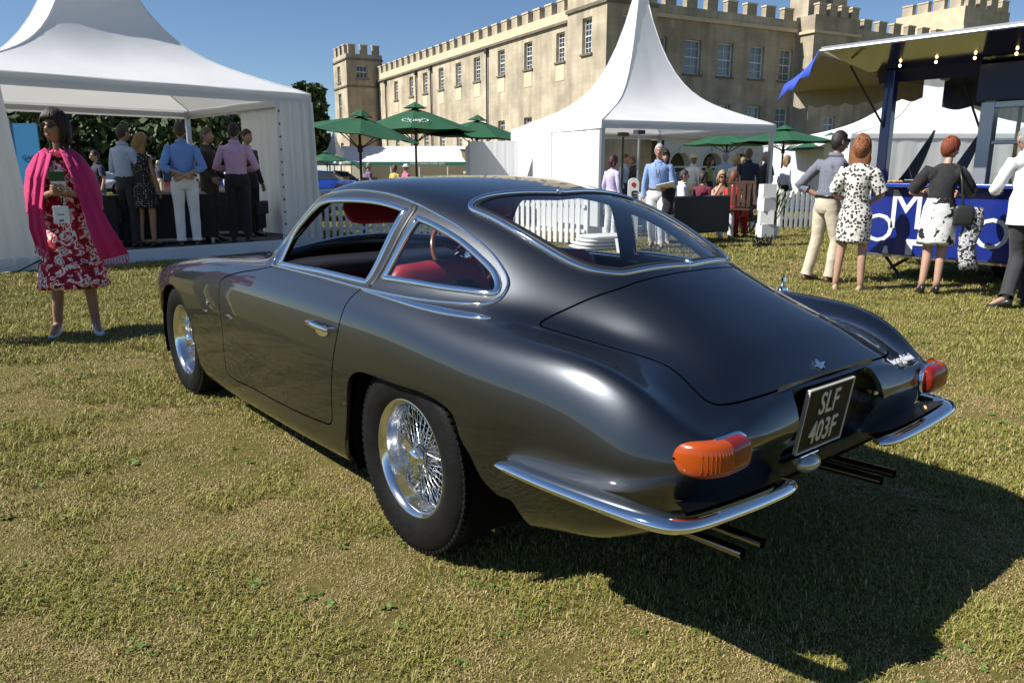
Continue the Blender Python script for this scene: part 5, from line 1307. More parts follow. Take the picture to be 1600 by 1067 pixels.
        if detail and style in('long','curly','bob','crop'):
            for q in range(190):     # separate locks over the mass of hair
                th=rs.uniform(0,2*math.pi); zl=line(th); ph0=math.acos(max(-1,min(1,zl/.118))); g=1+(thick/.09)*1.12; s0=rs.uniform(.05,.5); pts=[]
                wv=rs.uniform(0,6.28); am={'curly':.012,'long':.005,'bob':.003,'crop':.008}[style]; sw=rs.uniform(-.25,.25)
                for t in np.linspace(0,1,7):
                    ph=ph0*(s0+(1-s0)*t); a=th+sw*t; x,y,z=math.sin(ph)*math.cos(a),math.sin(ph)*math.sin(a),math.cos(ph)
                    X,Y,Z=x*.074,y*.094,z*.118
                    if z<.1: X*=1-.30*max(0,.1-z)**1.3
                    o=am*math.sin(wv+t*9)
                    pts.append(Vector((X*g+o*math.sin(a),Y*g-o*math.cos(a)-.002,Z*g+.002))*hs)
                if style!='crop' and math.sin(th)<.15:
                    L_={'long':.25,'curly':.21,'bob':.09}[style]*rs.uniform(.75,1.1); e=pts[-1]
                    for t in np.linspace(.2,1,6): pts.append(e+Vector((am*1.3*math.sin(wv+t*11)+.012*math.cos(th)*t,am*math.cos(wv+t*9)-.012*t,-L_*t))*hs)
                n_=len(pts); hb.tube([HM@p for p in pts],[(.0062 if i<n_-1 else .002)*hs for i in range(n_)],5)
        hb.build('hair',hc,P,smooth=True)
    if hat:
        h=MB(); h.lathe([(.02,.17),(.03,.165),(.035,.10),(.09,.094),(.115,.07),(.12,.001)],24,'z',HM@Matrix.Translation((0,-.005*hs,.025*hs))@Matrix.Scale(hs,4)); h.build('hat',hat,P,smooth=True,auto=50)
    if shades:
        g=MB(); 
        for s in (-1,1):
            g.rings([[(s*.034+.027*math.cos(a)*q,yy,.010+.020*math.sin(a)*q) for a in np.linspace(0,2*math.pi,12,endpoint=False)] for q,yy in ((1,.088),(1,.097),(.9,.1))],mtx=HM@Matrix.Scale(hs,4))
            g.tube([HM@Vector((s*.060*hs,.090*hs,.015*hs)),HM@Vector((s*.079*hs,.02*hs,.015*hs)),HM@Vector((s*.079*hs,-.02*hs,.008*hs))],.004*hs,5)
        g.tube([HM@Vector((-.012*hs,.101*hs,.016*hs)),HM@Vector((.012*hs,.101*hs,.016*hs))],.003*hs,5); g.build('sunglasses',SHADES,P,smooth=True,auto=50)
    # ---- clothes
    def spine_at(t):  # 0 pelvis .. 1 neck
        pts=[J['pelvis'],J['spine'],J['chest'],J['neck']]; f=t*3; i=min(2,int(f)); return pts[i].lerp(pts[i+1],f-i)
    def wr(a,b): return 1+.022*math.sin(3*a+b*2.3)+.017*math.sin(7*a-b*5)+.010*math.sin(11*a+b*9)
    n=26
    def ring(c,rx,ry,b=0,fold=0,nf=9,tw=0):
        sh=(J['rs']-J['ls']); ax=Vector((sh.x,sh.y,0)).normalized(); ay=Vector((-ax.y,ax.x,0))
        return [c+ax*(rx*k*math.cos(a)*wr(a,b)*(1+fold*math.sin(nf*a+b)))+ay*(ry*k*math.sin(a)*wr(a,b)*(1+fold*math.sin(nf*a+b))) for a in np.linspace(0,2*math.pi,n,endpoint=False)]
    if top is not None:
        t=MB(); W_=.9 if female else 1.0
        prof=[(-.10,.14,.10),(0,.142,.104),(.13,.15,.112),(.20,.156,.118),(.34,.15,.115),(.52,.165,.122),(.68,.185,.128),(.80,.19,.125),(.88,.172,.108),(.94,.125,.085),(.99,.072,.066)]
        if not tuck: prof[:4]=[(-.13,.20,.165),(0,.20,.165),(.13,.195,.16),(.20,.18,.145)]
        if female: prof=[(-.10,.13,.10),(0,.135,.10),(.2,.132,.102),(.38,.128,.10),(.56,.15,.128),(.68,.158,.128),(.80,.162,.112),(.88,.148,.095),(.94,.11,.075),(.985,.072,.060)]
        R=[]
        for i,(q,rx,ry) in enumerate(prof):
            c=spine_at(q) if q>=0 else J['pelvis']+Vector((0,0,q*k))
            R.append(ring(c,rx,ry,i*.8))
        t.rings(R,cap=False)
        for s,a,b,c in ((-1,'ls','le','lw'),(1,'rs','re','rw')):
            S,E,Wr=J[a]-Vector((s*.012,0,.030))*k,J[b],J[c]; inn=S.lerp(J['chest'],.40)+Vector((0,0,.0))
            fw=.9 if female else 1.0
            if sleeve=='long': pts=[inn,S,S.lerp(E,.5),E,E.lerp(Wr,.5),E.lerp(Wr,.97)]; r=[.075,.066,.059,.052,.046,.040]
            elif sleeve=='rolled': pts=[inn,S,S.lerp(E,.5),E,E.lerp(Wr,.28),E.lerp(Wr,.36)]; r=[.075,.066,.060,.054,.052,.055]
            elif sleeve=='short': pts=[inn,S,S.lerp(E,.35),S.lerp(E,.68)]; r=[.074,.066,.066,.070]
            elif sleeve=='batwing': pts=[inn-Vector((0,0,.04*k)),S-Vector((0,0,.02*k)),S.lerp(E,.5)-Vector((0,0,.015*k)),S.lerp(E,.92)]; r=[.10,.088,.088,.078]
            else: pts=[inn,S.lerp(E,.06)]; r=[.07,.058]
            # subdivide for soft bends
            P2=[];r2=[]
            for i in range(len(pts)-1):
                for u in (0,.33,.66): P2.append(pts[i].lerp(pts[i+1],u)); r2.append((r[i]*(1-u)+r[i+1]*u)*k*fw*(1+.05*math.sin(9*(i+u)+s)))
            P2.append(pts[-1]); r2.append(r[-1]*k*fw)
            t.tube(P2,r2,12,cap=False)
        TP=t.build('top',top,P,smooth=True)
        if collar and not female:
            c=MB(); c.rings([[J['neck']+Vector((.066*k*math.cos(a)*q,.070*k*math.sin(a)*q,z*k+.012*k*math.sin(a)*-1)) for a in np.linspace(0,2*math.pi,20,endpoint=False)] for q,z in ((1.15,-.03),(1.02,.03),(1.1,.032),(1.25,-.005))],cap=False); c.build('collar',top,TP,smooth=True)
    if bottom is not None:
        kind=bottom[0]; bm_=bottom[1]
        if kind=='trousers':
            t=MB(); R=[ring(J['pelvis']+Vector((0,0,z*k)),rx,ry,z*9) for z,rx,ry in ((.085,.159,.119),(.04,.164,.124),(-.02,.169,.129),(-.08,.165,.125),(-.12,.13,.10))]
            t.rings(R,cap=False)
            for s,h,kn,an in ((-1,'lh','lk','la'),(1,'rh','rk','ra')):
                A,B,C_=J[h]+Vector((0,0,.03*k)),J[kn],J[an]
                pts=[];rd=[]
                for (u,r) in ((0,.098),(.2,.098),(.5,.088),(.8,.076),(1,.070)): pts.append(A.lerp(B,u)); rd.append(r*k)
                for (u,r) in ((.15,.069),(.35,.070),(.6,.064),(.85,.062),(.94,.066),(1.0,.068)): pts.append(B.lerp(C_,u)+Vector((0,-.006*k,0))); rd.append(r*k)
                rd=[q*(1+.03*math.sin(i*2.1+s)) for i,q in enumerate(rd)]
                t.tube(pts,rd,16,cap=False,up=(0,1,0))
            TR=t.build('trousers',bm_,P,smooth=True)
            if belt is not None:
                b=MB(); b.rings([ring(J['pelvis']+Vector((0,0,z*k)),rx,ry,.9) for z,rx,ry in ((.058,.166,.126),(.060,.171,.131),(.090,.169,.129),(.092,.160,.120))],cap=False); b.build('belt',belt,TR,smooth=True)
        else:
            hem,flare=bottom[2],bottom[3]; t=MB(); R=[]
            zs=np.linspace(1.10 if kind=='skirt' else 1.02,hem,12)
            cx=(J['lk']+J['rk'])*.5
            for i,z in enumerate(zs):
                u=(zs[0]-z)/(zs[0]-hem); c=J['pelvis'].lerp(Vector((cx.x,cx.y,0)),min(1,u*.7)); c=Vector((c.x,c.y,z*k))
                rx=np.interp(u,[0,.25,.5,1],[.135,.178,.186,.18+flare]); ry=np.interp(u,[0,.25,.5,1],[.108,.14,.148,.14+flare])
                R.append(ring(c,rx,ry,i*.25,fold=.05*u*(flare*10+.35),nf=7))
            # inner side so the hem has an inside
            R.append(ring(Vector((c.x,c.y,zs[-1]*k+.01)),rx*.97,ry*.97,11*.25,fold=.05*(flare*10+.35),nf=7)); R.append(ring(Vector((c.x,c.y,zs[-1]*k+.2)),rx*.85,ry*.85,10*.25))
            t.rings(R,cap=False); t.build('skirt',bm_,P,smooth=True)
            if belt is not None:
                b=MB(); b.rings([ring(J['pelvis'].lerp(J['spine'],.55)+Vector((0,0,z*k)),.148,.116,.5) for z in (-.03,.03)],cap=False); b.build('belt',belt,P,smooth=True)
    # ---- shoes
    if shoes is not None:
        for an,to in (('la','lt'),('ra','rt')):
            A,T_=J[an],J[to]; d=Vector((T_.x-A.x,T_.y-A.y,0)); d.normalize(); sd=Vector((-d.y,d.x,0)); base=min(A.z-.075*k,T_.z-.02*k); s_=MB(); R=[]
            lift=(A.z-.085*k)-(T_.z-.03*k)
            for u,w,h0,h1 in ((-.065,.012,.0,.045),(-.055,.030,.0,.075),(-.02,.035,.0,.088),(.04,.036,.0,.075),(.10,.043,.0,.052),(.15,.044,.0,.040),(.19,.034,.0,.030),(.21,.012,.004,.020)):
                zz=max(0,lift*(1-max(0,min(1,(u+.06)/.2))))+min(A.z-.085*k,T_.z-.03*k)
                c=A+d*u*k; w*=k*(.85 if female else 1); c.z=zz
                R.append([c+sd*(w*math.cos(a))+Vector((0,0,(h0+(h1-h0)*(.5+.5*math.sin(a)))*k)) for a in np.linspace(0,2*math.pi,12,endpoint=False)])
            s_.rings(R)
            if heels: s_.tube([A-d*.045*k+Vector((0,0,-.02*k)),A-d*.05*k-Vector((0,0,A.z-.002))],[.014*k,.006*k],8)
            s_.build('shoe',shoes,P,smooth=True)
    P['k']=k
    return P,J,HM,k
def face(dx,dy): return math.atan2(-dx,dy)     # rotation that turns local +Y to (dx,dy)
def toward(loc,t): return face(t[0]-loc[0],t[1]-loc[1])
CAMP=(CAM.location.x,CAM.location.y)
C_WHITE=cloth('white_cotton',(.74,.74,.74)); C_BLACK=cloth('black_cotton',(.012,.012,.014)); C_NAVY=cloth('navy_cloth',(.018,.024,.05)); C_BLUE=cloth('blue_shirt',(.17,.31,.66)); C_PALEBLUE=cloth('pale_blue_shirt',(.34,.43,.58)); C_PINK=cloth('pale_pink_shirt',(.62,.38,.55)); C_BEIGE=cloth('beige_chino',(.56,.49,.37)); C_GREY=cloth('grey_shirt',(.155,.165,.21)); C_TWEED=cloth('brown_tweed',(.045,.038,.03)); C_OLIVE=cloth('olive_jacket',(.11,.085,.03)); C_DARKT=cloth('dark_trousers',(.016,.016,.018)); C_CHAR=cloth('charcoal_trousers',(.03,.03,.032)); C_MAROON=cloth('maroon_knit',(.12,.01,.03)); C_GREEN=cloth('lime_top',(.26,.36,.08)); C_RED=cloth('red_dress',(.45,.02,.015)); C_YELLOW=cloth('yellow_top',(.62,.48,.12)); C_PURPLE=cloth('purple_shirt',(.16,.10,.20)); C_HOTPINK=cloth('pink_shawl',(.55,.018,.13)); C_ROSE=cloth('rose_shirt',(.66,.16,.27)); C_LILAC=cloth('lilac_top',(.55,.50,.72))
D_FLORAL=pattern('red_floral_print','floral'); D_LEO=pattern('spotted_print','leopard'); D_BLOTCH=pattern('black_white_print','blotch'); D_POLKA=pattern('polka_print','polka'); D_CHECK=pattern('blue_check','check'); D_SCARF=pattern('grey_scarf_print','scarf')
STRAW=mat('straw_hat',(.6,.5,.33),.8)
LEATHER_BAG=mat('dark_bag_leather',(.02,.025,.022),.4)

# --- woman in pink shawl
wl=(-.92,4.84)
W1,J1,H1,k1=person('woman in red floral dress and bright pink shawl standing left of the car',wl,toward(wl,CAMP)-.10,1.75,
  pose=dict(lw=(-.045,.235,1.155),le=(-.205,.04,1.09),rw=(.055,.24,1.15),re=(.205,.04,1.09),lk=(-.10,.03,.50),rk=(.115,.02,.50),la=(-.115,-.01,.085),ra=(.16,-.02,.085),lt=(-.15,.15,.03),rt=(.19,.15,.03)),
  top=D_FLORAL,sleeve='none',bottom=('dress',D_FLORAL,.40,.085),shoes=SHOE_WHITE,hair=('bob',(.022,.010,.006)),head=(-.62,-.05),shades=True,female=True,skin=SKIN_T,hands=(.45,.45),palm=((.8,.2,.3),(-.8,.2,.3)))
sh=MB(); R=[]
for i in range(15):     # shawl over shoulders and arms, open at the front
    t=i/14; z=1.47-.47*t
    rx=np.interp(t,[0,.10,.35,.7,1],[.085,.155,.225,.262,.262]); ry=np.interp(t,[0,.12,.4,.7,1],[.075,.11,.15,.185,.185])
    op=np.interp(t,[0,.3,.6,1],[.16,.30,.62,.95]); row=[]
    for a in np.linspace(math.pi/2+op,math.pi/2+2*math.pi-op,44):
        f=1+.030*math.sin(8*a+t*5)*t+.015*math.sin(15*a)*t
        row.append((rx*f*math.cos(a)*k1,(ry*f*math.sin(a)+.015)*k1,z*k1+.012*math.sin(5*a+3*t)))
    R.append(row)
sh.rings(R,cap=False,close=False); SH=sh.build('shawl',C_HOTPINK,W1,smooth=True)
so=SH.modifiers.new('thick','SOLIDIFY'); so.thickness=.006
def drape(pts_l,pts_r,nf,depth,nm):
    d=MB(); n=len(pts_l); K=16; vs=[];fs=[]
    for i in range(n):
        a,b=Vector(pts_l[i]),Vector(pts_r[i])
        for j in range(K+1):
            u=j/K; p=a.lerp(b,u); p=p+Vector((0,depth*math.sin(nf*math.pi*u+i*.4)*(.3+.7*i/n),0)); vs.append(p*k1)
    for i in range(n-1):
        for j in range(K): q=i*(K+1)+j; fs.append((q,q+1,q+K+2,q+K+1))
    d.add(vs,fs); o=d.build(nm,C_HOTPINK,W1,smooth=True); s=o.modifiers.new('t','SOLIDIFY'); s.thickness=.006
    return o,[Vector(q)*k1 for q in (pts_l[-1],pts_r[-1])]
o1,e1=drape([(.03,.135,1.44),(.09,.17,1.25),(.13,.205,1.05),(.13,.215,.85),(.125,.225,.70)],[(.13,.09,1.45),(.20,.13,1.25),(.235,.13,1.05),(.245,.14,.88),(.22,.16,.76)],4,.018,'shawl_end')
o2,e2=drape([(-.03,.135,1.44),(-.09,.17,1.25),(-.13,.205,1.02),(-.17,.22,.82),(-.22,.23,.62)],[(-.13,.09,1.45),(-.20,.13,1.25),(-.25,.13,1.05),(-.33,.14,.85),(-.42,.15,.66)],4,.018,'shawl_end')
for nm_,(a,b) in (('a',e1),('b',e2)):
    fr=MB()
    for j in range(20):
        p=a.lerp(b,j/19); fr.tube([p,p+Vector((.004*math.sin(j*3),.004*math.cos(j*2),-.035)),p+Vector((.010*math.sin(j*5),.004,-.07))],.0022,4)
    fr.build('fringe',C_HOTPINK,W1)
GREENCARD=mat('green_card',(.02,.07,.035),.5); PAPER=mat('paper',(.78,.78,.76),.7)
cd_=MB(); cd_.box((0,0,0),(.10,.006,.075),Matrix.Translation(Vector((.0,.30,1.22))*k1)@Matrix.Rotation(-.35,4,'X')@Matrix.Translation((0,0,.055))); cdo=cd_.build('show_card',GREENCARD,None,bevel=.001); 
cdo.matrix_world=W1.matrix_basis; tag(cdo,'green and white card held up in the hands of the woman in the pink shawl','card')
w_=MB(); w_.box((0,0,0),(.095,.007,.085),Matrix.Translation(Vector((.0,.30,1.22))*k1)@Matrix.Rotation(-.35,4,'X')@Matrix.Translation((0,0,-.026))); w_.build('white_lower_half',PAPER,cdo)
ly=MB(); ly.tube([Vector((-.06,.10,1.47))*k1,Vector((-.035,.17,1.30))*k1,Vector((-.01,.215,1.10))*k1,Vector((0,.222,1.045))*k1],.005,5); ly.tube([Vector((.06,.10,1.47))*k1,Vector((.035,.17,1.30))*k1,Vector((.01,.215,1.10))*k1,Vector((0,.222,1.045))*k1],.005,5); lyo=ly.build('lanyard',C_BLACK,W1)
bd=MB(); bd.box((.01,.236,.985),(.105,.004,.13)); bd.v=[tuple(Vector(q)*k1) for q in bd.v]; bdo=bd.build('name_badge',PAPER,W1,bevel=.002)
b2=MB(); b2.box((.012,.2335+.005,.94),(.03,.002,.012)); b2.box((.012,.2335+.005,.985),(.045,.002,.006)); b2.v=[tuple(Vector(q)*k1) for q in b2.v]; b2.build('badge_print',C_BLACK,bdo)
nk=MB(); nk.tube([Vector((.085*math.cos(a),.075*math.sin(a)+.03,1.46-.06*max(0,math.sin(a))))*k1 for a in np.linspace(-.2,math.pi+.2,18)],.012,7); nk.build('bead_necklace',C_BLACK,W1,smooth=True)
# --- person cut by the left edge
pe=(-1.83,5.0)
person('person in a pink shirt cut off by the left edge of the picture',pe,toward(pe,CAMP)+.7,1.74,pose=dict(rw=(.19,.20,1.08),re=(.25,-.02,1.12),lw=(-.19,.20,1.08)),top=C_ROSE,bottom=('trousers',C_BEIGE),shoes=SHOE_BROWN)
# --- left tent party (on the platform)
zt=.176; away=lambda l: toward(l,CAMP)+math.pi
l=(.86,10.62); person('man in pale blue shirt embracing the blonde woman in the left tent',l,away(l)-.9,1.80,pose=dict(rw=(.10,.26,1.05),re=(.26,.06,1.10),lw=(-.10,.24,1.0)),top=C_PALEBLUE,bottom=('trousers',C_DARKT),shoes=SHOE_BLACK,z0=zt,hair=('short',(.03,.02,.015)),shades=True)
l=(1.05,10.45); person('blonde woman in black polka dot dress inside the left tent',l,away(l)-.55,1.66,top=D_POLKA,sleeve='none',bottom=('dress',D_POLKA,.62,.03),shoes=SHOE_BLACK,z0=zt,hair=('long',(.30,.18,.07)),female=True,skin=SKIN_T)
l=(1.56,10.15); person('man in bright blue shirt and white jeans with hands clasped behind his back',l,away(l),1.84,pose=dict(lw=(.015,-.155,1.02),le=(-.27,-.11,1.13),rw=(-.02,-.165,1.0),re=(.27,-.11,1.13)),top=C_BLUE,sleeve='rolled',bottom=('trousers',C_WHITE),shoes=SHOE_BROWN,z0=zt,belt=SHOE_BLACK,hair=('short',(.05,.028,.015)),palm=((0,-1,0),(0,-1,0)))
l=(2.12,10.75); person('man in dark tweed jacket standing between the blue and pink shirts',l,toward(l,CAMP)+1.1,1.80,pose=dict(rw=(.20,.16,.98),lw=(-.16,.2,1.0)),top=C_TWEED,bottom=('trousers',cloth('brown_trousers',(.06,.045,.03))),shoes=SHOE_BLACK,z0=zt,hair=('short',(.09,.07,.05)))
l=(2.40,10.25); person('man in pink shirt and black trousers seen from behind in the left tent',l,away(l)-.15,1.86,pose=dict(lw=(-.12,.20,1.08),le=(-.29,.0,1.12),rw=(.14,.20,1.08),re=(.29,.0,1.12)),top=C_PINK,bottom=('trousers',C_BLACK),shoes=SHOE_BLACK,z0=zt,hair=('short',(.015,.01,.008)))
l=(2.98,11.3); person('man in grey shirt half hidden by the right curtain of the left tent',l,toward(l,CAMP)+.8,1.82,top=C_CHAR,bottom=('trousers',C_DARKT),shoes=SHOE_BLACK,z0=zt,hair=('short',(.03,.02,.015)))
# --- centre and right
l=(8.2,6.5)
MC,JC,HC,kc=person('grey haired man in blue checked shirt and white trousers walking with papers',l,toward(l,CAMP)-.12,1.74,pose=dict(lk=(-.09,.12,.50),la=(-.10,.06,.10),lt=(-.12,.23,.05),rk=(.10,.04,.49),ra=(.10,-.22,.13),rt=(.12,-.07,.03),rw=(.25,.0,.86),lw=(-.16,.24,1.04),le=(-.25,.02,1.10)),top=D_CHECK,bottom=('trousers',C_WHITE),shoes=SHOE_BLACK,hair=('short',(.42,.41,.40)),belt=SHOE_BROWN,shades=False,skin=SKIN)
g=MB()
for s in (-1,1): g.lathe([(.096*kc,.022*kc),(.0985*kc,.0245*kc),(.096*kc,.027*kc)],16,'y',HC@Matrix.Translation((s*.032,0,.010)))
g.tube([HC@Vector((-.01,.1,.012)),HC@Vector((.01,.1,.012))],.002,4)
for s in (-1,1): g.tube([HC@Vector((s*.058,.095,.012)),HC@Vector((s*.08,-.01,.010))],.002,4)
g.build('spectacles',cloth('red_spectacle_frame',(.25,.03,.02)),MC)
pp=MB(); pp.box((0,0,0),(.30,.21,.008),Matrix.Translation(Vector((-.16,.33,1.07))*kc)@Matrix.Rotation(.5,4,'X')@Matrix.Rotation(.25,4,'Y')); po=pp.build('paper_sheets',PAPER,None); po.matrix_world=MC.matrix_basis; tag(po,'white paper sheets in the hand of the man in blue check','papers')
jk=MB(); R=[]
for i in range(8):
    t=i/7; R.append([(-.20+.10*math.cos(a)*(1-.1*t)+.02*math.sin(3*a+i),.20+.075*math.sin(a)*(1+.08*math.sin(5*a+i)),1.03-.42*t+.015*math.sin(4*a)) for a in np.linspace(0,2*math.pi,18,endpoint=False)])
jk.rings(R); jo=jk.build('folded_jacket',C_BLACK,None,smooth=True); jo.matrix_world=MC.matrix_basis; tag(jo,'black jacket hung over the arm of the man in blue check','jacket')
ln=MB(); ln.tube([Vector((-.05,.09,1.45))*kc,Vector((-.02,.135,1.28))*kc,Vector((0,.14,1.14))*kc,Vector((.02,.135,1.28))*kc,Vector((.05,.09,1.45))*kc],.004,5); ln.build('lanyard',C_NAVY,MC)
l=(8.75,6.85); person('person in white trousers walking close behind the man in blue check',l,toward(l,CAMP)+.2,1.66,top=C_LILAC,bottom=('trousers',C_WHITE),shoes=SHOE_BLACK,hair=('bob',(.02,.012,.01)),female=True)
l=(6.58,2.56)
person('dark haired man in grey shirt and beige chinos with hand on hip',l,face(.90,-.50),1.76,pose=dict(lw=(-.20,.06,.99),le=(-.40,-.14,1.13),ls=(-.19,-.02,1.41),rw=(.22,.25,1.10),re=(.25,.02,1.12),spine=(0,.02,1.12),chest=(0,.04,1.30),neck=(0,.06,1.47),skull=(0,.08,1.55),lk=(-.12,-.02,.49),la=(-.14,-.10,.085),lt=(-.17,.07,.03),rk=(.10,.10,.50),ra=(.10,.05,.085),rt=(.12,.22,.03)),top=C_GREY,sleeve='rolled',bottom=('trousers',C_BEIGE),shoes=SHOE_BROWN,belt=SHOE_BLACK,hair=('short',(.02,.015,.013)),shades=True,skin=SKIN_T,head=(.0,-.05),palm=((0,1,-.3),(0,0,1)))
l=(6.24,2.04)
person('woman with long ginger hair in spotted black and white dress seen from behind',l,away(l)-.18,1.66,pose=dict(lk=(-.115,.0,.49),rk=(.115,.02,.49),la=(-.14,-.03,.075),ra=(.13,-.01,.075),lt=(-.17,.12,.025),rt=(.16,.14,.025),lw=(-.10,.22,1.02),rw=(.12,.22,1.02),le=(-.27,.02,1.12),re=(.27,.02,1.12)),top=D_LEO,sleeve='batwing',bottom=('dress',D_LEO,.56,.005),shoes=SHOE_NUDE,hair=('curly',(.24,.085,.028)),female=True)
l=(6.62,1.32)
W2,J2,H2,k2=person('woman with short red hair in black top leaning on the trailer counter',l,away(l)+.12,1.64,pose=dict(spine=(0,.03,1.14),chest=(.02,.09,1.32),neck=(.04,.13,1.49),skull=(.06,.16,1.57),lw=(-.16,.33,1.14),le=(-.30,.12,1.15),rw=(.22,.36,1.13),re=(.33,.14,1.14),ls=(-.16,.08,1.44),rs=(.18,.07,1.43),lk=(-.07,.02,.50),la=(-.10,-.06,.13),lt=(-.12,.08,.03),rk=(.07,.03,.50),ra=(.05,-.05,.13),rt=(.04,.09,.03)),top=C_BLACK,sleeve='batwing',bottom=('skirt',D_BLOTCH,.58,.015),shoes=SHOE_BLACK,heels=True,belt=C_BLACK,hair=('crop',(.22,.045,.012)),female=True,head=(-.95,-.1))
bg_=MB(); soft_box(bg_,(.21,-.10,.86),(.19,.10,.22)); bgo=bg_.build('shoulder_bag',LEATHER_BAG,None,smooth=True); bgo.matrix_world=W2.matrix_basis; tag(bgo,'dark leather shoulder bag hanging on the red haired woman','bag')
st=MB(); st.tube([Vector((.14,.02,1.47))*k2,Vector((.17,-.10,1.30))*k2,Vector((.20,-.13,1.05))*k2,Vector((.21,-.11,.95))],.011,6); st.build('strap',LEATHER_BAG,bgo,smooth=True)
sf=MB(); R=[]
for i in range(9):
    t=i/8; R.append([(.30+.085*math.cos(a)*(1+.1*math.sin(4*a+i))+.02*math.sin(i),-.06+.05*math.sin(a),.93-.62*t+.02*math.sin(3*a)) for a in np.linspace(0,2*math.pi,18,endpoint=False)])
sf.rings(R); sfo=sf.build('patterned_scarf',D_SCARF,None,smooth=True); sfo.matrix_world=W2.matrix_basis; tag(sfo,'grey patterned scarf draped from the bag of the red haired woman','scarf')
l=(6.52,.45)
person('grey haired man in white shirt and black trousers with crossed foot at the right edge',l,away(l)+.55,1.74,pose=dict(spine=(.0,.05,1.13),chest=(.0,.12,1.31),neck=(.0,.18,1.47),skull=(.0,.22,1.55),lw=(-.14,.36,1.12),le=(-.29,.14,1.13),rw=(.20,.36,1.1),ls=(-.19,.10,1.42),rs=(.19,.10,1.42),lk=(-.03,.06,.49),la=(-.22,-.16,.12),lt=(-.30,-.05,.02),rk=(.08,.06,.5),ra=(.07,.02,.085)),top=C_WHITE,tuck=False,bottom=('trousers',C_CHAR),shoes=SHOE_BLACK,hair=('receding',(.3,.29,.28)))
# --- background figures
def far(px,D):     # ground spot under a picture column at a given forward distance
    a=math.atan((px-800)/1190.9); y=YAW+a; r=D/math.cos(a); return (CAM.location.x+r*math.sin(y),CAM.location.y+r*math.cos(y))
CROWD='visitors in the background'
def bgp(px,D,label,H,top,bot,hair,turn=0.,z0=0.,**kw):
    l=far(px,D); return person(label,l,toward(l,CAMP)+turn,H,top=top,bottom=bot,shoes=SHOE_BLACK,hair=hair,detail=False,z0=z0,group=CROWD,**kw)
SIT=dict(pelvis=(0,0,.52),spine=(0,-.01,.70),chest=(0,0,.88),neck=(0,-.01,1.05),skull=(0,.015,1.13),ls=(-.18,-.01,.99),rs=(.18,-.01,.99),le=(-.23,.05,.72),re=(.23,.05,.72),lw=(-.15,.27,.70),rw=(.15,.27,.70),lh=(-.09,.02,.5),rh=(.09,.02,.5),lk=(-.1,.42,.50),rk=(.1,.42,.50),la=(-.1,.42,.09),ra=(.1,.42,.09),lt=(-.1,.58,.03),rt=(.1,.58,.03))
bgp(1076,20,'man in white shirt and sun hat standing before the arcade',1.70,C_WHITE,('trousers',C_BEIGE),('short',(.2,.2,.2)),math.pi*.8,hat=STRAW)
bgp(1061,16.5,'dark haired man in white shirt seated behind the dark sofa',1.75,C_WHITE,('trousers',C_NAVY),('short',(.03,.02,.015)),math.pi*.5,pose=SIT)
bgp(1092,16.8,'seated woman in maroon behind the dark sofa',1.7,C_MAROON,('trousers',C_DARKT),('bob',(.03,.018,.012)),2.6,pose=SIT,female=True)
bgp(1101,21,'woman in lime green top standing before the arcade',1.66,C_GREEN,('skirt',C_DARKT,.5,.02),('long',(.1,.05,.025)),1.2,female=True,sleeve='none')
bgp(1124,20,'grey haired man in pale jacket standing before the second arch',1.76,C_PALEBLUE,('trousers',C_NAVY),('short',(.3,.29,.28)),math.pi*.9)
bgp(1142,19.2,'blonde woman in white top standing before the arcade',1.68,C_WHITE,('trousers',C_BEIGE),('bob',(.42,.28,.11)),math.pi,female=True,sleeve='short')
bgp(1120,15.4,'seated blonde woman in sunglasses with hand at her face',1.72,SKIN_T,('trousers',C_WHITE),('bob',(.35,.25,.13)),.3,pose=dict(SIT,rw=(.03,.16,1.10),re=(.2,.16,.80)),female=True,sleeve='none',shades=True)
bgp(1139,15.1,'seated woman in strapless red dress seen from behind',1.72,C_RED,('trousers',C_RED),('bob',(.16,.055,.02)),2.7,pose=SIT,female=True,sleeve='none')
bgp(1160,18.2,'man in dark navy suit seen from behind under the parasol',1.80,C_NAVY,('trousers',C_NAVY),('short',(.12,.07,.04)),math.pi)
bgp(1187,18.6,'grey haired man in dark polo behind the stack of white cubes',1.74,C_CHAR,('trousers',C_BEIGE),('short',(.45,.44,.43)),-1.0,sleeve='short')
bgp(1217,19.4,'person in white blouse under the right hand parasols',1.66,C_WHITE,('trousers',C_DARKT),('bob',(.25,.16,.08)),2.2,female=True)
bgp(1150,22,'woman in cream dress far back before the arcade',1.66,CREAM,('dress',CREAM,.5,.03),('long',(.25,.15,.07)),1.0,female=True)
bgp(953,15.6,'dark haired woman in lilac at the left pole of the pointed tent',1.6,C_LILAC,('trousers',C_WHITE),('bob',(.05,.01,.015)),2.4,female=True,z0=0)
bgp(971,20.0,'man in light blue shirt deep inside the pointed tent',1.72,C_PALEBLUE,('trousers',C_NAVY),('short',(.06,.04,.03)),1.3)
bgp(984,21.0,'bystander in dark top deep inside the pointed tent',1.68,C_CHAR,('trousers',C_DARKT),('short',(.15,.08,.05)),-1.2)
bgp(581,24,'balding man in purple shirt beyond the car roof',1.55,C_PURPLE,('trousers',C_DARKT),('receding',(.25,.2,.17)),1.9)
bgp(621,25,'person in yellow top beyond the car roof',1.48,C_YELLOW,('trousers',C_DARKT),('bob',(.12,.06,.03)),2.6,female=True)
bgp(638,24.5,'person in white sun hat beyond the car roof',1.50,C_ROSE,('trousers',C_WHITE),('short',(.3,.3,.3)),2.0,hat=C_WHITE)
bgp(168,17.5,'man in navy polo shirt with sunglasses beyond the left tent',1.74,C_NAVY,('trousers',cloth('jeans',(.06,.09,.16))),('short',(.02,.015,.012)),-1.2,sleeve='short',shades=True)
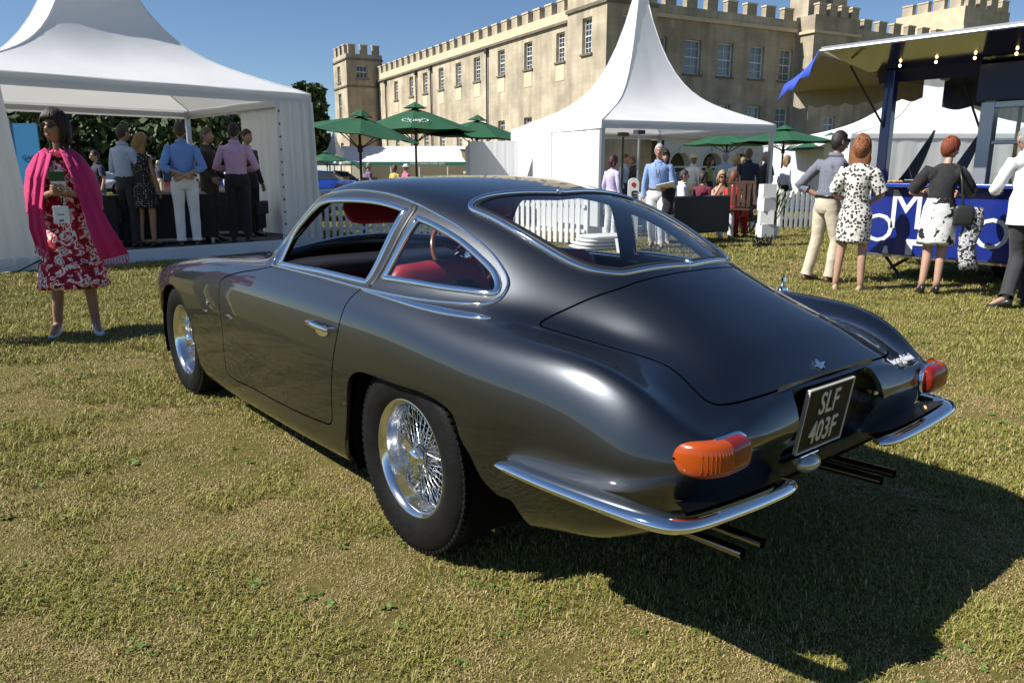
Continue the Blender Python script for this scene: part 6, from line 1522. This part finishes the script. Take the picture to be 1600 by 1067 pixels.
bgp(245,19.0,'man in olive jacket and cap beyond the left tent',1.66,C_OLIVE,('trousers',C_OLIVE),('short',(.3,.29,.28)),.9,hat=CREAM)
bgp(372,21,'person in lilac with sun hat beyond the left tent',1.62,C_LILAC,('trousers',C_WHITE),('short',(.3,.25,.2)),.5,hat=STRAW,female=True)
bgp(315,30,'white haired man in pale shirt far beyond the left tent',1.72,C_WHITE,('trousers',C_NAVY),('short',(.6,.6,.6)),.8)
bgp(262,33,'white haired man in dark blazer far beyond the left tent',1.72,C_NAVY,('trousers',C_BEIGE),('short',(.6,.6,.6)),-.8)
# ------------------------------------------------------------------ bar trailer
BLUE=mat('trailer_blue',(.008,.022,.20),.28,coat=.6); NAVYP=mat('trailer_navy',(.006,.011,.05),.4); MIRROR=mat('polished_steel_soffit',(.33,.34,.36),.12,1.0,bump=.05,bscale=4); LETTER=mat('letter_silver',(.62,.64,.66),.5); BEIGE=mat('beige_awning',(.36,.32,.24),.85); PENNANT=mat('pennant_blue',(.045,.09,.55),.7)
BULB=mat('warm_bulb',(1,.75,.4),.3,emit=(1,.62,.25),estr=9)
RX=Vector((math.cos(YAW),-math.sin(YAW),0))
VAN=thing('bar_trailer','blue drinks trailer with raised steel hatch and large silver lettering at the right','trailer',(7.59,2.55,0),-math.pi/2)
# local: x along the counter (towards the right of the picture), y away from the customers
VL=5.0
mb=MB(); mb.bbox(.0,VL,0,.06,.30,1.12); mb.build('counter_front',BLUE,VAN,bevel=.01)
mb=MB(); mb.bbox(-.05,VL,-.12,.50,1.125,1.165); mb.build('counter_top',mat('counter_blue',(.012,.05,.42),.2,coat=.5),VAN,bevel=.008)
mb=MB(); mb.bbox(.05,VL,.08,1.9,.32,.44); mb.bbox(.05,VL,1.86,1.9,.44,1.0); mb.bbox(.05,.09,.1,1.86,.44,1.0); mb.build('chassis',NAVYP,VAN)
mb=MB(); mb.bbox(0,VL,-.012,.05,.268,.296); mb.build('trim_strip',CHROME,VAN)
mb=MB(); mb.bbox(.02,.14,.02,.14,1.166,2.50); mb.build('post',BLUE,VAN,bevel=.01)
mb=MB(); mb.bbox(.55,.68,1.72,1.84,1.0,2.46); mb.build('post',ALU,VAN,bevel=.01)
mb=MB(); mb.bbox(1.12,1.26,.06,.20,1.166,2.06); mb.bbox(1.261,VL,.06,.18,1.99,2.06); mb.bbox(1.86,1.93,.08,.16,1.166,1.99); mb.bbox(1.261,1.859,.08,.16,1.60,1.64); mb.build('window_frame',ALU,VAN,bevel=.006)
mb=MB(); mb.add([(1.261,.13,1.17),(VL,.13,1.17),(VL,.13,1.99),(1.261,.13,1.99)],[(0,1,2,3)]); mb.build('window_glass',GLASS,VAN)
mb=MB(); mb.tube([(1.46,.24,1.17),(1.46,.24,1.99)],.022,8); mb.build('brass_pole',mat('brass',(.6,.42,.14),.3,.9),VAN,smooth=True)
mb=MB(); mb.bbox(1.30,VL,1.4,1.45,1.0,2.0); mb.build('interior_partition',mat('interior_panel',(.25,.24,.22),.5),VAN)
mb=MB(); mb.bbox(1.08,VL,.0,.06,2.07,2.46); FA=mb.build('fascia',NAVYP,VAN,bevel=.004)
tm=text_mesh('POMMERY',.105,.003,space=1.25,align='LEFT'); tm.materials.append(LETTER); o=inst('lettering',tm,FA,(1.62,-.012,2.24)); o.rotation_euler=(math.pi/2,0,0)
# raised hatch
hx0,hx1=-.2,VL+.2
def hp(x,t): return (x,.05-1.15*t,2.50+.14*t)
mb=MB(); mb.add([hp(hx0,0),hp(hx1,0),hp(hx1,1),hp(hx0,1)],[(0,1,2,3)]); mb.build('hatch_soffit',MIRROR,VAN)
mb=MB(); mb.add([hp(hx0,1),hp(hx1,1),(hx1,-1.10,2.685),(hx0,-1.10,2.685),(hx0,.1,2.585),(hx1,.1,2.585)],[(0,1,2,3),(3,2,5,4)]); mb.tube([hp(hx0,1.01),hp(hx1,1.01)],.016,8); HT=mb.build('hatch',ALU,VAN)
mb=MB(); mb.add([(-.1,.14,2.36),(1.07,.14,2.36),(1.07,.06,2.5),(-.1,.06,2.5)],[(0,1,2,3)]); mb.build('header_panel',NAVYP,VAN)
mb=MB(); mb.bbox(-.15,VL,.15,1.95,2.44,2.47); mb.build('roof_lining',MIRROR,VAN)
mb=MB(); mb.bbox(-.2,VL+.1,.12,2.0,2.50,2.60); mb.build('roof',NAVYP,VAN,bevel=.02)
for k,x in enumerate((.30,.70,1.1,1.5,1.9)):
    b=MB(); b.ell((x,-.22,2.505),(.014,.014,.017),10,6); lo=b.build('bulb',BULB,VAN,smooth=True)
for x in (.5,.95,1.5):
    b=MB(); b.lathe([(2.44,.06),(2.39,.055),(2.38,.04),(2.38,.001)],16,'z',Matrix.Translation((x,.55,0))); b.build('downlight',ALU,VAN,smooth=True,auto=40)
for a,b in (((-.15,-.5,2.52),(.08,.05,1.80)),((.45,1.2,2.44),(.62,1.7,1.65))):
    m_=MB(); m_.tube([a,b],.014,6); m_.build('strut',LEAD,VAN)
# awnings
mb=MB(); mb.add([(-.2,-1.08,2.60),(-.2,1.6,2.49),(-1.9,1.2,2.46),(-1.15,-.2,2.40)],[(0,1,2,3)]); AW=mb.build('side_awning',BEIGE,VAN)
mb=MB(); vs=[];fs=[]; n=40
for i in range(n+1):
    t=i/n; x=-1.9+1.7*t; y=1.2+.4*t; z=2.46+.03*t; vs+=[(x,y,z),(x,y+.012*math.sin(i*1.9),z-.20-.045*abs(math.sin(i*.55)))]
for i in range(n): fs.append((2*i,2*i+1,2*i+3,2*i+2))
mb.add(vs,fs); mb.build('pelmet',BEIGE,AW,smooth=True)
mb=MB(); vs=[];fs=[]
for i in range(n*2+1):
    x=-.1+i*3.6/(2*n); vs+=[(x,2.0,2.50),(x,2.0+.01*math.sin(i*1.7),2.18-.05*abs(math.sin(i*.34)))]
for i in range(2*n): fs.append((2*i,2*i+1,2*i+3,2*i+2))
mb.add(vs,fs); mb.build('rear_pelmet',NAVYP,VAN,smooth=True)
mb=MB(); vs=[];fs=[]
top_=[(-.20,-1.12,2.66),(-.36,-.94,2.60),(-.55,-.75,2.54),(-.76,-.56,2.49),(-.97,-.38,2.45),(-1.18,-.22,2.42)]
for i,(x,y,z) in enumerate(top_): d=(.17,.21,.14,.20,.13,.22)[i]; vs+=[(x,y,z),(x-.02,y-.03,z-d*.45),(x-.05+.03*math.sin(i*2),y-.04,z-d)]
for i in range(len(top_)-1):
    for j in range(2): fs.append((3*i+j,3*i+j+1,3*i+j+4,3*i+j+3))
mb.add(vs,fs); pn=mb.build('scalloped_flap',PENNANT,VAN,smooth=True); pn.modifiers.new('t','SOLIDIFY').thickness=.006
# lettering on the counter: large overlapping capitals
def big(ch,size,x,z,m=LETTER,bold=0.,sx=1.0):
    me=text_mesh(ch,size,.002,bold=bold); me.materials.append(m); o=inst('letter',me,VAN,(x,-.006,z)); o.rotation_euler=(math.pi/2,0,0); o.scale=(sx,1,1)
big('O',.50,.14,.60); big('M',.68,.46,.83,sx=.80); big('O',.50,1.42,.60); big('M',.68,1.98,.83,sx=.8)
WH=mat('letter_white',(.74,.75,.76),.5)
for x0,w in ((.22,.08),(1.18,.09)):
    t=MB(); t.add([(x0,-.008,.31),(x0+w,-.008,.31),(x0+w*.72,-.008,.40),(x0+w*.28,-.008,.40)],[(0,1,2,3)]); t.build('letter',WH,VAN)
t=MB(); t.poly_prism([(.50,.31),(.58,.31),(.58,.43),(.70,.43),(.70,.50),(.50,.50)],0,.003,Matrix.Translation((0,-.005,0))@Matrix.Rotation(math.pi/2,4,'X')); t.build('letter',WH,VAN)
# tray, drawbar legs
t=MB(); t.bbox(.38,.64,.02,.26,1.166,1.21); tr_=t.build('drip_tray',SHOE_BLACK,None,bevel=.008); tr_.matrix_world=VAN.matrix_basis; tag(tr_,'black tray standing on the blue trailer counter','tray')
bn=MB(); 
for k in range(6): bn.ell((.22+.024*k,.0+.02*(k%3),1.182),(.03,.025,.018),8,6)
bo=bn.build('bread_rolls',mat('baked_crust',(.45,.25,.10),.8),None,smooth=True); bo.matrix_world=VAN.matrix_basis; tag(bo,'small heap of golden bread rolls on the trailer counter','bread',kind='stuff')
for i,(dx,lean) in enumerate(((.42,.12),(.95,.02))):
    f=MB(); R=[]
    for u in np.linspace(0,1,10): w=.19*(1-u)**.6*(1 if u<1 else .02); R.append([(dx-.17+.30*u**.8-w*.5,.30+.02*u,1.166+.62*u),(dx-.17+.30*u**.8+w*.5,.28,1.166+.62*u),(dx-.17+.30*u**.8+w*.5,.31,1.166+.62*u),(dx-.17+.30*u**.8-w*.5,.34,1.166+.62*u)])
    f.rings(R); fo=f.build('fin_display',mat('display_black_%d'%i,(.02,.022,.025),.4),None,smooth=True,auto=40); fo.matrix_world=VAN.matrix_basis; tag(fo,['tall dark curved fin shaped display between the spotted dress and the red haired woman','dark curved fin shaped display behind the red haired woman'][i],'display')
lg=MB(); lg.tube([(.10,.2,.34),(.42,.12,.02)],.02,6); lg.tube([(.56,.2,.32),(.26,.12,.10)],.02,6); lg.box((.44,.12,.015),(.14,.10,.02)); lg.build('stabiliser_leg',LEAD,VAN)
for sx in (.9,3.2):
    w=MB(); w.lathe([(-.09,.2),(-.09,.27),(-.06,.30),(.06,.30),(.09,.27),(.09,.2)],24,'y',Matrix.Translation((sx+.6,.75,.30))); w.build('wheel',RUBBER,VAN,smooth=True)

# ------------------------------------------------------------------ furniture and small things
def sofa(label,loc,rz,w=1.5,h=.78,z0=.176,back=True):
    S=thing('wicker_sofa',label,'sofa',(loc[0],loc[1],z0),rz,'dark wicker sofas with cream cushions')
    m=MB(); m.bbox(-w/2,w/2,-.40,.40,.10,.36); m.build('seat_frame',WICKER,S,bevel=.02)
    m=MB(); m.bbox(-w/2,w/2,-.44,-.36,.10,h); m.build('backrest',WICKER,S,bevel=.02)
    for s in (-1,1): m=MB(); m.bbox(s*w/2-.06,s*w/2+.06,-.40,.40,.361,.60); m.build('armrest',WICKER,S,bevel=.02)
    m=MB(); soft_box(m,(0,.02,.43),(w-.14,.72,.15)); m.build('seat_cushion',CREAM,S,smooth=True)
    m=MB(); soft_box(m,(0,-.28,.66),(w-.14,.18,.36)); m.build('back_cushion',CREAM,S,smooth=True)
    for sx in (-1,1):
        for sy in (-1,1): m=MB(); m.bbox(sx*(w/2-.08)-.025,sx*(w/2-.08)+.025,sy*.34-.025,sy*.34+.025,0,.099); m.build('leg',ALU,S)
    return S
fa_=lambda l: toward(l,CAMP)+math.pi
l=(.15,11.0); sofa('dark wicker sofa with cream cushion behind the woman in pink, at the tent left',l,fa_(l)+.1,1.1)
l=(1.45,10.95); sofa('dark wicker sofa with cream cushion behind the man in the blue shirt',l,fa_(l),1.5)
l=(2.75,11.9); sofa('dark wicker sofa at the back right of the left tent',l,fa_(l)-.3,1.2)
LTb=thing('low_table','low dark table between the sofas in the left tent','table',(.8,12.0,.176),.2)
m=MB(); m.bbox(-.5,.5,-.35,.35,.36,.40); m.build('table_top',DARKWOOD,LTb)
for sx in (-1,1):
    for sy in (-1,1): m=MB(); m.bbox(sx*.44-.03,sx*.44+.03,sy*.29-.03,sy*.29+.03,0,.359); m.build('leg',DARKWOOD,LTb)
# dark sofa back / planter, cubes, round headed sign, in the pointed tent
def planar(px0,px1,D0,D1): a,b=far(px0,D0),far(px1,D1); return Vector(a),Vector(b)
a,b=planar(1050,1137,13.6,14.4); d=b-a
BX=thing('dark_sofa','long dark grey sofa back on the platform of the pointed tent','sofa',(a.x,a.y,.15),math.atan2(d.y,d.x))
m=MB(); m.bbox(0,d.length,0,.2,.05,.72); m.build('backrest',mat('charcoal_upholstery',(.022,.025,.032),.8),BX,bevel=.03)
m=MB(); m.bbox(.02,d.length-.02,.21,.85,.05,.42); m.build('seat',mat('charcoal_seat',(.022,.025,.032),.8),BX,bevel=.03)
def chair(label,loc,rz):
    S=thing('folding_chair',label,'chair',(loc[0],loc[1],.15),rz,'dark wooden folding chairs')
    m=MB(); m.bbox(-.22,.22,-.2,.2,.43,.46); m.build('seat',DARKWOOD,S)
    for k in range(5): m=MB(); m.bbox(-.2+k*.09,-.14+k*.09,-.22,-.20,.5,.92); m.build('slat',DARKWOOD,S)
    m=MB(); m.bbox(-.22,.22,-.225,-.195,.921,.97); m.build('top_rail',DARKWOOD,S)
    for s in (-1,1):
        m=MB(); m.tube([(s*.2,-.21,.96),(s*.2,.2,0)],.016,6); m.build('leg',DARKWOOD,S); m=MB(); m.tube([(s*.2,.2,.45),(s*.2,-.25,0)],.016,6); m.build('leg',DARKWOOD,S)
for k,(px,D) in enumerate(((1150,14.9),(1165,15.4),(1140,16.2))):
    l=far(px,D); chair(['dark folding chair beside the woman in red','dark folding chair nearest the white cubes','dark folding chair behind the woman in red'][k],l,toward(l,CAMP)+[3.0,2.7,1.5][k])
for k in range(4):
    l=far(1192,13.75); m=MB(); s=.235
    for (x0,x1,y0,y1,z0,z1) in ((-s/2,s/2,-s/2,s/2,0,.012),(-s/2,s/2,-s/2,s/2,.218,.23),(-s/2,-s/2+.012,-s/2,s/2,.0125,.2175),(s/2-.012,s/2,-s/2,s/2,.0125,.2175),(-s/2+.0125,s/2-.0125,s/2-.012,s/2,.0125,.2175),(-s/2+.0125,s/2-.0125,-s/2,-s/2+.012,.0125,.2175)): m.bbox(x0,x1,y0,y1,z0,z1)
    o=m.build('display_cube',WHITE_PAINT,None,loc=(l[0],l[1],.155+.232*k)); o.rotation_euler=(0,0,-YAW+(.15,-.1,.2,.05)[k])
    tag(o,['lowest white cube of the stack beside the tent pole','second white cube up in the stack beside the tent pole','third white cube up in the stack beside the tent pole','topmost white cube of the stack beside the tent pole'][k],'cube','stack of white display cubes')
l=far(986,12.2); SG=thing('round_headed_sign','white round topped sign with red dot and black letters','sign',(l[0],l[1],0),-YAW)
m=MB(); pts=[(-.085,.25),(.085,.25),(.085,1.12)]+[(.085*math.cos(a),1.12+.085*math.sin(a)) for a in np.linspace(.15,math.pi-.15,10)]+[(-.085,1.12)]; m.poly_prism(pts,-.02,.02,Matrix.Rotation(math.pi/2,4,'X')); m.build('board',WHITE_PAINT,SG)
m=MB(); m.lathe([(-.024,.001),(-.024,.036)],20,'y',Matrix.Translation((0,0,1.10))); m.build('red_dot',mat('signal_red',(.55,.02,.01),.5),SG)
tm=text_mesh('un',.19,.002,bold=.004); tm.materials.append(SHOE_BLACK); o=inst('lettering',tm,SG,(0,-.025,.92)); o.rotation_euler=(math.pi/2,-math.pi/2,0)
m=MB(); m.bbox(-.14,.14,-.12,.12,0,.04); m.bbox(-.02,.02,-.02,.02,.041,.25); m.build('foot',LEAD,SG)
# folded white covers on the grass
for k in range(4):
    m=MB(); soft_box(m,(0,0,.035+k*.060),(1.10-.05*k,.70-.04*k,.060),n=14); 
    o=m.build('folded_cover',CANVAS,None,smooth=True,loc=(7.55+.02*k,7.15-.02*k,0)); o.rotation_euler=(0,0,-.4+.06*k); tag(o,['lowest folded white canvas of the pile on the grass','second folded white canvas from the bottom of the pile','third folded white canvas from the bottom of the pile','topmost folded white canvas of the pile on the grass'][k],'canvas','pile of folded white canvas')
# potted plants
def fern(label,loc,h=.5,seed=0):
    r=np.random.RandomState(seed); T=thing('potted_plant',label,'plant',(loc[0],loc[1],0)); m=MB(); m.lathe([(0,.10),(.22,.14),(.22,.12),(.2,.001)],14,'z'); m.build('pot',WHITE_PAINT,T,smooth=True,auto=40)
    m=MB()
    for k in range(46):
        a=r.uniform(0,6.28); l=h*r.uniform(.6,1.0); o=r.uniform(.3,.8); p0=Vector((0,0,.2)); p1=Vector((math.cos(a)*l*o*.5,math.sin(a)*l*o*.5,.2+l*.6)); p2=Vector((math.cos(a)*l*o,math.sin(a)*l*o,.2+l*.7)); s=Vector((-math.sin(a),math.cos(a),0))*.022
        m.add([p0-s*.3,p0+s*.3,p1+s,p1-s,p2],[(0,1,2,3),(3,2,4)])
    m.build('leaves',LEAFS[2],T)
fern('small green potted plant beside the round topped sign',far(973,12.6),.55,1); fern('tall feathery potted plant right of the white cubes',far(1203,15.5),1.2,2)
# lamp stands inside the pointed tent
for k,(px,D) in enumerate(((968,17.5),(992,16.5))):
    l=far(px,D); L_=thing('lamp_stand',['slim dark lamp stand deep inside the pointed tent','pale upright pole lamp inside the pointed tent'][k],'lamp',(l[0],l[1],0)); m=MB(); m.tube([(0,0,0),(0,0,2.05)],.025,8); m.build('stem',ALU if k else LEAD,L_); m=MB(); m.box((0,0,2.1),(.22,.14,.08)); m.build('head',LEAD,L_); m=MB(); m.lathe([(0,.2),(.03,.19),(.04,.03),(.04,.001)],14,'z'); m.build('foot',LEAD,L_)
# cable on the platform edge
m=MB(); pts=[]
c0=far(1190,13.4)
for i in range(60): a=i*.55; pts.append((c0[0]+.18*math.cos(a)*(1+.3*math.sin(i)),c0[1]+.12*math.sin(a),.04+.03*math.sin(i*1.3)+ (.15*(i%7==0))))
m.tube(pts,.012,5); tag(m.build('power_cable',SHOE_BLACK,None,smooth=True),'tangle of black power cable on the grass below the white cubes','cable')
m=MB(); m.tube([(-1.05,9.55,.02),(-.8,9.45,.05),(-.55,9.5,.16),(-.4,9.6,.22),(-.45,9.62,.05),(-.2,9.5,.02),(.3,9.6,.02)],.012,6); tag(m.build('power_cable',SHOE_BLACK,None,smooth=True),'black cable looping by the skirt of the left tent','cable')

# ------------------------------------------------------------------ other cars
def far_car(label,loc,rz,col,open_top=False):
    Cc=thing('parked_car',label,'car',(loc[0],loc[1],0),rz,'cars parked on the far lawn'); pm=mat('car_paint_'+label[:12],col,.25,.1,coat=1.0)
    prof=[(-2.1,.42,.62,.62),(-2.0,.35,.72,.72),(-1.3,.32,.82,.80),(-.4,.30,.84,.84),(.5,.30,.82,.84),(1.3,.32,.78,.82),(1.9,.36,.68,.74),(2.1,.42,.58,.62)]
    R=[]
    for y,z0,z1,hw in prof: R.append([(-hw,y,z0),(-hw*1.02,y,(z0+z1)/2),(-hw*.93,y,z1-.06),(-hw*.7,y,z1),(0,y,z1+.03),(hw*.7,y,z1),(hw*.93,y,z1-.06),(hw*1.02,y,(z0+z1)/2),(hw,y,z0)])
    m=MB(); m.rings(R); m.build('body',pm,Cc,smooth=True,auto=50)
    if open_top:
        m=MB(); m.add([(-.62,.45,.86),(.62,.45,.86),(.55,.2,1.16),(-.55,.2,1.16)],[(0,1,2,3)]); m.build('windscreen',GLASS,Cc)
        for s in (-1,1): m=MB(); soft_box(m,(s*.33,-.45,.92),(.46,.2,.45)); m.build('seat',DARK_LEATHER,Cc,smooth=True)
    else:
        R=[[(-.7,y,.82),(-w,y,z),(0,y,z+.03),(w,y,z),(.7,y,.82)] for y,z,w in ((-1.3,.86,.62),(-.8,1.22,.55),(0,1.28,.55),(.4,1.2,.56),(.95,.86,.64))]
        m=MB(); m.rings(R); m.build('cabin',PANE,Cc,smooth=True,auto=40); m=MB(); m.rings([[(-w,y,z),(0,y,z+.05),(w,y,z),(0,y,z-.02)] for y,z,w in ((-.85,1.22,.56),(0,1.29,.56),(.42,1.21,.57))]); m.build('roof',pm,Cc,smooth=True)
    for sx in (-1,1):
        for y in (-1.3,1.3):
            w=MB(); w.lathe([(-.09,.2),(-.1,.28),(-.07,.32),(.07,.32),(.1,.28),(.09,.2),(.05,.001)],20,'x',Matrix.Translation((sx*.74,y,.32))); w.build('wheel',RUBBER,Cc,smooth=True)
        h=MB(); h.ell((sx*.55,2.02,.6),(.1,.05,.08),10,6); h.build('headlight',LAMPGLASS,Cc,smooth=True)
far_car('bright blue car parked far off beyond the left tent curtain',far(505,44),.9,(.01,.06,.42)); far_car('second blue car parked far off behind the first',far(530,50),1.1,(.02,.12,.5))
far_car('red car parked on the lawn beyond the left tent',far(262,40),-1.2,(.5,.02,.012)); far_car('silver car parked beyond the left tent near the trees',far(205,46),-1.0,(.5,.5,.52)); far_car('dark blue car parked beyond the man in the blue shirt',far(345,43),-1.3,(.03,.06,.2)); far_car('pale silver car half hidden before the arcade',far(1080,22.5),-.3,(.45,.47,.48))
l=far(557,21); far_car('black open car with high seats beyond the coupe roof',l,.7,(.01,.01,.012),True)
# sponsor banner and green screen at the far left
BNR=thing('blue_banner','blue hanging banner with dark lettering behind the woman in the pink shawl','banner',(*far(62,15.2),0),-YAW); m=MB(); m.bbox(-.22,.28,0,.03,1.05,2.2); b_=m.build('sheet',mat('banner_blue',(.02,.19,.42),.6),BNR); m=MB(); m.tube([(-.25,0,0),(-.25,0,2.3)],.02,6); m.build('pole',ALU,BNR)
tm=text_mesh('CAP',.13,.002); tm.materials.append(NAVYP); o=inst('lettering',tm,b_,(.05,-.01,1.55)); o.rotation_euler=(math.pi/2,0,0)
GS=thing('green_windbreak','pale green mesh windbreak at the far left beyond the tent','screen',(*far(30,22),0),-YAW); m=MB(); m.bbox(-1.6,.7,0,.02,.3,1.7); m.build('mesh_sheet',mat('windbreak_green',(.10,.36,.28),.7),GS); m=MB(); m.tube([(-.4,.03,0),(-.4,.03,1.8)],.03,6); m.build('post',ALU,GS)
URN=thing('garden_urn','weathered stone garden urn on a pedestal beside the parasol pole','urn',(*far(741,26),0)); m=MB(); m.lathe([(0,.35),(.1,.35),(.12,.27),(1.2,.27),(1.22,.34),(1.3,.34)],18,'z'); m.build('pedestal',STONE2,URN,smooth=True,auto=40); m=MB(); m.lathe([(1.301,.16),(1.4,.12),(1.5,.16),(1.75,.36),(1.95,.40),(2.0,.46),(2.02,.001)],20,'z'); m.build('bowl',STONE2,URN,smooth=True,auto=40)

# ------------------------------------------------------------------ lawn blades
def tuft_mesh(name,m,seed,n=46,rad=.07,h=(.008,.024),w=.0012,lean=1.0,broad=False):
    r=np.random.RandomState(seed); mb=MB()
    for k in range(n):
        a=r.uniform(0,6.28); q=rad*math.sqrt(r.uniform()); x,y=q*math.cos(a),q*math.sin(a); d=r.uniform(0,6.28); L=r.uniform(*h); ln=r.uniform(.2,lean)
        ww=w*r.uniform(.7,1.4); s=Vector((-math.sin(d),math.cos(d),0))*ww; t=Vector((math.cos(d),math.sin(d),0))
        if broad:
            p0=Vector((x*.2,y*.2,.002)); p1=p0+t*L*.5+Vector((0,0,L*.35)); p2=p0+t*L+Vector((0,0,L*.25)); s=s*5
            mb.add([p0-s*.2,p0+s*.2,p1+s,p1-s,p2],[(0,1,2,3),(3,2,4)])
        else:
            p0=Vector((x,y,-.002)); p1=p0+t*(L*ln*.45)+Vector((0,0,L*.6)); p2=p0+t*(L*ln*1.2)+Vector((0,0,L*(1-.45*ln)))
            mb.add([p0-s,p0+s,p1+s*.8,p1-s*.8,p2],[(0,1,2,3),(3,2,4)])
    mm=m if isinstance(m,list) else [m]
    mb.mi=[int(q) for q in np.repeat(r.randint(0,len(mm),n),2)]
    me=mb.mesh(name)
    for q in mm: me.materials.append(q)
    return bpy.data.objects.new(name,me)
def blade_mat(name,c,c2):
    m,n,b=new_mat(name); b.inputs['Roughness'].default_value=.6; b.inputs['Specular IOR Level'].default_value=.25
    oi=n.nodes.new('ShaderNodeTexCoord'); nz=n.nodes.new('ShaderNodeTexNoise'); nz.inputs['Scale'].default_value=90; n.links.new(oi.outputs['Object'],nz.inputs['Vector'])
    mx=n.nodes.new('ShaderNodeMix'); mx.data_type='RGBA'; mx.inputs['A'].default_value=(*c,1); mx.inputs['B'].default_value=(*c2,1); n.links.new(nz.outputs['Fac'],mx.inputs['Factor']); n.links.new(mx.outputs['Result'],b.inputs['Base Color'])
    return m
G1=blade_mat('grass_green',(.10,.14,.018),(.24,.26,.045)); G2=blade_mat('grass_olive',(.19,.185,.035),(.37,.33,.085)); G3=blade_mat('grass_straw',(.30,.225,.095),(.58,.46,.23)); G4=blade_mat('weed_leaf',(.06,.11,.018),(.15,.20,.05)); G5=blade_mat('grass_brown',(.12,.075,.03),(.24,.16,.07))
GC=bpy.data.collections.new('grass_sources')
for i,(m,kw) in enumerate((([G1,G1,G2,G1,G3],dict(n=80,h=(.008,.032))),([G2,G1,G5,G2,G3],dict(n=80)),([G3,G5,G3,G2,G3],dict(n=70,h=(.005,.015),lean=1.8)),([G2,G3,G1,G5],dict(n=60,h=(.008,.022),lean=1.4)),(G4,dict(n=7,h=(.012,.034),w=.0015,broad=True)))):
    GC.objects.link(tuft_mesh('tuft_%d'%i,m,20+i,**kw))
def value_noise(x,y,seed,sc):
    r=np.random.RandomState(seed); T=r.rand(64,64); fx,fy=x*sc,y*sc; ix,iy=np.floor(fx).astype(int),np.floor(fy).astype(int); u,v=fx-ix,fy-iy; u=u*u*(3-2*u); v=v*v*(3-2*v)
    g=lambda a,b: T[a%64,b%64]
    return (g(ix,iy)*(1-u)+g(ix+1,iy)*u)*(1-v)+(g(ix,iy+1)*(1-u)+g(ix+1,iy+1)*u)*v
pts=[];sc_=[]
for d0,d1,dens,s in ((.9,3.2,900,1.0),(3.2,6,400,1.25),(6,10,170,1.6),(10,17,64,2.3),(17,45,11,4.0)):
    ang=math.radians(40); area=(d1*d1-d0*d0)*ang; n=int(area*dens)
    r=np.sqrt(NR.uniform(d0*d0,d1*d1,n)); a=YAW+NR.uniform(-ang,ang,n)
    pts.append(np.stack([CAM.location.x+r*np.sin(a),CAM.location.y+r*np.cos(a)],1)); sc_.append(np.full(n,s)*NR.uniform(.7,1.3,n))
Pg=np.vstack(pts); Sg=np.concatenate(sc_)
keep=np.ones(len(Pg),bool)
for (cx,cy,rz_,hx,hy) in ((lc.x,lc.y,math.atan2(LT_D.y,LT_D.x),3.5,2.6),(cc.x,cc.y,math.atan2(cd.y,cd.x),2.5,2.5)):
    dx,dy=Pg[:,0]-cx,Pg[:,1]-cy; lx=dx*math.cos(rz_)+dy*math.sin(rz_); ly_=-dx*math.sin(rz_)+dy*math.cos(rz_); keep&=~((abs(lx)<hx)&(abs(ly_)<hy))
dry0=.6*value_noise(Pg[:,0],Pg[:,1],1,1.1)+.4*value_noise(Pg[:,0],Pg[:,1],2,3.6); fine=value_noise(Pg[:,0],Pg[:,1],9,9.0); keep&=NR.rand(len(Pg))>np.clip((dry0*.6+fine*.4-.45)*2.6,0,.55); Sg=Sg*np.clip(1.25-.55*dry0,.7,1.3)
Pg=Pg[keep]; Sg=Sg[keep]
dry=.6*value_noise(Pg[:,0],Pg[:,1],1,1.1)+.4*value_noise(Pg[:,0],Pg[:,1],2,3.6); u=NR.rand(len(Pg)); wd=value_noise(Pg[:,0],Pg[:,1],5,2.3)
idx=np.where(u<np.clip((dry-.42)*4.6,.03,.93),2,np.where(u>.62,0,np.where(u>.5,3,1)))
idx=np.where((NR.rand(len(Pg))<.06*(wd>.64)+.015*(wd>.5)+.005),4,idx)
me=bpy.data.meshes.new('grass'); me.from_pydata([(x,y,.0) for x,y in Pg],[],[])
at=me.attributes.new('idx','INT','POINT'); at.data.foreach_set('value',idx.astype(np.int32)); at=me.attributes.new('scl','FLOAT','POINT'); at.data.foreach_set('value',Sg.astype(np.float32)); at=me.attributes.new('rot','FLOAT','POINT'); at.data.foreach_set('value',NR.uniform(0,6.28,len(Pg)).astype(np.float32))
GO=bpy.data.objects.new('grass',me); COL.objects.link(GO); tag(GO,'short sun dried mown grass of the lawn','grass',kind='stuff')
ng=bpy.data.node_groups.new('scatter','GeometryNodeTree'); ng.interface.new_socket('Geometry',in_out='INPUT',socket_type='NodeSocketGeometry'); ng.interface.new_socket('Geometry',in_out='OUTPUT',socket_type='NodeSocketGeometry')
gi=ng.nodes.new('NodeGroupInput'); go=ng.nodes.new('NodeGroupOutput'); ip=ng.nodes.new('GeometryNodeInstanceOnPoints'); ci=ng.nodes.new('GeometryNodeCollectionInfo'); ci.inputs['Collection'].default_value=GC; ci.inputs['Separate Children'].default_value=True; ci.inputs['Reset Children'].default_value=True
def attr(nm,t):
    q=ng.nodes.new('GeometryNodeInputNamedAttribute'); q.data_type=t; q.inputs['Name'].default_value=nm; return q.outputs['Attribute']
cx_=ng.nodes.new('ShaderNodeCombineXYZ'); ng.links.new(attr('rot','FLOAT'),cx_.inputs['Z'])
ip.inputs['Pick Instance'].default_value=True
ng.links.new(gi.outputs[0],ip.inputs['Points']); ng.links.new(ci.outputs[0],ip.inputs['Instance']); ng.links.new(attr('idx','INT'),ip.inputs['Instance Index']); ng.links.new(cx_.outputs[0],ip.inputs['Rotation']); ng.links.new(attr('scl','FLOAT'),ip.inputs['Scale']); ng.links.new(ip.outputs[0],go.inputs[0])
GO.modifiers.new('scatter','NODES').node_group=ng
print('tufts',len(Pg))
